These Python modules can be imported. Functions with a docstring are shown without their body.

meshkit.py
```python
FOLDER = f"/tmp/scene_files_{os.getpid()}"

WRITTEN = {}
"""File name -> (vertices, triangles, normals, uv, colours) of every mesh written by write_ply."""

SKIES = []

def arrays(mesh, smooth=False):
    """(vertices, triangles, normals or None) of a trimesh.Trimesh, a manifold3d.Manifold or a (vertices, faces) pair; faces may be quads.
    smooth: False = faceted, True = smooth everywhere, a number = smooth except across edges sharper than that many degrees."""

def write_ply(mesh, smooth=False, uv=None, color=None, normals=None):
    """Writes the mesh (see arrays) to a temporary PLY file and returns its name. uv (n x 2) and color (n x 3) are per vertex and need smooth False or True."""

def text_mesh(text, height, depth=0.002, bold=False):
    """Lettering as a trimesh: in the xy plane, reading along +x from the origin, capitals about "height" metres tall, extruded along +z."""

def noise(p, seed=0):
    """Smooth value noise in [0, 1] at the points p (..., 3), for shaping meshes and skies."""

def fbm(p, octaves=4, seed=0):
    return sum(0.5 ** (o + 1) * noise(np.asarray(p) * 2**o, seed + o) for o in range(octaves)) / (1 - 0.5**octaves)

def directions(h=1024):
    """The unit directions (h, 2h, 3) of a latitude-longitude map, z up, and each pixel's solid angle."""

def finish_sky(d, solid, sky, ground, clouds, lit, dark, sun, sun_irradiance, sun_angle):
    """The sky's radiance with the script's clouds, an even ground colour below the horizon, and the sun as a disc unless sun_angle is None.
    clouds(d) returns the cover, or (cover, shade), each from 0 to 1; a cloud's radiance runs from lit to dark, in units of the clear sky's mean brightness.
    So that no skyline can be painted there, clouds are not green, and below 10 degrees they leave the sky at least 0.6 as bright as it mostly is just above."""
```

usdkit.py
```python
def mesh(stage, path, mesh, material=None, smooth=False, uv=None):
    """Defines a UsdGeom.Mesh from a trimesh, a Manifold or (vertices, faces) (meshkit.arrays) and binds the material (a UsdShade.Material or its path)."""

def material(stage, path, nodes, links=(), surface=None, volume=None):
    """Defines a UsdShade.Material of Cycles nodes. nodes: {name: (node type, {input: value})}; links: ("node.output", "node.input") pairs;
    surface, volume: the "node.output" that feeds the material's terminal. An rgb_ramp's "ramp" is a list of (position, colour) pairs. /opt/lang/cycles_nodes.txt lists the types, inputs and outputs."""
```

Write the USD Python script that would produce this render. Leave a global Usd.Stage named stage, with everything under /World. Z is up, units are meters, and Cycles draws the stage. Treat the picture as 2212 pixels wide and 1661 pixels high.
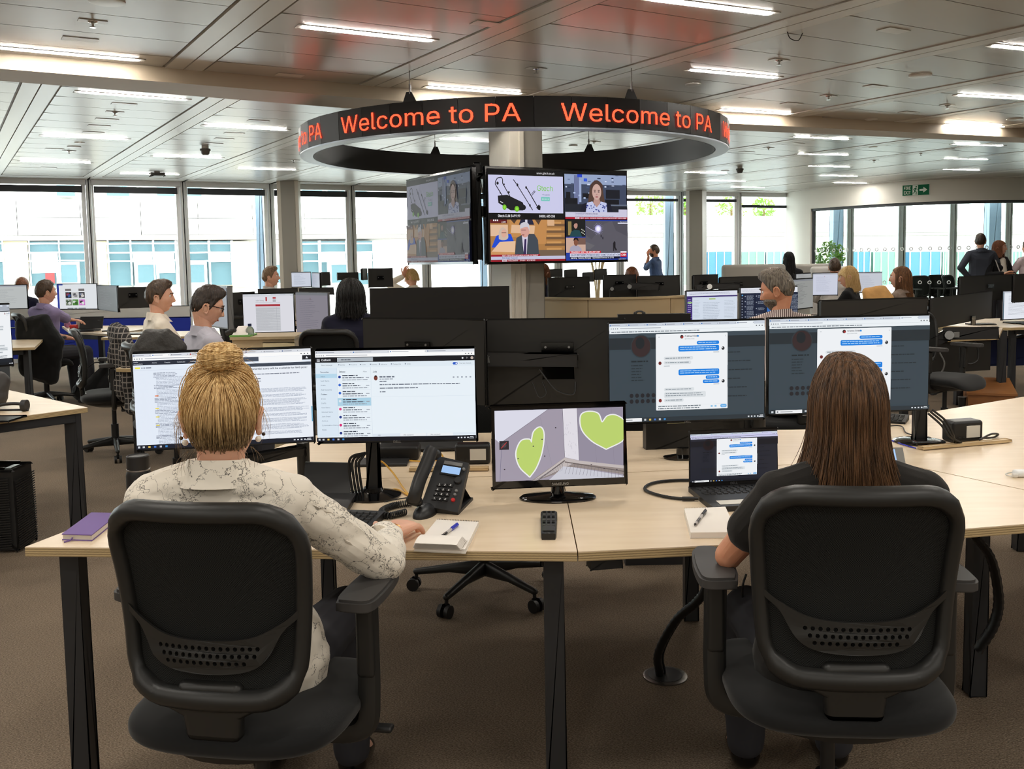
import math, random, numpy as np, trimesh, manifold3d as m3, shapely, shapely.affinity, usdkit, meshkit
from shapely.geometry import Polygon, Point, LineString, box as sbox
from pxr import Usd, UsdGeom, UsdLux, UsdShade, Sdf, Gf, Vt
random.seed(7); RNG = np.random.default_rng(7)
stage = Usd.Stage.CreateInMemory()
UsdGeom.SetStageUpAxis(stage, 'Z'); UsdGeom.SetStageMetersPerUnit(stage, 1.0)
WORLD = UsdGeom.Xform.Define(stage, '/World'); stage.SetDefaultPrim(WORLD.GetPrim()); UsdGeom.Scope.Define(stage, '/World/Looks')
A_ = np.array
# ---------------------------------------------------------------- camera, sky, sun, exposure
FPX, YC, CX, CH = 2050.0, 732.0, 1106.0, 1.48
TH = math.atan((YC - 560.0) / FPX); RO = math.atan(0.017)
_f = A_([0, math.cos(TH), -math.sin(TH)]); _u0 = A_([0, math.sin(TH), math.cos(TH)]); _x0 = A_([1.0, 0, 0])
_r = math.cos(RO) * _x0 - math.sin(RO) * _u0; _u = math.cos(RO) * _u0 + math.sin(RO) * _x0
CAM = A_([0, 0, CH])
cam = UsdGeom.Camera.Define(stage, '/World/camera')
cam.CreateHorizontalApertureAttr(36.0); cam.CreateVerticalApertureAttr(36.0 * 1661 / 2212)
cam.CreateFocalLengthAttr(36.0 * FPX / 2212); cam.CreateVerticalApertureOffsetAttr(-(830.5 - YC) / 2212 * 36.0)
cam.AddTransformOp().Set(Gf.Matrix4d(*_r, 0, *_u, 0, *(-_f), 0, *CAM, 1))
cam.CreateClippingRangeAttr(Gf.Vec2f(0.05, 500)); cam.CreateExposureAttr(0.47)
SKY = UsdLux.DomeLight.Define(stage, '/World/sky'); SKY.CreateIntensityAttr(1.35); SKY.CreateColorAttr(Gf.Vec3f(0.92, 0.97, 1.0))
STRIP = 62.0      # radiance of the ceiling light strips
STRIPC = (1.0, 0.945, 0.86)
SCR = 0.68        # radiance of a white screen pixel
# ---------------------------------------------------------------- pixels to points (camera calibrated from the room's verticals and ceiling grid)
def ray(px, py): return _f + _r * (px - CX) / FPX - _u * (py - YC) / FPX
def PZ(px, py, z):
    r = ray(px, py); return CAM + r * ((z - CH) / r[2])
def PD(px, py, d):
    r = ray(px, py); return CAM + r * (d / r[1])
# ---------------------------------------------------------------- materials
def lin(r, g=None, b=None):
    c = A_([r, r if g is None else g, r if b is None else b], float) / 255
    return tuple(np.where(c <= .04045, c / 12.92, ((c + .055) / 1.055) ** 2.4))
_MATS = {}
def mat(name, col=(128, 128, 128), rough=.5, metal=0, spec=.5, bump=None, vary=None, coat=0, sheen=0, emit=0, trans=0, alpha=1):
    """Principled material; bump=(scale,strength,distance), vary=(scale,amount)."""
    if name in _MATS: return _MATS[name]
    c = lin(*col) if not isinstance(col, float) else (col,) * 3
    p = {'base_color': c, 'roughness': rough, 'metallic': metal, 'specular_ior_level': spec}
    if coat: p['coat_weight'] = coat
    if sheen: p['sheen_weight'] = sheen
    if trans: p['transmission_weight'] = trans
    if emit: p['emission_color'] = c; p['emission_strength'] = emit
    if alpha < 1: p['alpha'] = alpha
    nodes = {'p': ('principled_bsdf', p)}; links = []
    if bump or vary: nodes['g'] = ('texture_coordinate', {})
    if vary:
        nodes['n'] = ('noise_texture', {'scale': vary[0], 'detail': 4.0})
        nodes['r'] = ('rgb_ramp', {'ramp': [(.25, tuple(x * (1 - vary[1]) for x in c)), (.75, tuple(min(1, x * (1 + vary[1])) for x in c))]})
        links += [('g.object', 'n.vector'), ('n.fac', 'r.fac'), ('r.color', 'p.base_color')]
    if bump:
        nodes['bn'] = ('noise_texture', {'scale': bump[0], 'detail': 3.0}); nodes['b'] = ('bump', {'strength': bump[1], 'distance': bump[2]})
        links += [('g.object', 'bn.vector'), ('bn.fac', 'b.height'), ('b.normal', 'p.normal')]
    _MATS[name] = usdkit.material(stage, '/World/Looks/' + name, nodes, links, surface='p.BSDF')
    return _MATS[name]
def custom(name, nodes, links, surface):
    if name not in _MATS: _MATS[name] = usdkit.material(stage, '/World/Looks/' + name, nodes, links, surface=surface)
    return _MATS[name]
# ---------------------------------------------------------------- mesh building
def rotz(a): return A_([[math.cos(a), -math.sin(a), 0], [math.sin(a), math.cos(a), 0], [0, 0, 1.0]])
def rotx(a): return A_([[1.0, 0, 0], [0, math.cos(a), -math.sin(a)], [0, math.sin(a), math.cos(a)]])
def roty(a): return A_([[math.cos(a), 0, math.sin(a)], [0, 1.0, 0], [-math.sin(a), 0, math.cos(a)]])
def unit(v): v = np.asarray(v, float); return v / max(np.linalg.norm(v), 1e-12)
_CUBE_F = A_([[0, 2, 3], [0, 3, 1], [4, 5, 7], [4, 7, 6], [0, 1, 5], [0, 5, 4], [2, 6, 7], [2, 7, 3], [0, 4, 6], [0, 6, 2], [1, 3, 7], [1, 7, 5]])
def _chbox():
    s = [-1, 1]; pts = [(x, y, z) for z in s for y in s for x in s]; v = []
    for p in pts:
        for k in range(3): v.append([(2 if j != k else 1) * p[j] for j in range(3)])
    v = A_(v, float); h = trimesh.convex.convex_hull(v); return v, h
_CH_SIGN, _h = _chbox()
_CHV = A_(_h.vertices); _CHF = A_(_h.faces)
class MB:
    def __init__(s): s.v = []; s.f = []; s.n = 0; s.c = []
    def tri(s, v, f, M=None, o=None, col=None):
        v = np.asarray(v, float); f = np.asarray(f, int)
        if f.shape[1] == 4: f = np.vstack([f[:, [0, 1, 2]], f[:, [0, 2, 3]]])
        if M is not None: v = v @ np.asarray(M).T
        if o is not None: v = v + np.asarray(o)
        s.v.append(v); s.f.append(f + s.n); s.n += len(v)
        if col is not None: s.c.append(np.tile(np.asarray(col, float), (len(v), 1)))
        return s
    def tm(s, t, M=None, o=None): return s.tri(t.vertices, t.faces, M, o)
    def man(s, m, M=None, o=None):
        k = m.to_mesh(); return s.tri(k.vert_properties[:, :3], k.tri_verts, M, o)
    def box(s, c, d, ch=0, M=None, o=None):
        """box of size d centred on c; ch = chamfer; then M and o"""
        h = A_(d, float) / 2; c = A_(c, float)
        if ch:
            ch = min(ch, h.min() * .9)
            v = np.where(np.abs(_CHV) > 1.5, np.sign(_CHV) * h, np.sign(_CHV) * (h - ch)); 
            v = np.sign(_CHV) * np.where(np.abs(_CHV) > 1.5, h - ch, h)
            return s.tri(v + c, _CHF, M, o)
        v = A_([[x, y, z] for z in (-1, 1) for y in (-1, 1) for x in (-1, 1)]) * h + c
        return s.tri(v, _CUBE_F, M, o)
    def beam(s, a, b, w, t, up=(0, 0, 1), ch=0):
        """bar from a to b, w wide across, t thick along up"""
        a = A_(a, float); b = A_(b, float); x = unit(b - a); y = unit(np.cross(up, x)); z = np.cross(x, y)
        return s.box((0, 0, 0), (np.linalg.norm(b - a), w, t), ch, np.stack([x, y, z], 1), (a + b) / 2)
    def hull(s, pts):
        h = trimesh.convex.convex_hull(np.asarray(pts, float)); return s.tri(h.vertices, h.faces)
    def tube(s, pts, r, n=8, closed=False, flat=None, up=None):
        """sweeps a circle (or flat=(a,b) ellipse scale) along pts; r may be a list"""
        p = np.asarray(pts, float); k = len(p); r = np.broadcast_to(np.asarray(r, float), (k,))
        if closed: t = np.roll(p, -1, 0) - np.roll(p, 1, 0)
        else: t = np.gradient(p, axis=0)
        t = t / np.maximum(np.linalg.norm(t, axis=1, keepdims=True), 1e-9)
        if up is None: up = (0, 0, 1) if abs(t[0][2]) < .9 else (1, 0, 0)
        u = np.cross(t[0], up); u = unit(u); U = []
        for i in range(k):
            u = unit(u - t[i] * (u @ t[i])); U.append(u)
        U = A_(U); V = np.cross(t, U); a = np.linspace(0, 2 * np.pi, n, endpoint=False); fa, fb = flat or (1, 1)
        v = (p[:, None] + r[:, None, None] * (fa * np.cos(a)[None, :, None] * U[:, None] + fb * np.sin(a)[None, :, None] * V[:, None])).reshape(-1, 3); f = []
        for i in range(k if closed else k - 1):
            j = (i + 1) % k
            for q in range(n): f.append([i * n + q, i * n + (q + 1) % n, j * n + (q + 1) % n, j * n + q])
        f = A_(f); f = np.vstack([f[:, [0, 1, 2]], f[:, [0, 2, 3]]])
        if not closed:
            b = len(v); v = np.vstack([v, p[0], p[-1]])
            f = np.vstack([f, [[b, (q + 1) % n, q] for q in range(n)], [[b + 1, (k - 1) * n + q, (k - 1) * n + (q + 1) % n] for q in range(n)]])
        return s.tri(v, f)
    def lathe(s, prof, n=24, c=(0, 0, 0), M=None, sx=1, sy=1):
        """profile of (r, z), turned about z"""
        prof = A_(prof, float); a = np.linspace(0, 2 * np.pi, n, endpoint=False); k = len(prof)
        v = np.stack([prof[:, 0][:, None] * np.cos(a) * sx, prof[:, 0][:, None] * np.sin(a) * sy, np.repeat(prof[:, 1][:, None], n, 1)], -1).reshape(-1, 3); f = []
        for i in range(k - 1):
            for q in range(n): f.append([i * n + q, i * n + (q + 1) % n, (i + 1) * n + (q + 1) % n, (i + 1) * n + q])
        f = A_(f); f = np.vstack([f[:, [0, 1, 2]], f[:, [0, 2, 3]]]); b = len(v)
        v = np.vstack([v, [0, 0, prof[0, 1]], [0, 0, prof[-1, 1]]])
        f = np.vstack([f, [[b, (q + 1) % n, q] for q in range(n)], [[b + 1, (k - 1) * n + q, (k - 1) * n + (q + 1) % n] for q in range(n)]])
        return s.tri(v, f, M, c)
    def cyl(s, a, b, r, n=16, r2=None):
        a = A_(a, float); b = A_(b, float); z = unit(b - a); x = unit(np.cross(z, (0, 0, 1) if abs(z[2]) < .9 else (1, 0, 0))); L = np.linalg.norm(b - a)
        return s.lathe([(r, 0), (r if r2 is None else r2, L)], n, a, np.stack([x, np.cross(z, x), z], 1))
    def prism(s, poly, z0, z1, M=None, o=None):
        """extrudes a shapely polygon or a point list along z"""
        if not hasattr(poly, 'exterior'): poly = Polygon(poly)
        poly = poly.buffer(0)
        for g in getattr(poly, 'geoms', [poly]):
            if g.area < 1e-10: continue
            t = trimesh.creation.extrude_polygon(g, z1 - z0, engine='earcut'); v = A_(t.vertices); v[:, 2] += z0; s.tri(v, t.faces, M, o)
        return s
    def sphere(s, c, r, sub=2, sc=(1, 1, 1), M=None):
        t = trimesh.creation.icosphere(sub, 1.0); return s.tri(A_(t.vertices) * A_(sc) * r, t.faces, M, c)
    def get(s): return np.vstack(s.v), np.vstack(s.f)
def rhull(pts, r, seg=12):
    """rounded convex solid: hull of spheres at pts"""
    sp = m3.Manifold.sphere(r, seg); return m3.Manifold.batch_hull([sp.translate([float(x) for x in p]) for p in pts])
def rbox(c, d, r, seg=16):
    h = A_(d, float) / 2 - r; return rhull([A_(c) + h * A_(q) for q in ((x, y, z) for x in (-1, 1) for y in (-1, 1) for z in (-1, 1))], r, seg)
def bez(pts, n=24):
    """smooth Catmull-Rom curve through pts"""
    p = np.asarray(pts, float); p = np.vstack([2 * p[0] - p[1], p, 2 * p[-1] - p[-2]]); out = []; m = len(p) - 3
    for i in range(m):
        k = max(2, n // m); t = np.linspace(0, 1, k, endpoint=(i == m - 1))[:, None]
        a, b, c, d = p[i:i + 4]; out.append(.5 * ((2 * b) + (c - a) * t + (2 * a - 5 * b + 4 * c - d) * t ** 2 + (3 * b - a - 3 * c + d) * t ** 3))
    return np.vstack(out)
# ---------------------------------------------------------------- things and parts
_N = {}; XF = {}
def numbered(parent, name):
    k = _N.get((parent, name), 0); _N[(parent, name)] = k + 1
    return parent + '/' + (name if k == 0 else '%s_%03d' % (name, k))
def tag(path, label=None, cat=None, group=None, kind=None):
    p = stage.GetPrimAtPath(path)
    for k, v in (('label', label), ('category', cat), ('group', group), ('kind', kind)):
        if v: p.SetCustomDataByKey(k, v)
    return path
def thing(name, label, cat, loc=(0, 0, 0), rz=0.0, group=None, kind=None):
    path = numbered('/World', name); x = UsdGeom.Xform.Define(stage, path)
    x.AddTranslateOp().Set(Gf.Vec3d(*map(float, loc))); x.AddRotateZOp().Set(math.degrees(rz)); XF[path] = (A_(loc, float), rotz(rz))
    return tag(path, label, cat, group, kind)
def _geo(m):
    if isinstance(m, MB): return m.get()
    v, f, _ = meshkit.arrays(m); return v, f
def put(name, m, material, parent, label=None, smooth=40, local=False, kind=None, col=None):
    """a part: m is in world space unless local"""
    v, f = _geo(m); root = '/'.join(parent.split('/')[:3]); o, R = XF[root]
    if not local: v = (v - o) @ R
    path = numbered(parent, name)
    g = usdkit.mesh(stage, path, (v, f), material, smooth=smooth if col is None else False)
    if col is not None: UsdGeom.PrimvarsAPI(g).CreatePrimvar('Cd', Sdf.ValueTypeNames.Color3fArray, 'vertex').Set(Vt.Vec3fArray.FromNumpy(np.asarray(col, np.float32)))
    return tag(path, label, kind=kind)
def solo(name, m, material, label=None, cat=None, group=None, kind=None, smooth=40, col=None):
    """a thing that is one mesh, with its origin at its base"""
    v, f = _geo(m); lo, hi = v.min(0), v.max(0); o = A_([(lo[0] + hi[0]) / 2, (lo[1] + hi[1]) / 2, lo[2]])
    path = numbered('/World', name); g = usdkit.mesh(stage, path, (v - o, f), material, smooth=smooth if col is None else False)
    g.AddTranslateOp().Set(Gf.Vec3d(*map(float, o))); XF[path] = (o, np.eye(3))
    if col is not None: UsdGeom.PrimvarsAPI(g).CreatePrimvar('Cd', Sdf.ValueTypeNames.Color3fArray, 'vertex').Set(Vt.Vec3fArray.FromNumpy(np.asarray(col, np.float32)))
    return tag(path, label, cat, group, kind)
def dup(src, loc, rz, label, group=None):
    """a copy of a thing with copies of its parts"""
    was = stage.GetPrimAtPath(src).GetCustomData(); base = src.split('/')[-1]; base = base[:-4] if base[-4:-3] == '_' and base[-3:].isdigit() else base
    t = thing(base, label, was['category'], loc, rz, group or was.get('group'))
    p = stage.GetPrimAtPath(t); p.GetReferences().AddInternalReference(src); p.SetInstanceable(True); return t
def structure(name, m, material, smooth=False): return solo(name, m, material, kind='structure', smooth=smooth)
# ---------------------------------------------------------------- flat pictures of screens and signs: coloured layers in one mesh
_GL = {}
def glyphs(text, bold=False):
    k = (text, bold)
    if k not in _GL:
        t = meshkit.text_mesh(text, 1.0, depth=.001, bold=bold); v = A_(t.vertices); n = t.face_normals[:, 2] > .5
        _GL[k] = (v[:, :2], A_(t.faces)[n], v[:, 0].max())
    return _GL[k]
class Canvas:
    """x right, y down, 0..w, 0..h in any unit; each call is one layer nearer the viewer"""
    def __init__(s, w, h): s.w, s.h, s.V, s.F, s.C, s.n, s.z = w, h, [], [], [], 0, 0
    def _add(s, xy, f, c):
        xy = np.asarray(xy, float); xy = np.clip(xy, 0, [s.w, s.h]); f = np.asarray(f, int); s.z += 1
        s.V.append(np.column_stack([xy, np.full(len(xy), s.z)])); s.F.append(f + s.n); s.n += len(xy); s.C.append(np.tile(lin(*c), (len(xy), 1)))
    def rect(s, x, y, w, h, c): s._add([(x, y), (x + w, y), (x + w, y + h), (x, y + h)], [[0, 2, 1], [0, 3, 2]], c)
    def rects(s, L, c):
        if not len(L): return
        v = []; f = []
        for x, y, w, h in L:
            b = len(v); v += [(x, y), (x + w, y), (x + w, y + h), (x, y + h)]; f += [[b, b + 2, b + 1], [b, b + 3, b + 2]]
        s._add(v, f, c)
    def poly(s, pts, c):
        g = Polygon(pts).buffer(0)
        for q in getattr(g, 'geoms', [g]):
            if q.is_empty: continue
            v, f = trimesh.creation.triangulate_polygon(q, engine='earcut'); f = A_(f)
            a = np.cross(np.c_[v[f[:, 1]] - v[f[:, 0]], np.zeros(len(f))], np.c_[v[f[:, 2]] - v[f[:, 0]], np.zeros(len(f))])[:, 2]
            f[a > 0] = f[a > 0][:, ::-1]; s._add(v, f, c)
    def ell(s, x, y, rx, ry, c, n=20): a = np.linspace(0, 2 * np.pi, n, endpoint=False); s.poly(np.c_[x + rx * np.cos(a), y + ry * np.sin(a)], c)
    def line(s, pts, w, c): s.poly(list(LineString(pts).buffer(w / 2, cap_style=2).exterior.coords), c)
    def rrect(s, x, y, w, h, r, c): s.poly(list(sbox(x + r, y + r, x + w - r, y + h - r).buffer(r, 3).exterior.coords), c)
    def text(s, t, x, y, h, c, bold=False, width=None, right=False):
        """baseline at y, capitals h tall; width squeezes"""
        v, f, W = glyphs(t, bold); k = (width / W) if width else h
        xy = np.c_[v[:, 0] * k, -v[:, 1] * h]
        if right: xy[:, 0] -= W * k
        s._add(xy + [x, y], f, c)
    def words(s, x, y, w, h, c, rng, ragged=.3, lead=2.2, n=1, word=6):
        """n lines of small print as word marks"""
        L = []
        for i in range(n):
            end = x + w * (1 - ragged * rng.random()); q = x
            while q < end:
                ww = h * rng.uniform(1, word); L.append((q, y + i * h * lead, min(ww, max(0, end - q)), h)); q += ww + h * .7
        s.rects([l for l in L if l[2] > h * .3], c)
    def build(s, O, ux, uy, un, eps=.00012):
        """O = top left corner, ux = full width vector, uy = full height vector (down), un = unit normal to the viewer"""
        V = np.vstack(s.V); P = O + V[:, :1] / s.w * ux + V[:, 1:2] / s.h * uy + V[:, 2:] * eps * un
        f = np.vstack(s.F); 
        if np.cross(ux, -uy) @ un < 0: f = f[:, ::-1]
        return P, f, np.vstack(s.C)
PIC = custom('screen_picture', {'a': ('attribute', {'attribute': 'Cd'}), 'p': ('principled_bsdf', {'base_color': (.01, .01, .012), 'roughness': .45, 'specular_ior_level': .18, 'emission_strength': SCR})}, [('a.color', 'p.emission_color')], 'p.BSDF')
PRINT = custom('flat_print', {'a': ('attribute', {'attribute': 'Cd'}), 'p': ('principled_bsdf', {'roughness': .6, 'specular_ior_level': .2})}, [('a.color', 'p.base_color')], 'p.BSDF')
# ================================================================ THE ROOM
ZC = 2.85; UA = math.radians(59); UD = A_([math.sin(UA), math.cos(UA), 0]); VD = A_([-UD[1], UD[0], 0]); RU = np.stack([UD, VD, A_([0, 0, 1.0])], 1)
def UV(u, v, z=0): return UD * u + VD * v + A_([0, 0, z])
_g = {'g': ('geometry', {})}
custom('carpet', {**_g, 'm': ('mapping', {'scale': (1, 2.2, 1), 'rotation': (0, 0, .5)}), 'n1': ('noise_texture', {'scale': 160.0, 'detail': 3.0}), 'n2': ('noise_texture', {'scale': 1.3, 'detail': 3.0}), 'n3': ('noise_texture', {'scale': 55.0, 'detail': 2.0}),
    'r1': ('rgb_ramp', {'ramp': [(.3, lin(92, 80, 67)), (.55, lin(144, 129, 112)), (.75, lin(176, 160, 142))]}), 'r2': ('rgb_ramp', {'ramp': [(.3, (.82, .82, .82)), (.7, (1.08, 1.06, 1.03))]}),
    'x': ('mix', {'mix_type': 'multiply', 'fac': 1.0}), 'a': ('math', {'math_type': 'add'}), 'b': ('bump', {'strength': .7, 'distance': .012}), 'p': ('principled_bsdf', {'roughness': .95, 'specular_ior_level': .1})},
    [('g.position', 'm.vector'), ('m.vector', 'n1.vector'), ('g.position', 'n2.vector'), ('m.vector', 'n3.vector'), ('n1.fac', 'r1.fac'), ('n2.fac', 'r2.fac'), ('r1.color', 'x.color1'), ('r2.color', 'x.color2'), ('x.color', 'p.base_color'), ('n1.fac', 'a.value1'), ('n3.fac', 'a.value2'), ('a.value', 'b.height'), ('b.normal', 'p.normal')], 'p.BSDF')
mat('ceiling_paint', (176, 173, 166), .27, spec=.42, vary=(.7, .03)); mat('ceiling_white', (198, 196, 190), .3, spec=.4); mat('ceiling_slab', (168, 165, 158), .5)
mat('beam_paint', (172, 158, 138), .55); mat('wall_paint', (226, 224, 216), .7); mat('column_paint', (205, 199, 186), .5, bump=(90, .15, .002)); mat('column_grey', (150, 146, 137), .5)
mat('white_frame', (232, 234, 234), .4); mat('grey_frame', (206, 208, 208), .45); mat('black_gasket', (12, 12, 13), .6); mat('blind', (38, 42, 48), .5); mat('dark_frame', (58, 62, 66), .4)
mat('facade_white', (236, 232, 226), .8, vary=(3, .02)); mat('facade_beige', (226, 208, 168), .8); mat('ledge', (150, 142, 136), .8); mat('far_glass', (104, 134, 142), .25, spec=.5); mat('far_glass_blue', (60, 118, 150), .3); mat('far_glass_green', (104, 142, 124), .3)
mat('far_sign', (150, 60, 60), .6); mat('ext_column', (140, 158, 176), .6); mat('ground', (190, 188, 182), .9); mat('chrome', (200, 200, 200), .15, metal=1); mat('sensor', (90, 88, 84), .5)
GLASS = custom('window_glass', {'f': ('fresnel', {'IOR': 1.18}), 't': ('transparent_bsdf', {'color': (.95, .985, .975)}), 'g': ('glossy_bsdf', {'roughness': .0, 'color': (.9, .95, .95)}), 'm': ('mix_closure', {})}, [('f.fac', 'm.fac'), ('t.BSDF', 'm.closure1'), ('g.BSDF', 'm.closure2')], 'm.closure')
LAMP = custom('light_diffuser', {'e': ('emission', {'color': STRIPC, 'strength': STRIP})}, [], 'e.emission')
# floor and slab
# facade line (mullion points along the window wall, 1.43 m apart, turning a little at the meeting room)
_fd = unit([13.0, 6.38, 0]); _F0 = A_([-6.67, 15.2, 0])
FAC = [_F0 + _fd * 1.43 * k for k in range(-7, 0)] + [A_([*PD(px, 400, d)[:2], 0]) for px, d in ((190, 15.2), (393, 15.9), (581, 16.62), (757, 17.3), (918, 17.95), (1062, 18.6), (1205, 19.22), (1339, 19.85), (1469, 20.45), (1595, 21.0), (1707, 21.6))] + [A_([x, y, 0]) for x, y in ((7.95, 22.3), (9.25, 22.5), (10.55, 22.7), (12.0, 22.95), (13.4, 23.2), (14.8, 23.4))]
NF = len(FAC)
ROOM = [(-15.5, -5), (15.8, -5), (15.8, FAC[-1][1]), *[tuple(q[:2]) for q in FAC[::-1]], (-15.5, FAC[0][1])]
structure('floor', MB().prism(ROOM, -.1, 0), _MATS['carpet'])
ceil_root = thing('ceiling', None, None, (0, 0, ZC), 0, kind='structure')
put('slab', MB().prism(ROOM, ZC + .015, ZC + .14), mat('ceiling_slab'), ceil_root)
# beam across the ceiling
BN = A_([(-8, 3.4), (-3.25, 6.20), (-2.35, 6.76), (-1.27, 7.44), (.5, 8.5), (2.12, 9.3), (2.8, 9.58), (5.9, 10.9), (10, 12.5), (14.5, 14.2)]); BF = A_([(-8.2, 3.8), (-3.45, 6.60), (-2.51, 7.22), (-1.37, 7.98), (.45, 8.98), (2.22, 9.77), (2.93, 10.07), (6.05, 11.36), (9.8, 12.95), (14.3, 14.7)])
mb = MB().prism(np.vstack([BN, BF[::-1]]), ZC - .1, ZC + .03); structure('beam', mb, mat('beam_paint'))
def beyond_beam(p): return p[1] - np.interp(p[0], (BN[:, 0] + BF[:, 0]) / 2, (BN[:, 1] + BF[:, 1]) / 2)
def seen(p, mx=60, my=60):
    v = p - CAM; d = v @ _f
    if d < .5: return False
    x = CX + FPX * (v @ _r) / d; y = YC - FPX * (v @ _u) / d
    return -mx < x < 2212 + mx and -my < y < 1661 + my
def fac_out(p):
    """distance outside the window wall"""
    k = int(np.argmin([np.linalg.norm(p[:2] - q[:2]) for q in FAC])); a, b = FAC[max(0, min(k, NF - 2))], FAC[max(0, min(k, NF - 2)) + 1]; d = unit(b - a); n = A_([-d[1], d[0], 0]); return (p - a) @ n
far_panels = MB(); PV_ = .475; npan = 0
for zone, u0, du in (('A', 1.555, 1.45), ('B', .74, 1.37)):
    for k in range(-9, 15):
        ua = u0 + du * k; 
        for s in (-1, 1):       # the two strips of a ceiling channel, a dark line between
            run = []
            for j in range(-4, 40):
                c = UV(ua + s * .066, j * PV_ + PV_ / 2, ZC)
                if (beyond_beam(c) > 0) == (zone == 'B') and seen(c, 420, 200) and fac_out(c) < -.35: run.append(j)
            if run:
                put('channel_strip', MB().box((ua + s * .066, (run[0] + run[-1] + 1) / 2 * PV_, ZC + .008), (.122, (run[-1] - run[0] + 1) * PV_, .022), M=RU), mat('ceiling_white'), ceil_root)
        for j in range(-4, 40):
            c = UV(ua + du / 2, (j + .5) * PV_, ZC)
            if abs(beyond_beam(c)) < .02 or (beyond_beam(c) > 0) != (zone == 'B') or not seen(c, 420, 60) or fac_out(c) > -.45: continue
            b = ((ua + du / 2, (j + .5) * PV_, ZC + .011), (du - .285, PV_ - .004, .022))
            if c[1] < 13.2 and npan < 295:
                put('ceiling_panel', MB().box(*b, ch=.002, M=RU), mat('ceiling_paint'), ceil_root); npan += 1
            else: far_panels.box(*b, M=RU)
put('far_ceiling_panels', far_panels, mat('ceiling_paint'), ceil_root, kind='stuff')
# perimeter margin of the ceiling along the window wall
mb = MB()
for a, b in zip(FAC[:-1], FAC[1:]):
    d = unit(b - a); n = A_([-d[1], d[0], 0]); mb.hull([q + n * o + A_([0, 0, z]) for q in (a - d * .02, b + d * .02) for o in (-.55, .3) for z in (ZC - .004, ZC + .02)])
put('ceiling_margin', mb, mat('ceiling_white'), ceil_root)
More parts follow.
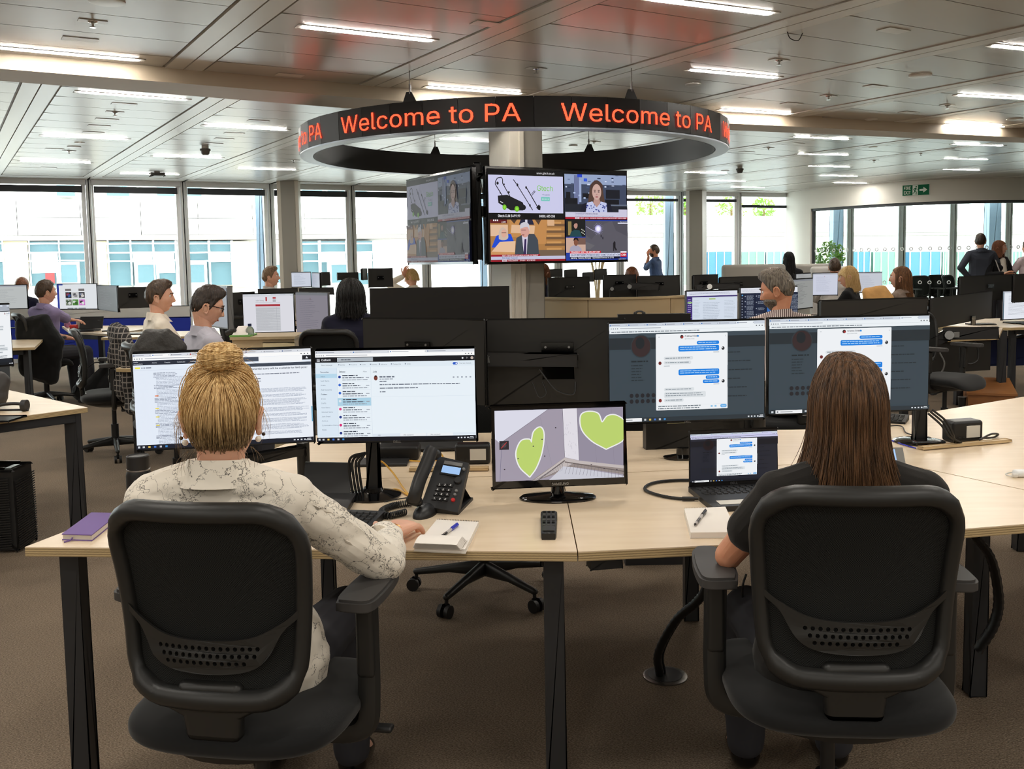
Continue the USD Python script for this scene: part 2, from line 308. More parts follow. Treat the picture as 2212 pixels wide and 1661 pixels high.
# light strips
def strip(m, ang, where, n=[0]):
    t = thing('ceiling_light', 'long white recessed ceiling light strip ' + where, 'ceiling light', (m[0], m[1], ZC), 0, 'recessed ceiling light strips')
    R = rotz(-ang); o = A_([m[0], m[1], ZC])
    put('light_frame', MB().box((0, 0, .006), (.085, .90, .018), ch=.002, M=R, o=o), mat('ceiling_white'), t)
    e = m3.Manifold.cylinder(.008, .03, .03, 12); h = m3.Manifold.batch_hull([e.translate((0, -.385, 0)), e.translate((0, .385, 0))])
    v = h.to_mesh(); put('diffuser', MB().tri(v.vert_properties[:, :3], v.tri_verts, R, o + A_([0, 0, -.005])), LAMP, t)
SL = [(0, 103, 300, 130, 'cut by the left picture edge, above the left beam'), (650, 57, 935, 88, 'above the left half of the red lettering'), (168, 198, 404, 216, 'just behind the beam, high on the left'), (924, 188, 1125, 202, 'touching the top edge of the ring sign'),
      (92, 293, 275, 301, 'second one down behind the beam at far left'), (442, 271, 619, 281, 'left of the ring sign, behind the beam'), (45, 348, 195, 352, 'lowest at far left above the windows'), (332, 337, 478, 341, 'below the small round detector, left of the ring'), (262, 375, 385, 377, 'half hidden by a grey ceiling box'), (517, 364, 637, 367, 'beside the head of the left column'),
      (1488, 150, 1682, 168, 'right of the ring, in front of the beam'), (1400, -4, 1670, 30, 'cut by the top picture edge'), (1556, 237, 1708, 246, 'touching the right end of the ring sign'), (2070, 205, 2225, 213.6, 'cut by the right edge just before the beam'), (2145, 98, 2330, 117, 'cut by the right edge, highest'), (2042, 268, 2170, 274, 'before the beam at right, beside a round speaker'),
      (1714, 295, 1833, 301, 'first one behind the beam right of the ring'), (1724, 332, 1832, 335, 'second behind the beam right of the ring'), (1744, 358, 1838, 361, 'third behind the beam right of the ring'), (1769, 379, 1854, 381, 'fourth behind the beam right of the ring'), (1798, 394, 1876, 396, 'last of the row towards the white wall'), (2057, 311, 2168, 315, 'first behind the beam at far right'), (2037, 342, 2136, 345, 'second behind the beam at far right'), (2032, 365, 2121, 368, 'last one above the fire exit sign'),
      (955, 299, 1080, 307, 'seen through the ring left of the column'), (1478, 372, 1570, 374.5, 'right of the television towards the windows'), (1526, 390, 1612, 392, 'far one above the right column'), (1575, 404, 1655, 405.5, 'farthest one against the window wall')]
for a, b, c, d, w in SL:
    p, q = PZ(a, b, ZC), PZ(c, d, ZC); strip((p + q) / 2, math.atan2(*(q - p)[:2]), w)
# the same lamps go on over the part of the room outside the picture
k = 0
for i in range(-6, 8):
    for j in range(-4, 9):
        u, v = .82 + 1.45 * i, 6.83 - 2.8 * j + (1.4 if i % 2 else 0); p = UV(u, v, ZC - .012)
        if seen(p, 150, 60) or p[1] > 9 or p[1] < -4.4 or abs(p[0]) > 8: continue
        L = UsdLux.RectLight.Define(stage, '/World/lamp_%02d' % k); k += 1
        L.CreateWidthAttr(.06); L.CreateHeightAttr(.83); L.CreateIntensityAttr(STRIP); L.CreateColorAttr(Gf.Vec3f(*STRIPC))
        L.AddTranslateOp().Set(Gf.Vec3d(*map(float, p))); L.AddRotateZOp().Set(-59.0)
# closing walls behind and beside the camera, out of the picture
structure('wall_back', MB().box((1, -5, 1.45), (36, .2, 3.0)), mat('wall_paint')); structure('wall_left', MB().box((-15.5, 4, 1.45), (.2, 18, 3.0)), mat('wall_paint')); structure('wall_right', MB().box((15.8, 9, 1.45), (.2, 29, 3.0)), mat('wall_paint'))
# window wall
def plan_box(mb, a, b, off0, off1, z0, z1):
    d = unit(b - a); n = A_([-d[1], d[0], 0]); mb.hull([q + n * o + A_([0, 0, z]) for q in (a, b) for o in (off0, off1) for z in (z0, z1)]); return mb
for i in range(NF - 1):
    a, b = FAC[i], FAC[i + 1]; d = unit(b - a); L = np.linalg.norm(b - a); n = A_([-d[1], d[0], 0])
    w = thing('window_%d' % (i + 1), None, None, a, 0, kind='structure')
    put('mullion', plan_box(plan_box(MB(), a - d * .034, a - d * .009, -.06, .06, 0, ZC), a + d * .009, a + d * .034, -.06, .06, 0, ZC), mat('grey_frame' if i < 16 else 'white_frame'), w)
    put('gasket', plan_box(MB(), a - d * .009, a + d * .009, -.055, .05, 0, ZC), mat('black_gasket'), w)
    put('window_head', plan_box(plan_box(MB(), a + d * .04, b - d * .04, -.08, .05, ZC - .085, ZC), a + d * .04, b - d * .04, -.05, .05, 0, .12), mat('grey_frame'), w)
    put('side_frame', plan_box(plan_box(MB(), a + d * .045, a + d * .075, -.02, .05, .12, ZC - .085), b - d * .105, b - d * .045, -.02, .05, .12, ZC - .085), mat('white_frame'), w)
    if i < 17:
        low = .0 if i != 16 else .12
        bl = put('blind', plan_box(MB(), a + d * .08, b - d * .09, -.06, -.005, ZC - .205 - low, ZC - (.105 if i < 14 else .15) - low), mat('blind'), w)
    put('pane', plan_box(MB(), a + d * .04, b - d * .04, .0, .012, .12, ZC - .08), GLASS, w)
# round-cornered inner columns by the windows
def col_box(name, c, w, dep, ang, parts):
    t = thing(name, None, None, (c[0], c[1], 0), 0, kind='structure'); R = rotz(ang)
    for nm, off, s, mm in parts: put(nm, MB().box((off[0], off[1], ZC / 2), (s[0], s[1], ZC), ch=.006, M=R, o=(c[0], c[1], 0)), mat(mm), t)
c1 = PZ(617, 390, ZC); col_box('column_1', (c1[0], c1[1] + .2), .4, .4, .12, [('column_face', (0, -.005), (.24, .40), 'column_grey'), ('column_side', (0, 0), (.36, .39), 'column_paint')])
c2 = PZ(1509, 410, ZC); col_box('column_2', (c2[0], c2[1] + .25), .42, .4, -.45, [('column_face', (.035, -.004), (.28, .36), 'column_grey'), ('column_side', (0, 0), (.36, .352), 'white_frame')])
# the curved partition of the meeting room at the right
WP = bez([(6.28, 21.5), (6.40, 20.5), (7.1, 19.2), (7.95, 18.35), (8.9, 18.12), (9.9, 18.3), (12, 19.0), (15.7, 20.2)], 56); WP = np.column_stack([WP, np.zeros(len(WP))])
def ribbon(P, t, z0, z1, i0=0, i1=None):
    P = P[i0:i1]; T = np.gradient(P, axis=0); T /= np.linalg.norm(T, axis=1, keepdims=True); N = np.column_stack([-T[:, 1], T[:, 0], T[:, 2]])
    return MB().prism(np.vstack([(P + N * t / 2)[:, :2], (P - N * t / 2)[::-1][:, :2]]), z0, z1)
GI = int(np.argmin([abs((CX + FPX * (p - CAM) @ _r / ((p - CAM) @ _f)) - 1757) + (0 if p[1] > 19 else 999) for p in WP])); ZG = 2.44
wl = thing('wall_right_curved', None, None, WP[0], 0, kind='structure')
put('plaster', ribbon(WP, .14, ZG, ZC + .02), mat('wall_paint'), wl); put('plaster', ribbon(WP, .14, 0, ZG, 0, GI + 1), mat('wall_paint'), wl)
put('head_frame', ribbon(WP, .10, ZG - .055, ZG, GI), mat('dark_frame'), wl); q = WP[GI]; put('post', MB().box((q[0], q[1], ZG / 2), (.05, .1, ZG)), mat('dark_frame'), wl)
put('glass', ribbon(WP, .012, 0, ZG - .05, GI), GLASS, wl)
for zz, nm in ((1.55, 'ring_decal'), (.90, 'ring_decal')):
    mb = MB(); s = np.r_[0, np.cumsum(np.linalg.norm(np.diff(WP[GI:], axis=0), axis=1))]
    for u in np.arange(.1, min(s[-1], 6.2), .17):
        p = A_([np.interp(u, s, WP[GI:, 0]), np.interp(u, s, WP[GI:, 1]), zz]); p2 = A_([np.interp(u + .01, s, WP[GI:, 0]), np.interp(u + .01, s, WP[GI:, 1]), zz]); t = unit(p2 - p); n = A_([t[1], -t[0], 0])
        a = np.linspace(0, 2 * np.pi, 14, endpoint=False); ring = [p + n * .008 + t * .03 * np.cos(x) + A_([0, 0, .03]) * np.sin(x) for x in a]; mb.tube(ring, .008, 5, True)
    put(nm, mb, mat('white_frame'), wl, kind='stuff')
# ---------------------------------------------------------------- outside: building across the court, columns, trees
structure('ground', MB().box((4, 40, -.2), (120, 42, .1)), mat('ground'))
EN = A_([-_fd[1], _fd[0], 0]); E0 = _F0 + EN * 13.5
def EB(px, py, off=0):
    r = ray(px, py); return CAM + r * (((E0 - CAM) @ EN + off) / (r @ EN))
def ebox(mb, x0, y0, x1, y1, o0, o1):
    """a block on the far facade whose front shows between two pixels"""
    a, b = EB((x0 + x1) / 2, y0, 0), EB((x0 + x1) / 2, y1, 0); l, r = EB(x0, (y0 + y1) / 2), EB(x1, (y0 + y1) / 2)
    p, q = A_([l[0], l[1], 0]), A_([r[0], r[1], 0]); mb.hull([s + EN * o + A_([0, 0, z]) for s in (p, q) for o in (o0, o1) for z in (a[2], b[2])]); return mb
e1 = thing('building', 'white clad building with a grey ledge seen across through the windows', 'building', (*E0[:2], -.15), 0)
def wal(s, z): return E0 + _fd * s + A_([0, 0, z])
zl0, zl1 = EB(300, 519)[2], EB(300, 508)[2]; zr = EB(1600, 466)[2]; zu = EB(300, 433)[2]; sx = lambda px: (EB(px, 500) - E0) @ _fd
S0, S1, S2 = sx(-420), sx(1075), sx(1900) + 6
mb = MB(); plan_box(mb, wal(S0, 0), wal(S1, 0), .25, 3, -.15, zu + 6); put('wall', mb, mat('facade_white'), e1)
mb = MB(); plan_box(mb, wal(S1, 0), wal(S2 + 14, 0), .25, 3, -.15, zr); put('wall', mb, mat('facade_white'), e1)
mb = MB(); plan_box(mb, wal(S0, 0), wal(S2 + 14, 0), -.12, .3, zl0, zl1); put('ledge', mb, mat('ledge'), e1)
k = 0; s = S0
while s < S2 + 10:
    top = zu if s + 1.5 < S1 else zr; s1 = min(s + 1.62, S1 - .01) if s < S1 - .2 else s + 1.62
    for z0_, z1_ in ((zl1 + .01, (zl1 + top) / 2 - .012), ((zl1 + top) / 2, top)):
        put('cladding_panel', plan_box(MB(), wal(s, 0), wal(s1 - .015, 0), .0, .26, z0_, z1_), mat('facade_white'), e1)
    s = s1 if s1 > S1 - .2 or s < S1 - .2 else S1
for x0, x1 in ((-60, -5), (120, 163), (228, 280), (337, 378), (402, 436), (650, 697), (705, 745), (760, 793)):     # upper windows
    w = put('window', ebox(MB(), x0, 388, x1, 426, -.02, .26), mat('white_frame'), e1); put('window_pane', ebox(MB(), x0 + 2, 388, x1 - 2, 423, -.04, 0), mat('far_glass'), w)
for x0, x1 in ((-90, 8), (65, 193), (234, 380), (402, 500), (630, 806)):                                        # lower windows with white fins
    w = put('window', ebox(MB(), x0, 521, x1, 616, -.03, .26), mat('far_glass'), e1); fr = MB()
    for y in (525, 544, 562): ebox(fr, x0 - 12, y, x1, y + 3.2, -.3, -.24)
    n_ = max(2, round((x1 - x0) / 52)); xs = np.linspace(x0, x1, n_ + 1)
    for x in xs: ebox(fr, x - 1.6, 520, x + 1.6, 616, -.24, -.02)
    put('fin', fr, mat('white_frame'), w)
    bl = MB()
    for q in range(n_):
        h = (548, 566, 590)[(q * 7 + int(x0)) % 3]
        if (q + int(x0)) % 3 != 0: ebox(bl, xs[q] + 3, 546, xs[q + 1] - 3, h, -.05, -.03)
    if bl.v: put('blind', bl, mat('white_frame'), w)
for x0, x1 in ((122, 173), (290, 343), (399, 446), (578, 652), (706, 757)):                                      # white doors with a pane
    dr = put('door', ebox(MB(), x0, 566, x1, 640, -.2, .2), mat('white_frame'), e1); put('door_pane', ebox(MB(), x0 + 7, 572, x1 - 7, 610, -.215, -.19), mat('far_glass'), dr)
for x0, x1 in ((10, 62), (205, 232), (500, 540)): put('beige_panel', ebox(MB(), x0, 521, x1, 620, -.03, .2), mat('facade_beige'), e1)
for x0, x1, mm in ((1474, 1486, 'far_glass_green'), (1529, 1580, 'far_glass_blue'), (1598, 1650, 'far_glass_green'), (1655, 1700, 'far_glass'), (1838, 1878, 'far_glass_blue'), (1886, 1932, 'far_glass_green'), (1964, 2030, 'far_glass_blue'), (2036, 2050, 'far_glass_green'), (2068, 2110, 'far_glass_green'), (2184, 2206, 'far_glass_green')):
    w = put('window', ebox(MB(), x0, 544, x1, 615, -.03, .26), mat(mm), e1); fr = MB()
    for x in np.linspace(x0, x1, 4): ebox(fr, x - .7, 544, x + .7, 615, -.06, -.02)
    put('window_bar', fr, mat('white_frame'), w)
put('sign_board', ebox(MB(), 98, 590, 118, 612, -.3, -.26), mat('far_sign'), e1)
def ext_col(px, w, d, where):
    p = PD(px, 560, d); mb = MB().box((p[0], p[1], 1.8), (w, .3, 4.2), ch=.02, M=None); solo('outer_column', mb, mat('ext_column'), 'blue-grey concrete column outside the glass ' + where, 'column', 'columns outside the windows')
for px, w, d, wh in ((1444, .22, 21.2, 'behind the bearded man'), (567, .16, 17.5, 'left of the left inner column'), (1045, .19, 19.4, 'below the hanging televisions'), (1806, .27, 22.9, 'behind the potted tree'), (2142, .32, 23.6, 'behind the standing woman')): ext_col(px, w, d, wh)
# trees
mat('leaf_light', (150, 184, 86), .6); mat('leaf_green', (112, 166, 84), .6); mat('bark', (120, 92, 62), .8)
LEAF = custom('leaf', {'d': ('principled_bsdf', {'base_color': lin(126, 170, 74), 'roughness': .55}), 't': ('translucent_bsdf', {'color': lin(150, 190, 80)}), 'm': ('mix_closure', {'fac': .35})}, [('d.BSDF', 'm.closure1'), ('t.BSDF', 'm.closure2')], 'm.closure')
def leaves(c, r, n, size, rng, squash=(1, 1, 1)):
    v = []; f = []
    for _ in range(n):
        d = unit(rng.normal(size=3)); p = c + d * r * rng.uniform(.35, 1) ** .6 * A_(squash); a = unit(rng.normal(size=3)); b = unit(np.cross(a, rng.normal(size=3))); s = size * rng.uniform(.6, 1.2); k = len(v)
        v += [p - a * s, p + b * s * .38 + a * .1 * s, p + a * s, p - b * s * .38 + a * .1 * s, p + np.cross(a, b) * s * .12]; f += [(k, k + 1, k + 4), (k + 1, k + 2, k + 4), (k + 2, k + 3, k + 4), (k + 3, k, k + 4)]
    return A_(v), A_(f)
rng = np.random.default_rng(3)
for px, py, d, r, wh in ((1405, 440, 42, .75, 'above the bearded man'), (1480, 445, 43, .5, 'between the right column and its mullion'), (1580, 452, 43, .7, 'right of the right column'), (1650, 450, 44, .55, 'farthest right above the white roof')):
    c = PD(px, py, d); t = thing('tree', 'leafy green treetop showing over the white roof ' + wh, 'tree', (c[0], c[1], -.15), 0)
    put('crown', MB().tri(*leaves(c, r, 260, .12, rng)), LEAF, t, smooth=False); put('trunk', MB().cyl((c[0], c[1], -.15), c, .1, 8, .05), mat('bark'), t)
# ================================================================ HANGING RING SIGN AND TELEVISIONS
RC = A_([.047, 8.66]); RR = 1.89; RZ0, RZ1 = 2.405, 2.62
mat('led_black', (20, 18, 17), .5, spec=.3); mat('ring_metal', (150, 158, 168), .35, metal=.6); mat('ring_inner', (26, 26, 27), .45); mat('plastic_black', (17, 17, 18), .42); mat('plastic_dark', (30, 30, 31), .5); mat('monitor_back', (27, 26, 24), .5, bump=(700, .1, .0005)); mat('gloss_black', (8, 8, 9), .08, spec=.6); mat('silver', (150, 151, 152), .3, metal=.7); mat('steel', (170, 170, 172), .25, metal=1)
mat('cable_black', (14, 14, 14), .5)
RED = custom('red_led', {'e': ('emission', {'color': (1.0, .035, .014), 'strength': 4.2})}, [], 'e.emission')
rg = thing('ring_sign', 'large black ring sign with red scrolling welcome lettering hung from the ceiling', 'sign', (RC[0], RC[1], RZ0), 0)
def rp(phi, r, z): return A_([RC[0] + r * math.sin(phi), RC[1] - r * math.cos(phi), z])
NP = 44; dphi = 2 * math.pi / NP
for k in range(NP):
    ph = k * dphi; g = .0009
    if abs((ph + math.pi) % (2 * math.pi) - math.pi) < 1.75:
        put('led_panel', MB().hull([rp(ph + s * (dphi / 2 - g), r, z) for s in (-1, 1) for r in (RR, RR - .03) for z in (RZ0 + .002, RZ1)]), mat('led_black'), rg, smooth=False)
back = MB()
for k in range(NP):
    ph = k * dphi
    if abs((ph + math.pi) % (2 * math.pi) - math.pi) >= 1.75: back.hull([rp(ph + s * dphi / 2, r, z) for s in (-1, 1) for r in (RR, RR - .03) for z in (RZ0 + .002, RZ1)])
put('rear_panels', back, mat('led_black'), rg, smooth=False, kind='stuff')
def annulus(r0, r1, z0, z1):
    return MB().prism(Point(0, 0).buffer(r1, 32).difference(Point(0, 0).buffer(r0, 32)), z0, z1, o=(RC[0], RC[1], 0))
put('bottom_trim', annulus(RR - .12, RR - .004, RZ0 - .012, RZ0), mat('ring_metal'), rg); put('inner_band', annulus(RR - .125, RR - .115, RZ0 - .012, RZ1 - .01), mat('ring_inner'), rg)
put('top_rail', annulus(RR - .06, RR - .032, RZ0 + .01, RZ1 - .004), mat('ring_inner'), rg)
def phi_of(px):
    lo, hi = -1.45, 1.45
    for _ in range(50):
        mid = (lo + hi) / 2; p = rp(mid, RR, 2.5) - CAM
        if CX + FPX * (p @ _r) / (p @ _f) < px: lo = mid
        else: hi = mid
    return lo
def wrap_text(t, ph0, ph1, z0, h):
    v, f, W = glyphs(t); x0 = v[:, 0].min(); mb = MB()
    t3 = trimesh.Trimesh(np.c_[v, np.zeros(len(v))], f, process=False)
    vv, ff = trimesh.remesh.subdivide_to_size(A_(t3.vertices), A_(t3.faces), .35)
    P = A_([rp(ph0 + (x - x0) / (W - x0) * (ph1 - ph0), RR + .0045, z0 + y * h) for x, y in vv[:, :2]]); return mb.tri(P, ff)
pA, pB, pC, pD = [phi_of(x) for x in (738, 1125, 1212, 1536)]; wph = ((pB - pA) + (pD - pC)) / 2; per = pC - pA
for st in (pA - per, pA, pC, pC + per):
    v_, f_ = wrap_text('Welcome to PA', st, st + wph, RZ0 + .043, .122).get()
    for q in trimesh.Trimesh(v_, f_, process=True).split(only_watertight=False):
        if seen(A_(q.vertices).mean(0), 200, 0): put('letter', q, RED, rg, smooth=False)
for px, back_ in ((880, 0), (1372, 0), (937, 1), (1270, 1)):
    ph = phi_of(px) * 1.0 if not back_ else math.pi - math.asin(max(-1, min(1, (px - CX) / FPX * 10.4 / RR)))
    p = rp(ph, RR - .045, RZ1); t = rp(ph + .01, RR - .045, RZ1) - p; t = unit(t)
    put('bracket', MB().hull([p + t * s + A_([0, 0, z]) + unit(np.cross(t, [0, 0, 1])) * o for o in (-.006, .006) for s, z in ((-.07, -.03), (.07, -.03), (.012, .075), (-.028, .075))]), mat('plastic_black'), rg)
    put('wire', MB().tube([p + A_([0, 0, .06]), p + A_([0, 0, .13])], .008, 6).tube([p + A_([0, 0, .06]), p + A_([0, 0, ZC - RZ1 + .005])], .0035, 6), mat('steel'), rg)
# centre column with a shadow groove
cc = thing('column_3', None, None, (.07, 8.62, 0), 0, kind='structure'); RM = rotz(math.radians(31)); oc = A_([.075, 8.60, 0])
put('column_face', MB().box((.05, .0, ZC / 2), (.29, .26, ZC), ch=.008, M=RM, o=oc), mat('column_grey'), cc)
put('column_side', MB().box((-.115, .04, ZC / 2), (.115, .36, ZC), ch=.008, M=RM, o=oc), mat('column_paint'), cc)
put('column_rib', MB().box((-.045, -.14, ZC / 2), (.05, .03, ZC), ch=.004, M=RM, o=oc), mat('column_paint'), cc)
# ---- pictures
def browser(c, x, y, w, u, rng, tabs=6, bar=(255, 255, 255), strip=(222, 225, 232)):
    """tab strip, address row; u = unit"""
    c.rect(x, y, w, 2.2 * u, strip); c.rect(x, y + 2.2 * u, w, 2.4 * u, bar)
    tw = (w - 8 * u) / tabs; a = int(rng.integers(0, tabs)); c.rect(x + a * tw, y + .2 * u, tw * .97, 2 * u, bar)
    for k in range(tabs):
        c.rect(x + k * tw + .6 * u, y + .8 * u, .8 * u, .8 * u, ((90, 110, 150), (150, 150, 155), (190, 60, 60), (70, 120, 190))[int(rng.integers(0, 4))]); c.rect(x + k * tw + 1.8 * u, y + .95 * u, tw * .45, .45 * u, (165, 170, 180)); c.rect(x + (k + 1) * tw - 1.2 * u, y + .95 * u, .5 * u, .5 * u, (150, 155, 165))
    c.rects([(x + (1 + 1.6 * k) * u, y + 3 * u, .8 * u, .8 * u) for k in range(4)], (150, 155, 162)); c.rect(x + 8 * u, y + 3.1 * u, w * .26, .5 * u, (170, 175, 184)); c.rects([(x + w - (7 - 2.2 * k) * u, y + 3 * u, .9 * u, .8 * u) for k in range(3)], (120, 124, 130))
def taskbar(c, w, h, t, dark=(18, 20, 26), search=True):
    c.rect(0, h - t, w, t, dark); c.rects([(t * .4, h - t * .72, t * .22, t * .2), (t * .66, h - t * .72, t * .22, t * .2), (t * .4, h - t * .48, t * .22, t * .2), (t * .66, h - t * .48, t * .22, t * .2)], (235, 240, 248))
    x = t * 1.4
    if search: c.rect(x, h - t * .9, t * 6.6, t * .8, (242, 243, 245)); c.ell(x + t * .5, h - t * .5, t * .22, t * .22, (120, 124, 130), 10); c.rect(x + t * 1.2, h - t * .6, t * 3, t * .22, (165, 168, 172)); x += t * 7.2
    for k, cc_ in enumerate(((200, 205, 210), (225, 190, 90), (70, 120, 210), (200, 200, 205), (60, 140, 210))): c.rect(x + k * t * 1.25, h - t * .7, t * .5, t * .42, cc_)
    c.rects([(w - t * (4.6 - .8 * k), h - t * .62, t * .4, t * .3) for k in range(4)], (220, 224, 230)); c.rects([(w - t * 1.5, h - t * .75, t * .9, t * .18), (w - t * 1.7, h - t * .42, t * 1.2, t * .16)], (226, 230, 236))
def pic_agenda():
    rng = np.random.default_rng(11); c = Canvas(160, 90); c.rect(0, 0, 160, 90, (232, 240, 252)); browser(c, 0, 0, 160, 1.35, rng, 9)
    c.rect(0, 6.3, 160, 4.3, (38, 44, 58)); c.rect(58, 6.3, 12, 4.3, (60, 120, 190)); c.rect(112, 6.3, 40, 5.6, (250, 251, 253)); c.rect(70, 6.3, 42, 4.3, (72, 80, 95)); c.rect(152, 6.3, 8, 4.3, (24, 28, 36)); c.poly([(155, 9.4), (157.4, 9.4), (156.2, 7.3)], (235, 238, 245))
    for x, t in ((17, 'Alerts'), (28, 'People'), (39, 'Scheduler'), (50.5, 'Packages')): c.text(t, x, 9.1, 1.1, (225, 230, 238))
    c.text('media', 1, 8, 1, (240, 244, 250)); c.text('connections', 1, 9.8, 1, (240, 244, 250)); c.text('System', 61, 9.1, 1.1, (225, 238, 250))
    c.rect(2, 12.4, 4.4, 1.5, (250, 240, 80)); c.words(7.5, 12.7, 12, .9, (120, 126, 140), rng); c.rect(0, 15.3, 88, .25, (205, 214, 230)); c.rect(88, 12, 72, 78, (238, 243, 251)); c.rect(88, 10.6, 2.2, 6.5, (50, 120, 200))
    c.rect(90, 12.6, 70, 3.1, (62, 70, 84)); c.ell(94, 14.1, 1.1, 1.1, (120, 190, 230), 12); c.rect(96, 13.3, 8, 1.6, (84, 120, 150)); c.rect(0, 5.9, 0.1, .1, (255, 255, 255))
    c.text('Johnson: Substantial sums will be available for NHS post-', 91, 18.6, 1.55, (74, 80, 94), True, 66); c.text('Brexit', 91, 21, 1.55, (74, 80, 94), True)
    c.words(91, 22.6, 62, .8, (120, 126, 142), rng, .1); c.words(91, 27, 30, .8, (120, 126, 142), rng); c.words(91, 29.4, 24, .8, (120, 126, 142), rng); c.rrect(91, 32, 4, 2.2, .4, (196, 206, 220)); c.rrect(97, 32, 5, 2.2, .4, (196, 206, 220))
    y = 37
    for n in (4, 3, 6, 4, 3, 4, 5, 3): c.words(91, y, 66, .55, (178, 186, 202), rng, .14, 1.9, n, 9); y += n * 1.18 + 1.1
    c.rect(159, 56, .9, 15, (60, 150, 190)); y = 18
    for k in range(17):
        c.words(20 if k % 3 else 18, y, 38 if k % 3 else 26, .6, (140, 148, 166) if k % 3 == 0 else (182, 190, 206), rng, .35, 2.1, 3 if k % 2 else 4, 7)
        if k in (5, 8, 10, 12): c.rect(18.4, y + 1.6, 3.1, .9, (236, 120, 60) if k == 5 else (246, 226, 70))
        y += 4.05 if k % 2 else 3.9
    taskbar(c, 160, 90, 4, (20, 26, 40), False); return c
def pic_mail():
    rng = np.random.default_rng(12); c = Canvas(160, 90); c.rect(0, 0, 160, 90, (236, 245, 252)); browser(c, 0, 0, 160, 1.35, rng, 4)
    c.rect(0, 6.3, 160, 5.2, (13, 16, 24)); c.rect(22, 6.9, 36, 4, (178, 186, 194)); c.text('Outlook', 6, 9.9, 1.9, (240, 244, 250), True); c.rects([(1.6 + 1.1 * i, 7.8 + 1.1 * j, .7, .7) for i in range(3) for j in range(3)], (235, 238, 245)); c.words(26, 8.4, 10, 1, (110, 116, 126), rng)
    c.ell(148, 9, .9, .9, (225, 228, 235), 12); c.text('?', 151.6, 9.9, 1.8, (235, 238, 245)); c.ell(157.4, 9, 1.5, 1.5, (196, 180, 170), 14); c.rect(0, 11.5, 160, 5.2, (228, 239, 248)); c.text('New message', 6, 14.6, 1.2, (110, 116, 126))
    for x, t in ((25, 'Delete'), (36, 'Archive'), (47, 'Junk'), (57, 'Sweep'), (66, 'Move to'), (78, 'Categorise'), (92, 'Undo')): c.text(t, x, 14.6, 1.15, (120, 128, 138)); c.rect(x - 2, 13.2, 1.2, 1.2, (140, 150, 165))
    c.rrect(138, 13, 5, 2.4, 1.2, (40, 90, 200)); c.ell(141.6, 14.2, .8, .8, (245, 248, 255), 10); c.text('The new Outlook', 144.5, 14.7, 1.1, (96, 104, 116)); c.rect(0, 16.7, 21.5, 69.3, (222, 236, 248)); c.rect(21.5, 16.7, .3, 69.3, (206, 220, 234)); c.rect(55.4, 16.7, .3, 69.3, (214, 226, 238))
    for k, t in enumerate(('Favourites', 'Inbox', 'Sent Items', 'Drafts', 'Add favourite', 'Folders', 'Inbox', 'Drafts', 'Sent Items', 'Deleted Items', 'Junk Email', 'Archive', 'Conversation History', 'Notes')):
        if k == 1: c.rect(0, 22.6, 21.5, 4.2, (186, 220, 240))
        c.text(t, 5, 21.4 + k * 4.45, 1.25, (70, 80, 96) if k in (0, 5) else (110, 122, 140), k in (0, 5))
    c.text('Inbox', 24, 21.5, 1.6, (60, 70, 86), True); c.text('Filter', 48, 21.5, 1.2, (96, 106, 120)); cols = [(30, 60, 150), (60, 110, 210), (60, 110, 210), (226, 238, 248), (226, 60, 130), (40, 60, 140), (220, 40, 120), (30, 50, 130)]
    for k in range(8):
        y = 23.5 + k * 8
        if k == 3: c.rect(21.8, y - .6, 33.5, 8, (176, 214, 234))
        c.ell(24.2, y + 2.4, 1.35, 1.35, cols[k], 14); c.words(27, y + .5, 16, 1.0, (70, 78, 92), rng); c.words(27, y + 2.8, 22, .95, (86, 94, 108), rng); c.words(27, y + 5, 26, .8, (150, 158, 170), rng, .1); c.rect(50.5, y + 2.8, 3.4, .8, (160, 168, 180)); c.rect(21.8, y + 7.2, 33.5, .2, (214, 224, 236))
    c.text('Job', 58, 21.7, 1.7, (84, 92, 108), True); c.ell(60.8, 27.2, 1.9, 2.5, (120, 60, 50), 14); c.ell(60.8, 25.3, 1.2, .8, (40, 26, 24), 10); c.words(64.6, 25.6, 16, 1.2, (96, 104, 120), rng); c.words(64.6, 28.0, 14, .8, (150, 158, 170), rng); c.words(64.6, 30.2, 8, .9, (96, 104, 120), rng)
    c.words(64.6, 33.4, 82, .95, (110, 118, 132), rng, .02, n=1); c.words(64.6, 37, 40, .95, (110, 118, 132), rng, .05); c.words(64.6, 40.6, 7, .95, (110, 118, 132), rng); c.rects([(138 + 4.2 * k, 27, 1.6, 1.2) for k in range(5)], (150, 158, 172)); c.rect(56, 46, 104, .2, (214, 226, 238))
    c.rect(56, 83, 104, 3, (226, 236, 246)); c.rect(84, 83, 26, 3, (240, 245, 250)); c.rect(111, 83, 26, 3, (240, 245, 250)); c.text('(No subject)', 87, 85.2, 1.3, (120, 128, 138)); c.text('(No subject)', 114, 85.2, 1.3, (120, 128, 138)); c.text('Job', 61, 85.2, 1.3, (120, 128, 138))
    taskbar(c, 160, 90, 4, (10, 14, 26), False); return c
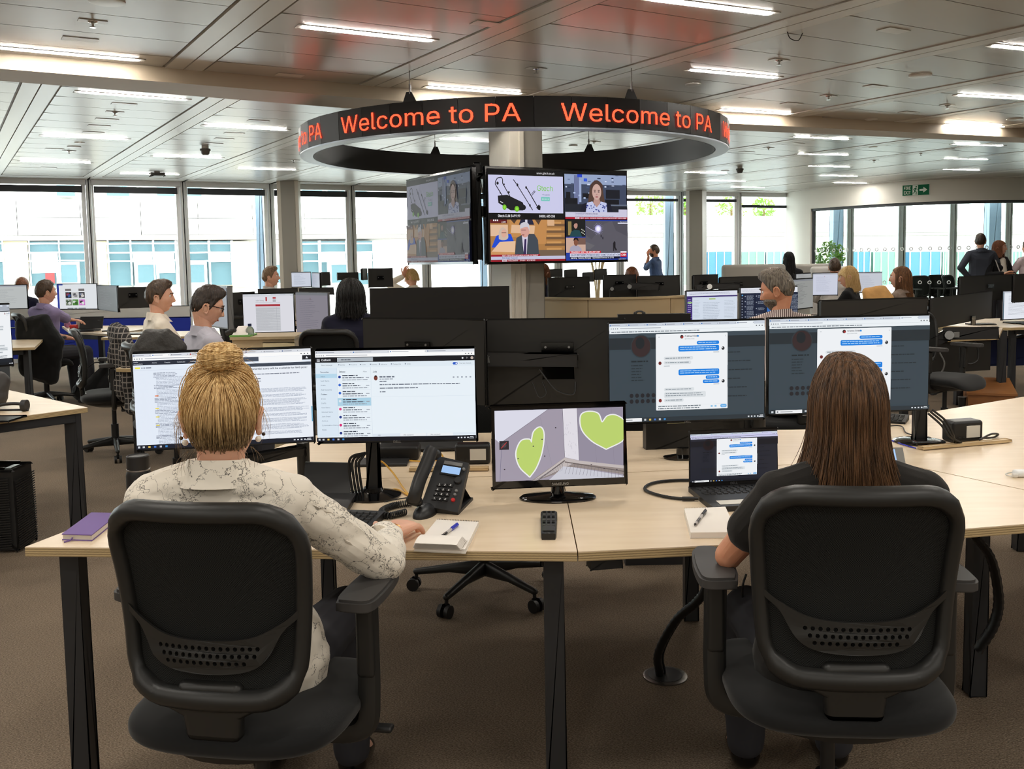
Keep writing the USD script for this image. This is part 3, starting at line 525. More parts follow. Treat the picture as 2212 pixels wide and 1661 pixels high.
def pic_chat(white=(240, 246, 250), page=(58, 70, 78), dlg=(47, 81), brand=None):
    rng = np.random.default_rng(13); c = Canvas(160, 90); c.rect(0, 0, 160, 90, page); browser(c, 0, 0, 160, 1.35, rng, 8, white, (206, 214, 226)); c.rect(0, 6.2, 160, 3, white); c.words(2, 7.2, 90, .9, (130, 138, 146), rng, .0, word=5)
    dk = tuple(int(x * .66) for x in page); c.rect(0, 9.2, 160, 4, tuple(int(x * 1.08) for x in page)); c.rect(0, 13.2, 160, 10.5, dk); c.ell(32, 21, 10.5, 10.5, tuple(int(x * .8) for x in page), 28); c.ell(32, 21, 9.6, 9.6, tuple(int(x * k_) for x, k_ in zip(page, (.92, .56, .52))), 28); c.ell(31, 18, 4.6, 5.4, tuple(int(x * .5) for x in page), 18)
    c.words(22, 34, 17, 1.4, tuple(int(x * .6) for x in page), rng, 0); c.words(22, 38, 13, .9, tuple(int(x * .7) for x in page), rng, .3, 3, 6); c.words(118, 28, 30, .9, dk, rng, .5, 9, 6)
    for i in range(5):
        for j in range(2): c.ell(22 + i * 5.6, 66 + j * 5.2, 2, 2, (36, 36, 40), 12)
    x0, w = dlg[0], dlg[1] - 7; c.rrect(x0, 10.2, w, 70, .8, (243, 246, 249)); c.ell(x0 + w * .36, 13.2, 1.7, 1.7, (60, 40, 40), 14); c.ell(x0 + w * .36 + .5, 13.6, 1, 1, (176, 50, 50), 10); c.text('Cristina Criddle', x0 + w * .40, 13.4, 1.45, (60, 68, 78), True); c.text('@cristinacriddle', x0 + w * .40, 15.6, .95, (140, 150, 160)); c.ell(x0 + w * .40 + 13.6, 12.8, .9, .9, (40, 140, 230), 10); c.rect(x0 + 2.6, 12.8, 1.4, .35, (150, 160, 170)); c.text('x', x0 + w - 3, 13.6, 1.4, (130, 140, 150))
    B = (24, 130, 228); R_ = x0 + w - 9
    def bub(y, h, wd, n, mine=True):
        xx = R_ - wd if mine else x0 + 8
        c.rrect(xx, y, wd, h, 1.3, B if mine else (224, 229, 233)); c.words(xx + 1.6, y + 1.1, wd - 3, .75, (170, 210, 250) if mine else (140, 150, 158), rng, .08, 2.5, n, 7)
    bub(17.4, 3.2, 23, 1); bub(21.4, 5.2, 42, 2); c.ell(R_ + 4, 24.5, 1.6, 1.6, (40, 44, 50), 12); c.ell(R_ + 3.4, 23.9, .7, .7, (190, 190, 190), 8); c.rect(R_ - 6, 27.6, 6, .6, (170, 178, 186))
    bub(31, 3.2, 30, 1, False); bub(35, 3.2, 28, 1, False); c.ell(x0 + 4, 36.8, 1.6, 1.6, (110, 40, 40), 12); c.rect(x0 + 8, 39.2, 6, .6, (170, 178, 186)); bub(43, 5.4, 42, 2); bub(49.2, 3.2, 14, 1); bub(53, 3.2, 17, 1); c.ell(R_ + 4, 54.6, 1.6, 1.6, (40, 44, 50), 12); c.ell(R_ + 3.4, 54, .7, .7, (190, 190, 190), 8); c.rect(R_ - 6, 57, 6, .6, (170, 178, 186))
    bub(59.5, 3.2, 31, 1, False); bub(63.4, 5.4, 43, 2, False); bub(69.4, 3.2, 20, 1, False); c.ell(x0 + 4, 71, 1.6, 1.6, (130, 44, 44), 12); c.rect(x0 + 1, 75.4, w - 2, .15, (214, 220, 226)); c.words(x0 + 2, 76, 44, .9, (120, 130, 138), rng, .05, 2.2, 2); c.rrect(x0 + w - 8, 75.8, 6.6, 3.2, 1.5, (110, 180, 236)); c.text('Send', x0 + w - 6.6, 78, 1.1, (235, 244, 252)); c.rect(x0 + w - .9, 40, .5, 20, (186, 194, 200)); c.rects([(x0 + w - 18 + 4 * k, 76.6, 2, 1.7) for k in range(2)], (150, 200, 236))
    taskbar(c, 160, 90, 4, tuple(int(x * .75) for x in page)); return c
def pic_hearts():
    c = Canvas(160, 96); c.rect(0, 0, 160, 96, (166, 158, 172)); c.poly([(0, 0), (66, 0), (6, 44), (0, 38)], (222, 222, 236)); c.poly([(66, 0), (84, 0), (86, 66), (45, 96), (5, 96), (6, 44)], (163, 155, 170)); c.poly([(102, 0), (160, 0), (160, 80), (104, 71)], (150, 143, 160))
    c.poly([(84, 0), (102, 0), (104, 71), (86, 66)], (228, 224, 232)); rng = np.random.default_rng(2)
    for _ in range(26): x = rng.uniform(87, 101); y = rng.uniform(20, 66); c.line([(x, y), (x + rng.uniform(-2, 2), y + rng.uniform(-4, 4))], .35, (190, 186, 196))
    c.line([(84, 0), (86, 66)], .5, (130, 124, 136)); c.line([(102, 0), (104, 71)], .5, (126, 120, 132)); c.line([(66, 0), (6, 44)], .5, (120, 115, 128)); c.line([(8, 46), (5, 96)], .5, (120, 116, 140)); c.line([(56, 10), (70, 76)], .4, (150, 143, 158)); c.line([(122, 0), (126, 76)], .35, (140, 133, 150)); c.line([(145, 0), (148, 78)], .35, (140, 133, 150))
    def heart(pts, g=1.6):
        q = bez(pts + [pts[0]], 60); p = Polygon(q).buffer(0); c.poly(list(p.buffer(g).exterior.coords), (240, 240, 240)); c.poly(list(p.exterior.coords), (190, 214, 112))
    heart([(42, 90), (30, 76), (26, 58), (32, 42), (42, 40), (45, 44), (48, 30), (56, 24), (60, 34), (57, 58), (50, 78)]); heart([(138, 56), (120, 44), (108, 28), (107, 10), (116, 5), (128, 8), (133, 20), (140, 12), (150, 11), (162, 20), (166, 34), (158, 46)])
    c.poly([(86, 66), (104, 71), (160, 80), (160, 92), (100, 80), (50, 96), (44, 96)], (150, 138, 134)); c.poly([(86, 66), (104, 71), (160, 80), (160, 84), (98, 74), (50, 96), (46, 96)], (196, 186, 184)); c.poly([(84, 78), (98, 80), (160, 94), (160, 96), (66, 96)], (205, 205, 216)); c.line([(86, 72), (160, 88)], 1.4, (110, 100, 98)); c.line([(86, 70), (52, 96)], 1.6, (112, 102, 100))
    for k in range(17): x = 90 + k * 4.2; c.line([(x, 73 + k * .95), (x - 4 + .3 * k, 88 + k * .6)], .3, (110, 106, 116)); c.line([(84 - k * 2, 71 + k * 1.4), (82 - k * 2.6, 84 + k)], .3, (110, 106, 116))
    for x, y in ((74, 24), (60, 62), (46, 48), (57, 39), (27, 64), (10, 78), (150, 84), (134, 82), (118, 76)): c.rect(x, y, 1.6, 1.3, (70, 60, 70))
    c.rect(5, 40, 11.5, 12, (44, 38, 44)); c.ell(10.5, 46, 3.2, 3.2, (70, 64, 70), 14); c.line([(7, 50), (14, 42)], .9, (190, 60, 60)); return c
def pic_tv(dim=1.0):
    c = Canvas(320, 180); D = lambda *k: tuple(int(x * dim) for x in k); rng = np.random.default_rng(5); c.rect(0, 0, 320, 180, D(6, 6, 8))
    # upper left: garden machine advert
    c.rect(2, 12, 166, 73, D(206, 206, 238)); c.text('www.gtech.co.uk', 108, 8.5, 4.2, D(240, 240, 246), width=41); K = D(24, 24, 28)
    c.poly([(22, 52), (42, 50), (76, 64), (82, 76), (76, 80), (50, 80), (23, 66)], K); c.line([(22, 18), (18, 24), (17, 30), (36, 58)], 1.6, K); c.line([(22, 18), (30, 16.5), (33, 20), (33, 28), (54, 62)], 1.6, K); c.ell(22, 28, 2.4, 3, K); c.ell(46, 45, 2, 2.2, K); c.ell(36, 30, 1.5, 1.8, K); c.line([(26, 46), (30, 49)], 1.4, K); c.line([(52, 62), (62, 64)], 2, K)
    c.ell(36, 74, 4.4, 5.2, D(120, 200, 40)); c.ell(36, 74, 2.2, 2.8, D(150, 225, 70)); c.ell(63, 77, 5, 5.6, D(120, 200, 40)); c.ell(63, 77, 2.6, 3, D(150, 225, 70)); c.ell(78, 74, 5, 5, K); c.line([(27, 63), (33, 66)], 1.6, D(220, 220, 226))
    c.line([(56, 20), (64, 30), (98, 79)], 1.5, K); c.ell(65, 30.5, 2, 3, K); c.ell(92, 70, 1.8, 2.6, K); c.line([(84, 34), (110, 74)], 1.8, K); c.line([(96, 48), (102, 41), (104, 43), (97, 50)], 1, K); c.poly([(106, 74), (112, 68), (116, 72), (115, 79), (110, 78)], K); c.ell(84, 35, 1.8, 2.6, K)
    c.text('Gtech', 108, 41, 10.5, D(120, 205, 60), width=36); c.text('* Trustpilot', 119, 50, 2.8, D(90, 96, 120), width=18); c.rrect(117, 53, 20, 8, .8, D(120, 200, 190)); c.text('*****', 118.5, 60, 4, D(230, 240, 245), True, 16); c.text('Gtech CLM £499.99', 21, 93, 4.6, D(238, 238, 244), True, 49); c.text('08081 685 038', 112, 93, 4.4, D(238, 238, 244), True, 36)
    # upper right: presenter in a newsroom
    x0, y0 = 171, 6; c.rect(x0, y0, 149, 76, D(62, 72, 96)); c.rect(x0, y0, 149, 20, D(150, 166, 200))
    for k in range(22): c.rect(x0 + rng.uniform(0, 140), y0 + rng.uniform(0, 26), rng.uniform(3, 9), rng.uniform(1, 3), D(*((210, 220, 245), (70, 84, 120), (40, 50, 80))[k % 3]))
    c.rect(x0 + 22, y0 + 2, 12, 58, D(110, 120, 160)); c.rect(x0 + 34, y0 + 12, 5, 44, D(160, 176, 214)); c.rect(x0 + 30, y0, 11, 6, D(40, 70, 200)); c.rect(x0 + 45, y0 + 8, 8, 6, D(50, 90, 220)); c.rect(x0 + 98, y0 + 30, 34, 18, D(24, 26, 36)); c.rect(x0 + 96, y0 + 50, 34, 12, D(16, 18, 26)); c.rect(x0, y0 + 48, 30, 28, D(18, 20, 28)); c.rect(x0 + 3, y0 + 36, 10, 12, D(14, 16, 24)); c.rect(x0 + 42, y0 + 38, 24, 10, D(16, 18, 26)); c.rect(x0, y0 + 60, 149, 16, D(30, 34, 44)); c.rect(x0 + 92, y0 + 60, 57, 3, D(100, 110, 130)); c.rects([(x0 + 20 + 12 * k, y0 + 36 + (k % 3) * 5, 5, 3) for k in range(4)], D(180, 196, 230))
    hx, hy = x0 + 75, y0 + 36; c.poly(bez([(hx - 22, y0 + 68), (hx - 18, hy + 4), (hx - 13, hy - 16), (hx, hy - 25), (hx + 13, hy - 16), (hx + 17, hy + 4), (hx + 20, y0 + 66), (hx, y0 + 72), (hx - 22, y0 + 68)], 40), D(86, 62, 52)); c.poly([(hx - 40, y0 + 76), (hx - 34, y0 + 60), (hx - 12, y0 + 54), (hx + 12, y0 + 54), (hx + 34, y0 + 60), (hx + 40, y0 + 76)], D(20, 22, 40)); c.poly([(hx - 26, y0 + 76), (hx - 23, y0 + 57), (hx - 10, y0 + 54), (hx, y0 + 66), (hx + 10, y0 + 54), (hx + 24, y0 + 57), (hx + 26, y0 + 76)], D(196, 202, 236))
    for k in range(26): c.ell(hx + rng.uniform(-24, 24), y0 + rng.uniform(60, 76), 1.6, 1.3, D(50, 60, 140), 7)
    c.poly([(hx - 6, hy + 12), (hx + 6, hy + 12), (hx + 9, y0 + 57), (hx, y0 + 66), (hx - 9, y0 + 57)], D(188, 148, 140)); c.ell(hx, hy - 1, 11, 16, D(206, 170, 160), 28); c.poly(bez([(hx - 12, hy - 4), (hx - 8, hy - 16), (hx, hy - 19), (hx + 8, hy - 16), (hx + 12, hy - 4), (hx + 14, hy - 16), (hx, hy - 25), (hx - 14, hy - 16), (hx - 12, hy - 4)], 40), D(78, 54, 48)); c.rects([(hx - 7, hy - 5, 4.6, 1.3), (hx + 2.6, hy - 5, 4.6, 1.3)], D(96, 66, 60)); c.rects([(hx - 6.4, hy - 2, 3.6, 1.8), (hx + 3, hy - 2, 3.6, 1.8)], D(60, 44, 50)); c.ell(hx, hy + 4, 2, 1, D(180, 136, 128), 10); c.ell(hx, hy + 9, 3.6, 1.5, D(164, 92, 96), 14)
    c.rect(x0, 82, 149, 10, D(206, 204, 226)); c.rect(x0 + 128, 76, 21, 6, D(206, 204, 226)); c.text('COUNCILS FUNDING CRISIS', x0 + 23, 87, 3.2, D(96, 90, 130), width=54); c.text('15 authorities at serious risk of insolvency in 5 years at current rate', x0 + 23, 91.2, 1.9, D(110, 110, 140), width=92); c.rect(x0, 92, 149, 4.2, D(170, 24, 44)); c.rect(x0 + 23, 92.4, 10, 3.4, D(230, 226, 236)); c.text('BBC', x0 + 24, 95.3, 2.3, D(150, 20, 30), True, 8); c.text('NEWS  10.36  JOHNSON ORDERED TO APPEAR IN COURT OVER CLAIMS', x0 + 35, 95.4, 2.2, D(240, 226, 232), True, 112)
    # lower left: parliament
    x0, y0 = 3, 98; W, H = 166, 82; c.rect(x0, y0, W, H, D(176, 126, 72))
    for k in range(5): c.rect(x0 + 120, y0 + 8 + k * 13, 46, 5, D(120, 88, 60)); c.rect(x0 + 124, y0 + 4 + k * 13, 34, 4, D(206, 152, 92))
    c.poly([(x0 + 106, y0), (x0 + 126, y0), (x0 + 122, y0 + 48), (x0 + 102, y0 + 48)], D(196, 140, 82)); c.rect(x0 + 126, y0, 16, 12, D(222, 178, 138)); c.rect(x0 + 104, y0 + 60, 62, 22, D(116, 96, 78)); c.poly([(x0 + 42, y0), (x0 + 110, y0), (x0 + 106, y0 + 34), (x0 + 40, y0 + 34)], D(196, 140, 80)); c.poly([(x0 + 46, y0 + 10), (x0 + 98, y0 + 12), (x0 + 96, y0 + 28), (x0 + 44, y0 + 26)], D(226, 186, 150)); c.poly([(x0 + 44, y0), (x0 + 58, y0), (x0 + 52, y0 + 8)], D(76, 56, 44)); c.poly([(x0 + 98, y0), (x0 + 112, y0), (x0 + 106, y0 + 10)], D(84, 62, 48))
    c.rect(x0, y0, 36, 7, D(96, 24, 30)); c.text('LIVE', x0 + 24, y0 + 6.4, 3, D(240, 230, 230), True); c.rects([(x0 + 6 + 4 * k, y0, 3, 3) for k in range(3)], D(235, 230, 232)); c.rect(x0, y0 + 10, 38, 22, D(228, 190, 158)); c.poly([(x0 + 62, y0 + 10), (x0 + 66, y0), (x0 + 92, y0), (x0 + 96, y0 + 10)], D(34, 36, 62)); c.rect(x0 + 76, y0, 5, 10, D(216, 216, 232))
    c.poly([(x0 + 2, y0 + 54), (x0 + 12, y0 + 32), (x0 + 24, y0 + 27), (x0 + 44, y0 + 28), (x0 + 50, y0 + 42), (x0 + 48, y0 + 54)], D(30, 76, 210)); c.poly(bez([(x0 + 18, y0 + 38), (x0 + 18, y0 + 24), (x0 + 26, y0 + 15), (x0 + 36, y0 + 22), (x0 + 38, y0 + 36), (x0 + 28, y0 + 40), (x0 + 18, y0 + 38)], 24), D(206, 186, 170)); c.ell(x0 + 29, y0 + 27, 6, 8, D(222, 172, 152)); c.rect(x0 + 24, y0 + 25, 10, 1.2, D(90, 60, 60)); c.poly([(x0, y0 + 64), (x0 + 20, y0 + 43), (x0 + 54, y0 + 42), (x0 + 52, y0 + 66), (x0, y0 + 70)], D(232, 192, 158)); c.poly([(x0, y0 + 62), (x0 + 52, y0 + 64), (x0 + 50, y0 + 70), (x0, y0 + 70)], D(206, 150, 96))
    c.poly([(x0 + 52, y0 + 70), (x0 + 56, y0 + 36), (x0 + 72, y0 + 28), (x0 + 96, y0 + 28), (x0 + 104, y0 + 40), (x0 + 106, y0 + 70)], D(66, 74, 84)); c.poly([(x0 + 68, y0 + 30), (x0 + 82, y0 + 26), (x0 + 78, y0 + 70), (x0 + 72, y0 + 70)], D(216, 208, 226)); c.poly([(x0 + 74, y0 + 38), (x0 + 78, y0 + 38), (x0 + 77, y0 + 68), (x0 + 71, y0 + 68)], D(52, 36, 84)); c.ell(x0 + 75, y0 + 22, 10, 13, D(216, 162, 150)); c.poly(bez([(x0 + 64, y0 + 18), (x0 + 66, y0 + 8), (x0 + 76, y0 + 5), (x0 + 84, y0 + 9), (x0 + 85, y0 + 22), (x0 + 80, y0 + 14), (x0 + 64, y0 + 18)], 24), D(206, 204, 214)); c.rect(x0 + 67, y0 + 20, 10, 1, D(120, 80, 80)); c.ell(x0 + 71, y0 + 30, 3, 1.2, D(150, 80, 80), 10)
    c.rect(x0, y0 + 68, 108, 4, D(160, 24, 44)); c.text("NEXT STEPS ON SCOTLAND'S FUTURE STATEMENT", x0 + 24, y0 + 71.4, 2.6, D(240, 226, 230), True, 80); c.rect(x0, y0 + 71.8, W, 9.8, D(196, 196, 222)); c.text('Michael Russell', x0 + 24, y0 + 76, 3, D(64, 96, 150), width=34); c.text('Government Business & Constitutional Relations Secretary', x0 + 24, y0 + 80.3, 2.8, D(96, 116, 160), width=116)
    c.rect(x0, y0 + 81, W, 0.9, D(150, 24, 40)); c.rect(x0, 176, W, 4, D(146, 20, 36)); c.rect(x0 + 24, 176.3, 11, 3.4, D(230, 226, 236)); c.text('BBC', x0 + 25, 179.2, 2.3, D(150, 20, 30), True, 9); c.text('PARLIAMENT   29 MAY   HOLYROOD', x0 + 37, 179.2, 2.4, D(240, 226, 230), True, 60)
    # lower right: mountain report
    x0, y0 = 171, 98; c.rect(x0, y0, 149, 82, D(30, 60, 160)); c.rect(x0, y0, 46, 34, D(24, 26, 26)); c.rect(x0 + 5, y0 + 3, 8, 28, D(150, 130, 80)); c.poly([(x0 + 8, y0 + 34), (x0 + 12, y0 + 24), (x0 + 20, y0 + 20), (x0 + 32, y0 + 21), (x0 + 38, y0 + 34)], D(30, 70, 76)); c.ell(x0 + 23, y0 + 11, 4.5, 6.5, D(186, 140, 126)); c.poly(bez([(x0 + 17, y0 + 14), (x0 + 18, y0 + 4), (x0 + 24, y0 + 2), (x0 + 29, y0 + 6), (x0 + 29, y0 + 14), (x0 + 27, y0 + 7), (x0 + 20, y0 + 8), (x0 + 17, y0 + 14)], 20), D(26, 18, 20)); c.rects([(x0 + 36 + (k % 3) * 3, y0 + 18 + k * 2, 2.4, 2) for k in range(6)], D(200, 205, 190))
    c.rect(x0, y0 + 36, 46, 30, D(206, 172, 156)); c.rect(x0 + 26, y0 + 36, 20, 14, D(120, 90, 80)); c.poly([(x0 + 6, y0 + 66), (x0 + 10, y0 + 55), (x0 + 18, y0 + 51), (x0 + 28, y0 + 52), (x0 + 36, y0 + 58), (x0 + 37, y0 + 66)], D(170, 164, 184)); c.ell(x0 + 23, y0 + 45, 5, 7.5, D(134, 84, 64)); c.poly(bez([(x0 + 17, y0 + 43), (x0 + 19, y0 + 36.5), (x0 + 27, y0 + 36.5), (x0 + 29, y0 + 43), (x0 + 23, y0 + 39), (x0 + 17, y0 + 43)], 16), D(22, 16, 18))
    c.rect(x0 + 46, y0 + 2, 103, 66, D(92, 90, 100)); c.poly([(x0 + 46, y0 + 2), (x0 + 110, y0 + 2), (x0 + 90, y0 + 8), (x0 + 60, y0 + 40), (x0 + 46, y0 + 30)], D(84, 82, 92)); c.poly([(x0 + 46, y0 + 44), (x0 + 68, y0 + 52), (x0 + 56, y0 + 60), (x0 + 46, y0 + 58)], D(104, 102, 108)); c.poly([(x0 + 149, y0 + 2), (x0 + 149, y0 + 34), (x0 + 120, y0 + 22), (x0 + 110, y0 + 2)], D(82, 80, 90))
    sx_, sy_ = x0 + 76, y0 + 18
    for k in range(20): a = k * .314; c.line([(sx_, sy_), (sx_ + 13 * math.cos(a), sy_ + 13 * math.sin(a))], .5, D(150, 146, 190))
    c.ell(sx_, sy_, 8, 8, D(168, 164, 214)); c.ell(sx_, sy_, 6, 6, D(220, 216, 250)); c.ell(sx_, sy_, 4, 4, D(250, 250, 255)); c.line([(x0 + 47, y0 + 13), (x0 + 60, y0 + 20), (x0 + 80, y0 + 28)], 1, D(176, 172, 200)); c.poly([(x0 + 112, y0 + 48), (x0 + 115, y0 + 43), (x0 + 118, y0 + 46), (x0 + 118, y0 + 56), (x0 + 122, y0 + 62), (x0 + 118, y0 + 63), (x0 + 116, y0 + 57), (x0 + 114, y0 + 64), (x0 + 112, y0 + 64)], D(30, 28, 34)); c.ell(x0 + 83, y0 + 33, 1.5, 3, D(50, 48, 58), 10); c.ell(x0 + 87, y0 + 37, 1.5, 3, D(50, 48, 58), 10)
    c.text('May 22, 2019', x0 + 147, y0 + 4.6, 2, D(225, 226, 236), right=True); c.rect(x0 + 124, y0 + 5.2, 24, 2.6, D(216, 216, 232)); c.rect(x0 + 8, y0 + 63, 74, 4.6, D(206, 30, 46)); c.text('TRAGEDY ON THE MOUNTAIN', x0 + 9.5, y0 + 66.6, 3.2, D(246, 240, 244), True, 70); c.rect(x0 + 8, y0 + 67.6, 122, 7.2, D(216, 220, 240)); c.text('SON OF FIRST SHERPA TO REACH EVEREST SUMMIT SPEAKS WITH CNN', x0 + 9.5, y0 + 73.2, 3.6, D(50, 60, 104), True, 119); c.rect(x0 + 8, y0 + 74.8, 120, 4.8, D(10, 16, 44)); c.text('Jamling Tenzing Norgay   Summited Everest in 1996', x0 + 9.5, y0 + 78.4, 2.9, D(226, 230, 240), True, 104)
    c.rect(x0 + 130, y0 + 64, 15, 3.6, D(216, 214, 226)); c.rect(x0 + 130, y0 + 67.6, 15, 8.6, D(196, 16, 40)); c.text('CNN', x0 + 131.6, y0 + 74, 4.4, D(250, 244, 246), True, 12); c.rect(x0 + 124, y0 + 79.4, 20, 2.4, D(20, 40, 110)); c.text('NEWS STREAM', x0 + 125, y0 + 81.4, 1.6, D(226, 230, 240), True, 18); return c
# ---- flat screens given by their picture corners
def frame3(tl, tr, bl, dl, dr=None):
    a = PD(*tl, dl)
    if dr is None:
        lo, hi = dl * .6, dl * 1.6
        for _ in range(60):
            mid = (lo + hi) / 2
            if (PD(*tr, mid)[2] - a[2]) * (1 if (tr[1] > 560) else -1) > 0: lo = mid
            else: hi = mid
        dr = mid
    b = PD(*tr, dr); z = (a[2] + b[2]) / 2; a[2] = b[2] = z; c = PD(*bl, dl); return a, b, z - c[2]
def monitor(name, tl, tr, bl, dl, dr=None, pic=None, label='', group=None, cat='monitor', depth=.028, bez=(.008, .008, .016), logo=None, housing='plastic_black', stand=None, glossy=None, dim=None, back=None):
    """screen whose front's top left, top right, bottom left corners show at these pixels; dl, dr = distance of its left and right edge"""
    a, b, h = frame3(tl, tr, bl, dl, dr); u = unit(b - a); w = np.linalg.norm(b - a); n = A_([u[1], -u[0], 0])
    if n @ (a - CAM) > 0 and not back: pass
    mid = (a + b) / 2 - A_([0, 0, h / 2]); R = np.stack([u, -n, A_([0, 0, 1.0])], 1); base = A_([mid[0], mid[1], mid[2] - h / 2])
    t = thing(name, label, cat, base, math.atan2(u[1], u[0]), group)
    put('housing', MB().box((0, depth / 2, 0), (w, depth, h), ch=.006, M=R, o=mid).box((0, depth + .008, -.02), (w * .62, .022, h * .66), ch=.01, M=R, o=mid), mat(housing), t)
    if pic is not None:
        O = a + u * bez[0] - A_([0, 0, bez[1]]) + n * .0006
        v, f, c = pic.build(O, u * (w - 2 * bez[0]), A_([0, 0, -(h - bez[1] - bez[2])]), n); put('display', (v, f), PIC, t, col=c)
    if logo:
        v, f, W = glyphs(logo, True); s = .0075; P = mid - A_([0, 0, h / 2 - bez[2] * .5 + s * .36]) + n * .0008; put('logo', (P + (v[:, :1] - W / 2) * s * u + v[:, 1:2] * s * A_([0, 0, 1]), f), mat('silver'), t, smooth=False)
    return t, mid, u, n, w, h, R
def neck_stand(t, mid, u, n, h, zt, basefn, w=.055, off=0):
    p = mid - n * .06 + u * off; put('neck', MB().box((p[0], p[1], (zt + mid[2]) / 2), (w, .05, mid[2] - zt), ch=.008, M=None), mat('plastic_black'), t)
ZT = .735
tv1 = monitor('television', (1047, 357), (1356, 369.5), (1050, 573), 7.9, 8.58, pic_tv(), 'lit wall television showing four news and advert channels, front of the column', 'hanging televisions', 'television', .05, (.02, .02, .026), housing='gloss_black')
tv2 = monitor('television', (876, 388), (1018, 358), (881, 573), 9.2, 7.91, pic_tv(.5), 'pale television turned to the left windows, beside the brighter one', 'hanging televisions', 'television', .05, (.02, .02, .026), housing='gloss_black')
mt = thing('television_mount', 'black metal pole frame holding the two televisions at the column', 'bracket', (-.12, 8.15, 1.5), 0); mk = MB()
for x, y, z0, z1 in ((-.27, 8.12, 1.47, 2.3), (-.1, 8.25, 1.47, 2.25)): mk.box((x, y, (z0 + z1) / 2), (.07, .07, z1 - z0), ch=.01)
mk.box((-.1, 8.34, 1.9), (.5, .06, .09)).box((.25, 8.38, 1.9), (.7, .05, .09)).beam((.03, 8.56, 1.9), (-.45, 8.40, 1.9), .06, .09).beam((-.1, 8.45, 1.9), (-.63, 8.60, 1.9), .06, .09); put('pole_frame', mk, mat('plastic_black'), mt)
put('junction_box', MB().box((-.235, 8.06, 2.17), (.09, .06, .07), ch=.02).sphere((-.2, 8.05, 2.21), .03), mat('plastic_black'), mt); put('wire', MB().tube(bez([(-.24, 8.05, 2.15), (-.22, 8.06, 2.0), (-.19, 8.06, 1.85), (-.2, 8.07, 1.7)]), .003, 5), mat('cable_black'), mt)
# ================================================================ FRONT DESKS
custom('desk_top', {**_g, 'm': ('mapping', {'scale': (1.2, 9, 9), 'rotation': (0, 0, .05)}), 'n': ('noise_texture', {'scale': 3.0, 'detail': 3.0}), 'r': ('rgb_ramp', {'ramp': [(.3, lin(224, 202, 172)), (.7, lin(232, 212, 184))]}), 'p': ('principled_bsdf', {'roughness': .32, 'specular_ior_level': .4})}, [('g.position', 'm.vector'), ('m.vector', 'n.vector'), ('n.fac', 'r.fac'), ('r.color', 'p.base_color')], 'p.BSDF')
custom('ply_edge', {**_g, 'w': ('wave_texture', {'bands_direction': 'z', 'scale': 50.0, 'distortion': .6, 'detail': 1.0, 'detail_scale': 3.0}), 'r': ('rgb_ramp', {'ramp': [(.3, lin(150, 128, 92)), (.6, lin(196, 172, 128))]}), 'p': ('principled_bsdf', {'roughness': .6})}, [('g.position', 'w.vector'), ('w.fac', 'r.fac'), ('r.color', 'p.base_color')], 'p.BSDF')
mat('desk_leg', (48, 49, 52), .5, metal=.3)
def desk(poly, label, legs=(), beams=(), z=ZT, th=.026, name='desk', group=None, leg=.06, top=None):
    P = Polygon(poly); c = P.centroid; t = thing(name, label, 'desk', (c.x, c.y, 0), 0, group); P = P.buffer(-.0015)
    put('tabletop', MB().prism(P, z - .003, z), _MATS['desk_top'] if top is None else mat(top), t); put('edge_band', MB().prism(P, z - th, z - .003), _MATS['ply_edge'], t)
    for x, y in legs: put('leg', MB().box((x, y, (z - th) / 2), (leg, leg, z - th), ch=.004), mat('desk_leg'), t)
    for a, b in beams: put('frame_rail', MB().beam((*a, z - th - .025), (*b, z - th - .025), .05, .05, ch=.003), mat('desk_leg'), t)
    return t
desk([(-1.315, 2.485), (.158, 2.362), (.165, 3.215), (-1.105, 3.225)], 'beige desk with plywood edge in front of the woman with the hair bun', [(-1.235, 2.59), (.10, 2.475), (-.98, 3.15)], [((.09, 2.47), (.09, 3.15)), ((-1.2, 2.64), (-.98, 3.15))])
desk([(.158, 2.362), (.8, 2.425), (1.39, 2.54), (1.75, 2.63), (1.335, 3.37), (.165, 3.215)], 'beige desk with plywood edge in front of the woman with long brown hair', [(1.53, 3.07)], [((.19, 2.455), (.28, 2.47))])
desk([(-1.105, 3.228), (.165, 3.218), (.17, 4.05), (-.9, 4.06)], 'beige desk behind the front left monitors', [(-.8, 3.95)], [((-.8, 3.95), (.1, 3.95))])
desk([(.168, 3.218), (1.333, 3.373), (1.3, 4.0), (.172, 4.05)], 'beige desk behind the front right monitors, with a small monitor standing on it', [(.71, 3.77), (1.2, 3.9)], [((.25, 3.9), (1.2, 3.9))])
desk([(1.753, 2.633), (2.9, 2.95), (3.25, 3.8), (2.61, 4.81), (1.96, 4.4), (1.303, 4.0), (1.338, 3.374)], 'wide beige desk at the right picture edge', [(1.90, 3.16), (2.5, 4.6), (1.45, 3.95)], [((1.9, 3.0), (2.6, 3.1))])
mons = 'monitors on the front desks'
M1 = monitor('monitor', (281, 761), (675, 748), (294, 980), 2.80, 2.90, pic_agenda(), 'black framed monitor with a white agenda page behind the hair bun', mons, bez=(.006, .006, .014))
M2 = monitor('monitor', (676, 749), (1029, 754), (685, 963), 2.90, 2.90, pic_mail(), 'black framed monitor with an email inbox on screen, left front desk', mons, logo='DELL', bez=(.006, .006, .016))
R1 = monitor('monitor', (1312, 697), (1655, 687), (1321, 922), 3.40, 3.46, pic_chat(), 'monitor with a white message window on a dark page, left of the brown hair', mons, logo='DELL', bez=(.006, .006, .016))
R2 = monitor('monitor', (1658, 687), (2011, 677), (1664, 902), 3.46, 3.52, pic_chat(), 'monitor with a dark page partly hidden by long brown hair', mons, bez=(.006, .006, .014))
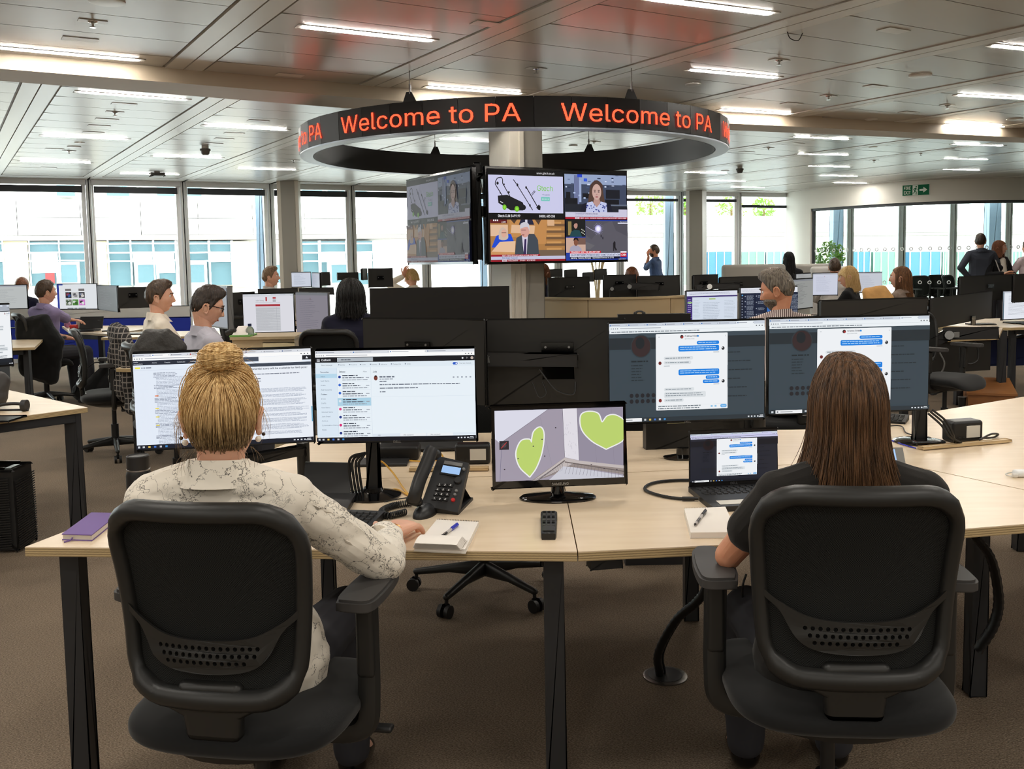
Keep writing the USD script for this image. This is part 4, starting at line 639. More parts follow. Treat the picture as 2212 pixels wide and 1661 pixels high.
SM = monitor('monitor', (1057, 877), (1356, 868), (1059, 1062), 2.82, 2.86, pic_hearts(), 'small glossy black television monitor showing two green hearts on a wall', None, depth=.03, bez=(.015, .015, .03), housing='gloss_black', logo='SAMSUNG')
def arm_pole(t, mon, base, zt=ZT, brad=.0):
    pass
for mon, off, lab in ((M2, 0, 'round'),):
    t, mid, u, n, w, h, R = mon; b = A_([*PZ(806, 1072, ZT)[:2], ZT]); put('neck', MB().box((b[0], b[1] + .012, ZT + .15), (.052, .05, .30), ch=.008), mat('plastic_black'), t); put('base', MB().lathe([(.0, 0), (.088, 0), (.09, .006), (.06, .014), (.035, .02), (.03, .03)], 28, b), mat('gloss_black'), t)
t, mid, u, n, w, h, R = R2; b = A_([*PZ(1985, 955, ZT)[:2], ZT]); put('neck', MB().box((b[0], b[1], ZT + .14), (.052, .045, .27), ch=.006), mat('plastic_black'), t); put('base', MB().lathe([(0, 0), (.095, 0), (.097, .006), (.06, .013), (.0, .014)], 28, b), mat('gloss_black'), t)
t, mid, u, n, w, h, R = SM; b = A_([*PZ(1205, 1077, ZT)[:2], ZT]); put('neck', MB().lathe([(.03, 0), (.022, .02), (.02, .045), (.028, .055)], 16, b).beam(b + A_([0, .005, .05]), b + A_([0, .03, .16]), .05, .03, ch=.006), mat('gloss_black'), t); put('base', MB().lathe([(0, 0), (.118, 0), (.12, .005), (.112, .011), (.03, .02), (0, .021)], 40, b, sy=.52), mat('gloss_black'), t)
t, mid, u, n, w, h, R = M1; p = mid - n * .05 - A_([0, 0, .02]); put('arm', MB().box((0, 0, 0), (.1, .03, .1), ch=.004, M=R, o=p).beam(p - n * .03, p - n * .03 + A_([-.0, .05, -.19]), .05, .04, ch=.005).beam(p + A_([.0, .07, -.2]), A_([-.72, 3.2, .84]), .055, .04, ch=.008).cyl((-.72, 3.2, ZT), (-.72, 3.2, .87), .022), mat('plastic_black'), t)
t, mid, u, n, w, h, R = R1; p = mid - n * .06; put('arm', MB().box((0, 0, 0), (.1, .03, .1), ch=.004, M=R, o=p).beam(p - n * .03, p - n * .05 + A_([.3, .02, -.1]), .05, .06, ch=.005).cyl((p[0] + .3, p[1] + .07, ZT), (p[0] + .3, p[1] + .07, p[2] - .05), .025), mat('plastic_black'), t)
# ================================================================ OFFICE CHAIRS
mat('chair_fabric', (18, 19, 20), .85, spec=.25, bump=(900, .35, .0008), sheen=.15); mat('chair_plastic', (33, 33, 32), .42, spec=.45, bump=(500, .06, .0004)); mat('chair_dark', (20, 20, 21), .5); mat('arm_pad', (58, 56, 55), .6, bump=(600, .2, .0004))
custom('chair_mesh', {'g': ('texture_coordinate', {}), 'w': ('checker_texture', {'scale': 420.0, 'color1': lin(12, 13, 13), 'color2': lin(40, 41, 40)}), 'p': ('principled_bsdf', {'roughness': .8, 'specular_ior_level': .2})}, [('g.object', 'w.vector'), ('w.color', 'p.base_color')], 'p.BSDF')
def outline(w0, w1, h, r, n=9, z0=0):
    """rounded trapezium in x, z: w0 wide at the bottom, w1 at the top"""
    P = Polygon([(-w0 / 2 + r, z0 + r), (w0 / 2 - r, z0 + r), (w1 / 2 - r, z0 + h - r), (-w1 / 2 + r, z0 + h - r)]).buffer(r, n); return A_(P.exterior.coords)[:-1]
def back_y(x, z):
    """how far back the backrest lies at x, z (chair frame, back towards -y)"""
    t = (z - .56) / .42; return -.235 - .035 * t + .045 * math.sin(max(0, min(1, t)) * math.pi) * .6 + .9 * x * x
def resample(P, n):
    P = np.vstack([P, P[:1]]); s = np.r_[0, np.cumsum(np.linalg.norm(np.diff(P, axis=0), axis=1))]; t = np.linspace(0, s[-1], n, endpoint=False); return np.column_stack([np.interp(t, s, P[:, k]) for k in range(P.shape[1])])
def make_chair(label, cat='chair', group=None, name='office_chair'):
    t = thing(name, label, cat, (0, 0, 0), 0, group); L = dict(local=True)
    # seat cushion: rounded slab with a waterfall front
    S = trimesh.creation.icosphere(4, 1.0); v = A_(S.vertices); q = np.sign(v) * np.abs(v) ** A_([.5, .5, .75]); v = q * A_([.25, .245, .042]); v[:, 2] -= .05 * np.maximum(0, (v[:, 1] - .12) / .13) ** 2; v[:, 2] += .012 * (v[:, 0] / .25) ** 2; v += [0, .01, .47]
    put('seat', (v, A_(S.faces)), mat('chair_fabric'), t, **L)
    put('seat_shell', MB().lathe([(.0, .40), (.15, .402), (.215, .425), (.225, .45)], 32, (0, .01, 0)), mat('chair_dark'), t, **L)
    # backrest: thick frame loop and a mesh panel
    O = resample(outline(.375, .412, .405, .085, 9, .58), 72); pts = A_([(x, back_y(x, z), z) for x, z in O]); r = .017 + .007 * (O[:, 1] < .62) + .004 * (O[:, 1] > .95)
    put('back_frame', MB().tube(pts, r, 10, True, flat=(1.0, 1.15), up=(0, 1, 0)), mat('chair_plastic'), t, **L)
    g = Polygon(outline(.36, .4, .39, .08, 9, .587)); v2, f2 = trimesh.creation.triangulate_polygon(g, engine='earcut'); xs = np.linspace(-.21, .21, 15); zs = np.linspace(.58, .985, 15); V = []; F = []
    for z in zs:
        wz = .5 * np.interp(z, [.587, .615, .665, .90, .955, .977], [.2, .32, .365, .39, .345, .23])
        for x in np.linspace(-1, 1, 15): V.append((x * wz, back_y(x * wz, min(max(z, .59), .975)) + .004, min(max(z, .59), .975)))
    for i in range(14):
        for j in range(14): F.append((i * 15 + j, i * 15 + j + 1, (i + 1) * 15 + j + 1, (i + 1) * 15 + j))
    V = A_(V); k = len(V); V = np.vstack([V, V + [0, .008, 0]]); F = [tuple(f) for f in F] + [tuple(i + k for i in f[::-1]) for f in F]
    put('back_mesh', (V, F), _MATS['chair_mesh'], t, **L)
    # lumbar support with three rows of holes
    lum = Polygon(bez([(-.205, .80), (-.17, .775), (-.1, .745), (0, .738), (.1, .745), (.17, .775), (.205, .80), (.205, .785), (.17, .755), (.135, .70), (.09, .675), (0, .668), (-.09, .675), (-.135, .70), (-.17, .755), (-.205, .785), (-.205, .80)], 96)).buffer(0)
    holes = [Point(x, z).buffer(.0048, 4) for j, z in enumerate((.722, .707, .692)) for x in np.arange(-.115 + .01 * j, .12 - .01 * j, .0165)]
    lum = shapely.affinity.translate(shapely.affinity.scale(lum.difference(shapely.union_all(holes)), .93, 1, origin=(0, 0)), 0, -.03); m = MB().prism(lum, 0, .006); v, f = m.get(); v, f = trimesh.remesh.subdivide_to_size(v, f, .05); v = A_([(x, back_y(x, z) - .016 + d - .8 * max(0, .02 - abs(z - .67)) * .2, z) for x, z, d in v])
    put('lumbar_support', (v, f[:, ::-1]), mat('chair_plastic'), t, **L)
    # bracket from the frame down to the mechanism
    br = MB().man(rhull([(-.055, -.225, .60), (.055, -.225, .60), (-.045, -.215, .50), (.045, -.215, .50)], .018)); br.man(rhull([(-.045, -.215, .50), (.045, -.215, .50), (-.04, -.12, .425), (.04, -.12, .425)], .018)); br.man(rhull([(-.04, -.12, .425), (.04, -.12, .425), (-.05, .04, .41), (.05, .04, .41)], .02))
    for s in (-1, 1): br.man(rhull([(s * .05, -.228, .586), (s * .125, -.232, .588), (s * .04, -.222, .54)], .013))
    put('back_bracket', br, mat('chair_plastic'), t, **L)
    for s in (-1, 1):
        pad = Polygon(bez([(-.035, -.12), (.035, -.12), (.05, -.06), (.047, .06), (.03, .125), (-.02, .125), (-.042, .05), (-.045, -.06), (-.035, -.12)], 40)).buffer(0); inner = pad.buffer(-.006); pm = MB()
        v, f = MB().prism(pad, .004, .022).prism(inner, 0, .028).get(); v = v * [s, 1, 1] + [s * .262, .03, .722]; f = f if s > 0 else f[:, ::-1]
        a = put('armrest', (v, f), mat('arm_pad'), t, **L)
        put('arm_post', MB().tube(bez([(s * .262, .01, .74), (s * .264, .005, .62), (s * .265, .0, .50), (s * .255, .0, .43), (s * .20, .0, .405), (s * .06, .0, .405)], 26), .02, 8, flat=(1.0, 1.35)).man(rbox((s * .264, .005, .63), (.042, .055, .17), .01)), mat('chair_plastic'), a, **L)
    put('gas_lift', MB().cyl((0, 0, .085), (0, 0, .25), .028, 16).cyl((0, 0, .25), (0, 0, .40), .017, 14), mat('chair_dark'), t, **L)
    put('lever', MB().cyl((.06, .05, .40), (.27, .06, .39), .006, 8).man(rbox((.275, .06, .39), (.05, .03, .014), .006)), mat('chair_dark'), t, **L)
    for k in range(5):
        a = k * 2 * math.pi / 5 + .3; d = A_([math.sin(a), math.cos(a), 0]); p = A_([-d[1], d[0], 0])
        lg = m3.Manifold.batch_hull([m3.Manifold.sphere(.026, 10).translate((0, 0, .105)), m3.Manifold.sphere(.020, 10).translate(tuple(d * .16 + [0, 0, .108])), m3.Manifold.sphere(.020, 10).translate((0, 0, .135))]) + m3.Manifold.batch_hull([m3.Manifold.sphere(.020, 10).translate(tuple(d * .16 + [0, 0, .108])), m3.Manifold.sphere(.015, 10).translate(tuple(d * .315 + [0, 0, .085]))])
        b = put('base_leg', lg, mat('chair_plastic'), t, **L); c = d * .315
        put('caster', MB().cyl(c + p * .008 + d * .012 + [0, 0, .028], c + p * .026 + d * .012 + [0, 0, .028], .028, 16).cyl(c - p * .026 + d * .012 + [0, 0, .028], c - p * .008 + d * .012 + [0, 0, .028], .028, 16).cyl(c + [0, 0, .03], c + [0, 0, .085], .008, 8).box((0, 0, 0), (.036, .03, .02), ch=.006, M=np.stack([d, p, A_([0, 0, 1.0])], 1), o=c + d * .008 + [0, 0, .048]), mat('chair_dark'), b, **L)
    return t
CHAIR = None
def chair(x, y, rz, label, group='black office chairs', s=1.0):
    """rz: the sitter faces this way, radians clockwise from straight ahead"""
    global CHAIR
    if CHAIR is None:
        CHAIR = make_chair(label, group=group); p = stage.GetPrimAtPath(CHAIR); x_ = UsdGeom.Xformable(p); x_.GetOrderedXformOps()[0].Set(Gf.Vec3d(x, y, 0)); x_.GetOrderedXformOps()[1].Set(math.degrees(-rz)); return CHAIR
    t = dup(CHAIR, (x, y, 0), -rz, label, group)
    if s != 1: UsdGeom.Xformable(stage.GetPrimAtPath(t)).AddScaleOp().Set(Gf.Vec3f(s, s, s))
    return t
# ================================================================ PEOPLE
def skin(name, col): return custom(name, {'g': ('texture_coordinate', {}), 'n': ('noise_texture', {'scale': 22.0, 'detail': 4.0}), 'r': ('rgb_ramp', {'ramp': [(.3, tuple(x * y for x, y in zip(lin(*col), (.92, .84, .8)))), (.7, lin(*col))]}), 'p': ('principled_bsdf', {'roughness': .5, 'specular_ior_level': .35, 'subsurface_weight': .12, 'subsurface_radius': (1.0, .35, .2), 'subsurface_scale': .006})}, [('g.object', 'n.vector'), ('n.fac', 'r.fac'), ('r.color', 'p.base_color')], 'p.BSDF')
def hairmat(name, a, b, scale=(150, 150, 14), rough=.42):
    return custom(name, {'g': ('texture_coordinate', {}), 'm': ('mapping', {'scale': scale}), 'n': ('noise_texture', {'scale': 1.0, 'detail': 3.0}), 'r': ('rgb_ramp', {'ramp': [(.32, lin(*a)), (.68, lin(*b))]}), 'b': ('bump', {'strength': .55, 'distance': .006}), 'p': ('principled_bsdf', {'roughness': rough, 'specular_ior_level': .4})},
        [('g.object', 'm.vector'), ('m.vector', 'n.vector'), ('n.fac', 'r.fac'), ('n.fac', 'b.height'), ('b.normal', 'p.normal'), ('r.color', 'p.base_color')], 'p.BSDF')
def cloth(name, col, vary=.06): return mat(name, col, .85, spec=.15, bump=(260, .18, .001), vary=(9, vary), sheen=.1)
mat('eye_white', (226, 222, 216), .2); mat('eye_dark', (36, 26, 20), .15); mat('lips', (176, 96, 88), .45)
def G(x, s): return np.exp(-(x / s) ** 2)
_SPH = trimesh.creation.icosphere(5, 1.0)
_SPH4 = trimesh.creation.icosphere(4, 1.0)
def head_mesh(jaw=1.0, nose=1.0, lo=False):
    """a head about its centre: face towards +y, 0.235 tall"""
    sp = _SPH4 if lo else _SPH; d = A_(sp.vertices); x, y, z = d.T; p = d * A_([.0755, .097, .118]); t = np.maximum(0, -z)
    p[:, 0] *= 1 - (.30 - .06 * (jaw - 1) * 5) * t ** 1.6; bk = y < 0; p[:, 1] *= np.where(bk, 1 - .52 * t ** 1.2, 1 - .10 * t ** 2 + .03 * np.maximum(0, z)); p[:, 1] += np.where(bk, -.004 * (1 - np.abs(z)), 0)
    p[:, 0] *= 1 - .05 * np.maximum(0, y) ** 2
    X, Z = p[:, 0], p[:, 2]; f = np.clip(y * 3, 0, 1)
    tri = np.where(Z > -.026, np.clip((.026 - Z) / .05, 0, 1), np.clip((Z + .037) / .011, 0, 1)) ** 1.1
    dy = f * (.024 * nose * tri * G(X, .010 + .006 * tri) + .0045 * G(Z - .034, .013) * G(X, .05) - .0085 * (G(X - .031, .015) + G(X + .031, .015)) * G(Z - .016, .012) + .005 * (G(X - .042, .022) + G(X + .042, .022)) * G(Z + .014, .02)
        + .0055 * G(Z + .054, .0055) * G(X, .022) + .0055 * G(Z + .0655, .006) * G(X, .02) - .0035 * G(Z + .0597, .0022) * G(X, .022) + .010 * G(Z + .094, .016) * G(X, .022))
    p[:, 1] += dy; return p, A_(sp.faces)
def ear(s):
    m = MB(); a = np.linspace(-.5, 4.4, 15); rim = A_([(s * (.074 + .013 * (.4 + .6 * max(0, math.sin(q)))), -.012 - .017 * math.cos(q) * .95 - .005 * math.sin(q), -.010 + .029 * math.sin(q)) for q in a])
    m.tube(rim, np.r_[.004, np.full(13, .0052), .006], 7); m.sphere((s * .0765, -.012, -.012), 1, 2, (.006, .017, .026)); m.sphere((s * .078, -.004, -.034), .0085, 2, (.7, .8, 1.0)); return m
def hair_cap(p, f, line, thick, seed=0, amp=.004, freq=(70, 70, 22), sink=.008, width=.014):
    """offset copy of the head where the hairline lets hair grow"""
    ph = np.abs(np.arctan2(p[:, 0], p[:, 1])); h = p[:, 2] - np.interp(ph, [q[0] for q in line], [q[1] for q in line]); m = np.clip((h + .002) / width, 0, 1); m = m * m * (3 - 2 * m)
    n = trimesh.Trimesh(p, f, process=False).vertex_normals; th = np.interp(p[:, 2], [-.10, 0, .05, .10, .12], thick)
    nz = meshkit.fbm(p * A_(freq) + seed * 7.3, 3, seed) - .5
    return p + n * ((m * (th + amp * 2 * nz)) - (1 - m) * sink)[:, None]
SHORT = [(0, .072), (.45, .070), (.75, .058), (1.0, .036), (1.25, .004), (1.42, -.022), (1.52, .016), (1.75, .022), (1.95, -.012), (2.3, -.05), (3.2, -.062)]
def bone(a, ra, b, rb, seg=14): return m3.Manifold.batch_hull([m3.Manifold.sphere(float(ra), seg).translate(tuple(map(float, a))), m3.Manifold.sphere(float(rb), seg).translate(tuple(map(float, b)))])
def blob(L, seg=16): return m3.Manifold.batch_hull([m3.Manifold.sphere(float(r), seg).translate(tuple(map(float, c))) for c, r in L])
def union(L): return m3.Manifold.batch_boolean(L, m3.OpType.Add)
def relax(t, it):
    o = A_(t.vertices); trimesh.smoothing.filter_taubin(t, lamb=.5, nu=.53, iterations=it); v = A_(t.vertices); b = ~(np.linalg.norm(v - o, axis=1) < .03); v[b] = o[b]; t.vertices = v
def smoothed(man, length=.02, it=12, wrinkle=0, seed=0, freq=(14, 14, 22)):
    k = man.refine_to_length(length).to_mesh(); t = trimesh.Trimesh(A_(k.vert_properties[:, :3], float), A_(k.tri_verts), process=False); t.merge_vertices(); relax(t, it); v = A_(t.vertices)
    if wrinkle: v = v + t.vertex_normals * (wrinkle * 2 * (meshkit.fbm(v * A_(freq) + seed, 3, seed) - .5))[:, None]
    return v, A_(t.faces)
def hand_bones(w, d, n, s, curl=(.25, .35, .3), spread=.10, k=1.0, thumb=(.4, -.1), per=None):
    """wrist w; d to the fingers, n out of the back of the hand, s towards the thumb"""
    d, n, s = unit(d), unit(n), unit(s); P = []; kn = [(.030, .086), (.010, .090), (-.011, .087), (-.030, .078)]; ln = (.072, .080, .074, .058)
    P.append(blob([(w + n * .002, .021 * k), (w + s * .013 * k, .017 * k), (w - s * .013 * k, .017 * k), (w + d * .05 * k + s * .024 * k, .0135 * k), (w + d * .05 * k - s * .022 * k, .0135 * k)])); P.append(blob([(w + d * .04 * k + s * .022 * k, .0135 * k), (w + d * .04 * k - s * .02 * k, .0135 * k)] + [(w + (d * y + s * x) * k, .0115 * k) for x, y in kn]))
    for i, ((x, y), L) in enumerate(zip(kn, ln)):
        p = w + (d * y + s * x) * k; dd = unit(d + s * spread * (1.2 - .8 * i)); r = .0092 * k; cv = per[i] if per else curl
        for j, (fr, c) in enumerate(zip((.46, .30, .24), cv)):
            dd = unit(dd * math.cos(c) - n * math.sin(c)); q = p + dd * L * fr * k; r2 = r * .9; P.append(bone(p, r, q, r2, 12)); p, r = q, r2
    a, b = thumb; td = unit(d * .75 + s * (.65 + a) + n * b); p = w + (d * .022 + s * .022) * k; q = p + td * .045 * k; P.append(bone(p, .014 * k, q, .0105 * k, 12)); td = unit(td + d * .35 - s * .15); u = q + td * .034 * k; P.append(bone(q, .0105 * k, u, .0095 * k, 12)); P.append(bone(u, .0095 * k, u + unit(td + d * .2) * .026 * k, .0078 * k, 12)); return P
def ik(a, c, l1, l2, hint):
    v = c - a; D = min(np.linalg.norm(v), (l1 + l2) * .999); u = unit(v); x = (l1 * l1 - l2 * l2 + D * D) / (2 * D); h = math.sqrt(max(0, l1 * l1 - x * x)); hn = unit(hint - u * (hint @ u)); return a + u * x + hn * h, a + u * D
def Rhead(yaw, pitch=0, roll=0):
    """yaw clockwise from +y seen from above, pitch up positive"""
    return rotz(-yaw) @ rotx(pitch) @ roty(roll)
def person(label, head, face, body=None, pitch=0, roll=0, fem=False, sit=True, mats=None, scale=1.0, lean=.05, armR=None, armL=None, hair='short', group=None, sleeves='long', collar=True, jaw=1.0, eyes=True, wr=.004, line=None, thick=None, hint=None, legs=True, fine=.02, seed=1, extra=None, nk=None, slv=.88, hk=1.0, lo=False, ears=True):
    """head = centre of the head in the room; face, body = headings (radians clockwise from straight away from the camera)"""
    M = mats; body = face if body is None else body; head = A_(head, float); Rb = rotz(-body); Rh = Rhead(face, pitch, roll); S = scale
    neck = head - A_([0, 0, (nk or (.145 if fem else .155)) * S]) - Rb @ A_([0, .030, 0]) * S
    def B(x, y, z): return neck + Rb @ (A_([x, y, z]) * S)
    sw = .158 if fem else .182; zs = -.50
    pel = B(0, -lean, zs); sh = {s: B(s * sw, .0, -.055) for s in (-1, 1)}
    zf = 0.0
    base = A_([pel[0], pel[1], 0.0]); t = thing('person', label, 'person', base, 0, group)
    r_ = lambda q: q * S
    def torso(g, lo=True):
        cw = .075 if fem else .095
        L = [blob([(B(-cw * .8, -lean * .35 + .01, -.28), r_(.092 + g)), (B(cw * .8, -lean * .35 + .01, -.28), r_(.092 + g)), (B(-.085, .005, -.14), r_(.088 + g)), (B(.085, .005, -.14), r_(.088 + g))]),
             blob([(B(-.085, .0, -.14), r_(.086 + g)), (B(.085, .0, -.14), r_(.086 + g)), (sh[-1] * 1.0, r_(.05 + g)), (sh[1] * 1.0, r_(.05 + g))]), blob([(sh[-1], r_(.048 + g)), (sh[1], r_(.048 + g)), (B(-.03, 0, -.01), r_(.045 + g)), (B(.03, 0, -.01), r_(.045 + g))])]
        if lo: L.append(blob([(B(-cw * .8, -lean * .35 + .01, -.28), r_(.092 + g)), (B(cw * .8, -lean * .35 + .01, -.28), r_(.092 + g)), (B(-.08, -lean, zs + .05), r_(.108 + g * 1.9)), (B(.08, -lean, zs + .05), r_(.108 + g * 1.9))]))
        if fem: L.append(blob([(B(-.06, .085, -.19), r_(.045 + g)), (B(.06, .085, -.19), r_(.045 + g)), (B(0, .03, -.2), r_(.07 + g))]))
        return L
    arms = {}
    for s, tgt in ((1, armR), (-1, armL)):
        tg = B(s * .13, .36, -.36) if tgt is None else A_(tgt[0], float); h = (Rb @ A_([s * .75, -.25, -.8])) if tgt is None or len(tgt) < 3 else Rb @ A_(tgt[2]); e, w = ik(sh[s], tg, .29 * S, .25 * S, h) if tgt is None or len(tgt) < 4 else (A_(tgt[3]), tg); arms[s] = (e, w, unit(tgt[1]) if tgt is not None and len(tgt) > 1 and tgt[1] is not None else unit(w - e))
    hips = {s: B(s * .085, -lean + .01, zs) for s in (-1, 1)}
    if sit: knee = {s: hips[s] + Rb @ A_([s * .04, .42 * S, .0]) for s in (-1, 1)}; ank = {s: A_([*(knee[s] + Rb @ A_([0, .02, 0]))[:2], min(.08, knee[s][2] - .3)]) for s in (-1, 1)}
    else: ank = {s: A_([*(hips[s] + Rb @ A_([s * .02, .0, 0]))[:2], .085]) for s in (-1, 1)}; knee = {s: (hips[s] + ank[s]) / 2 + Rb @ A_([0, .02, 0]) for s in (-1, 1)}
    if sit:
        for s in (-1, 1):
            if knee[s][2] - ank[s][2] > .6: ank[s][2] = knee[s][2] - .55
    # body: one continuous skin surface
    hc = lambda q: head + Rh @ (A_(q) * S)
    parts = torso(-.014) + [blob([(B(0, .008, -.03), r_(.046)), (B(0, .01, .03), r_(.048)), (hc((0, -.02, -.05)), r_(.05)), (hc((0, -.025, -.03)), r_(.055))])]
    for s in (-1, 1):
        e, w, hd = arms[s]; f = .88 if fem else 1.0
        parts += [bone(sh[s], r_(.047 * f), (sh[s] * .6 + e * .4), r_(.044 * f)), bone((sh[s] * .6 + e * .4), r_(.044 * f), e, r_(.036 * f)), bone(e, r_(.037 * f), e * .65 + w * .35, r_(.038 * f)), bone(e * .65 + w * .35, r_(.038 * f), w, r_(.024 * f))]
        if legs: parts += [bone(hips[s], r_(.078), knee[s], r_(.055)), bone(knee[s], r_(.052), knee[s] * .7 + ank[s] * .3 - Rb @ A_([0, .015, 0]), r_(.05)), bone(knee[s] * .7 + ank[s] * .3 - Rb @ A_([0, .015, 0]), r_(.05), ank[s], r_(.034)), bone(ank[s], r_(.03), ank[s] + Rb @ A_([0, .12, -.04]), r_(.03))]
    v, f = smoothed(union(parts), fine, 10); bm = m3.Manifold(m3.Mesh(v.astype(np.float32), f.astype(np.uint32)))
    hp, hf = head_mesh(jaw, lo=lo); hv = head + (hp * S) @ Rh.T; hm = m3.Manifold(m3.Mesh(hv.astype(np.float32), hf.astype(np.uint32)))
    pieces = [hm]
    for s in (-1, 1):
        e, w, hd = arms[s]; nn = unit(np.cross(np.cross(hd, [0, 0, 1]), hd)) if abs(hd[2]) < .9 else unit(Rb @ A_([0, 1, 0])); th = unit(np.cross(nn, hd)) * (1 if s > 0 else -1)
        # palm down, thumb inwards
        hb = union(hand_bones(w, hd, nn, th, k=hk * S * (.92 if fem else 1.0), curl=(.3, .45, .35))).refine_to_length(.008).to_mesh(); tt = trimesh.Trimesh(A_(hb.vert_properties[:, :3], float), A_(hb.tri_verts), process=False); tt.merge_vertices(); relax(tt, 5); pieces.append(m3.Manifold(m3.Mesh(A_(tt.vertices).astype(np.float32), A_(tt.faces).astype(np.uint32))))
    if bm.status() == m3.Error.NoError: bm = m3.Manifold.batch_boolean([bm] + [q for q in pieces if q.status() == m3.Error.NoError], m3.OpType.Add); bv, bf = A_(bm.to_mesh().vert_properties[:, :3], float), A_(bm.to_mesh().tri_verts)
    else: bv, bf = v, f
    mb = MB().tri(bv, bf)
    for s in (-1, 1) if ears else (): ev, ef = ear(s).get(); mb.tri(head + (ev * S) @ Rh.T, ef)
    put('body', mb, M['skin'], t, smooth=60)
    if eyes:
        for s in (-1, 1):
            c = (s * .031, .0745, .015); e = put('eye', MB().sphere(hc(c), r_(.0118), 2), mat('eye_white'), t); put('iris', MB().sphere(hc((s * .031, .0805, .0145)), r_(.0066), 2), mat('eye_dark'), e)
            put('eyebrow', MB().tube([hc((s * .014, .0965, .034)), hc((s * .03, .0955, .039)), hc((s * .047, .083, .035))], r_(.0034), 6), M['brow'] if 'brow' in M else M['hair'], t)
        put('mouth', MB().sphere(hc((0, .0880, -.0597)), 1, 2, (.0205 * S, .0058 * S, .0055 * S), Rh), M.get('lips', mat('lips')), t)
    # clothes
    g = .010; tl = torso(g, True); lo_cut = None
    for s in (-1, 1):
        e, w, hd = arms[s]; f = .9 if fem else 1.0
        if sleeves == 'long': tl += [bone(sh[s], r_(.052 * f + g), (sh[s] + e) / 2, r_(.05 * f + g)), bone((sh[s] + e) / 2, r_(.05 * f + g), e, r_(.044 * f + g)), bone(e, r_(.045 * f + g), e * (1 - slv) + w * slv, r_(.031 * f + g))]
        elif sleeves == 'rolled': tl += [bone(sh[s], r_(.052 * f + g), (sh[s] + e) / 2, r_(.05 * f + g)), bone((sh[s] + e) / 2, r_(.05 * f + g), e, r_(.046 * f + g)), bone(e, r_(.046 * f + g), e * .7 + w * .3, r_(.044 * f + g))]
        else: tl += [bone(sh[s], r_(.053 * f + g), sh[s] * .45 + e * .55, r_(.05 * f + g))]
    sv, sf = smoothed(union(tl), fine * .8, 10, wr * S, seed); shirt = put('top', (sv, sf), M['top'], t, smooth=60)
    if collar:
        a = np.linspace(0, 2 * np.pi, 25)[:-1]; ctr = B(0, .004, .012); ring = lambda r, z: A_([ctr + Rb @ (A_([math.sin(q) * r * 1.02, math.cos(q) * r * 1.1 + .004 - z * .25, z - .012 * math.cos(q)]) * S) for q in a])
        rows = [ring(.072, -.032), ring(.062, .0), ring(.0585, .024), ring(.064, .026), ring(.079, -.014), ring(.092, -.034)]; V = np.vstack(rows); F = [(i * 24 + j, i * 24 + (j + 1) % 24, (i + 1) * 24 + (j + 1) % 24, (i + 1) * 24 + j) for i in range(5) for j in range(24)]; put('collar', (V, A_(F)[:, ::-1]), M['top'], shirt, smooth=60)
    if legs:
        tr = [blob([(B(-.078, -lean, zs + .01), r_(.108)), (B(.078, -lean, zs + .01), r_(.108)), (B(-.07, -lean * .9, zs + .08), r_(.09)), (B(.07, -lean * .9, zs + .08), r_(.09))])]
        for s in (-1, 1): tr += [bone(hips[s], r_(.09), knee[s], r_(.066)), bone(knee[s], r_(.068), ank[s] * .4 + knee[s] * .6, r_(.068)), bone(ank[s] * .4 + knee[s] * .6, r_(.068), ank[s] * .95 + knee[s] * .05, r_(.052))]
        tv, tf = smoothed(union(tr), fine * 1.2, 8, .003, seed + 5); put('trousers', (tv, tf), M['legs'], t, smooth=60)
        for s in (-1, 1): put('shoe', blob([(ank[s] + A_([0, 0, -.02]), .042), (ank[s] + Rb @ A_([0, .03, -.045]), .036), (ank[s] + Rb @ A_([0, .15, -.052]), .028)]), M.get('shoes', mat('gloss_black')), t)
    # hair
    if hair in ('short', 'crop', 'quiff'):
        ln = line or SHORT; tk = thick or [.004, .010, .014, .022, .026]; v = hair_cap(hp, hf, ln, tk, seed, .006 if hair != 'crop' else .003)
        if hair == 'quiff': v[:, 1] += .014 * np.clip((v[:, 2] - .07) / .05, 0, 1) * np.clip((v[:, 1] + .02) / .1, 0, 1); v[:, 2] += .018 * np.clip((v[:, 2] - .06) / .05, 0, 1) * np.clip((v[:, 1]) / .1, 0, 1)
        put('hair', (head + (v * S) @ Rh.T, hf), M['hair'], t, smooth=60)
    if extra: extra(dict(t=t, hc=hc, B=B, Rh=Rh, Rb=Rb, S=S, M=M, hp=hp, hf=hf, head=head, arms=arms, sh=sh, shirt=shirt))
    return t
def long_hair(c, line, pts, rad, seed=0, name='hair', flat=(1, 1), thick=(.004, .012, .016, .02, .02), amp=.004):
    """cap on the skull and falling locks: pts = list of polylines in head space"""
    v = hair_cap(c['hp'], c['hf'], line, thick, seed, amp, (60, 60, 12)); hv = c['head'] + (v * c['S']) @ c['Rh'].T; h = put(name, (hv, c['hf']), c['M']['hair'], c['t'], smooth=60)
    for p, r in zip(pts, rad):
        put('lock', MB().tube([c['hc'](q) for q in bez(p, 18)], np.interp(np.linspace(0, 1, len(bez(p, 18))), np.linspace(0, 1, len(r)), r) * c['S'], 10, flat=flat), c['M']['hair'], h)
    return h
S_PALE = skin('skin_pale', (226, 176, 150)); S_TAN = skin('skin_warm', (212, 152, 120)); S_DARK = skin('skin_dark', (112, 74, 54))
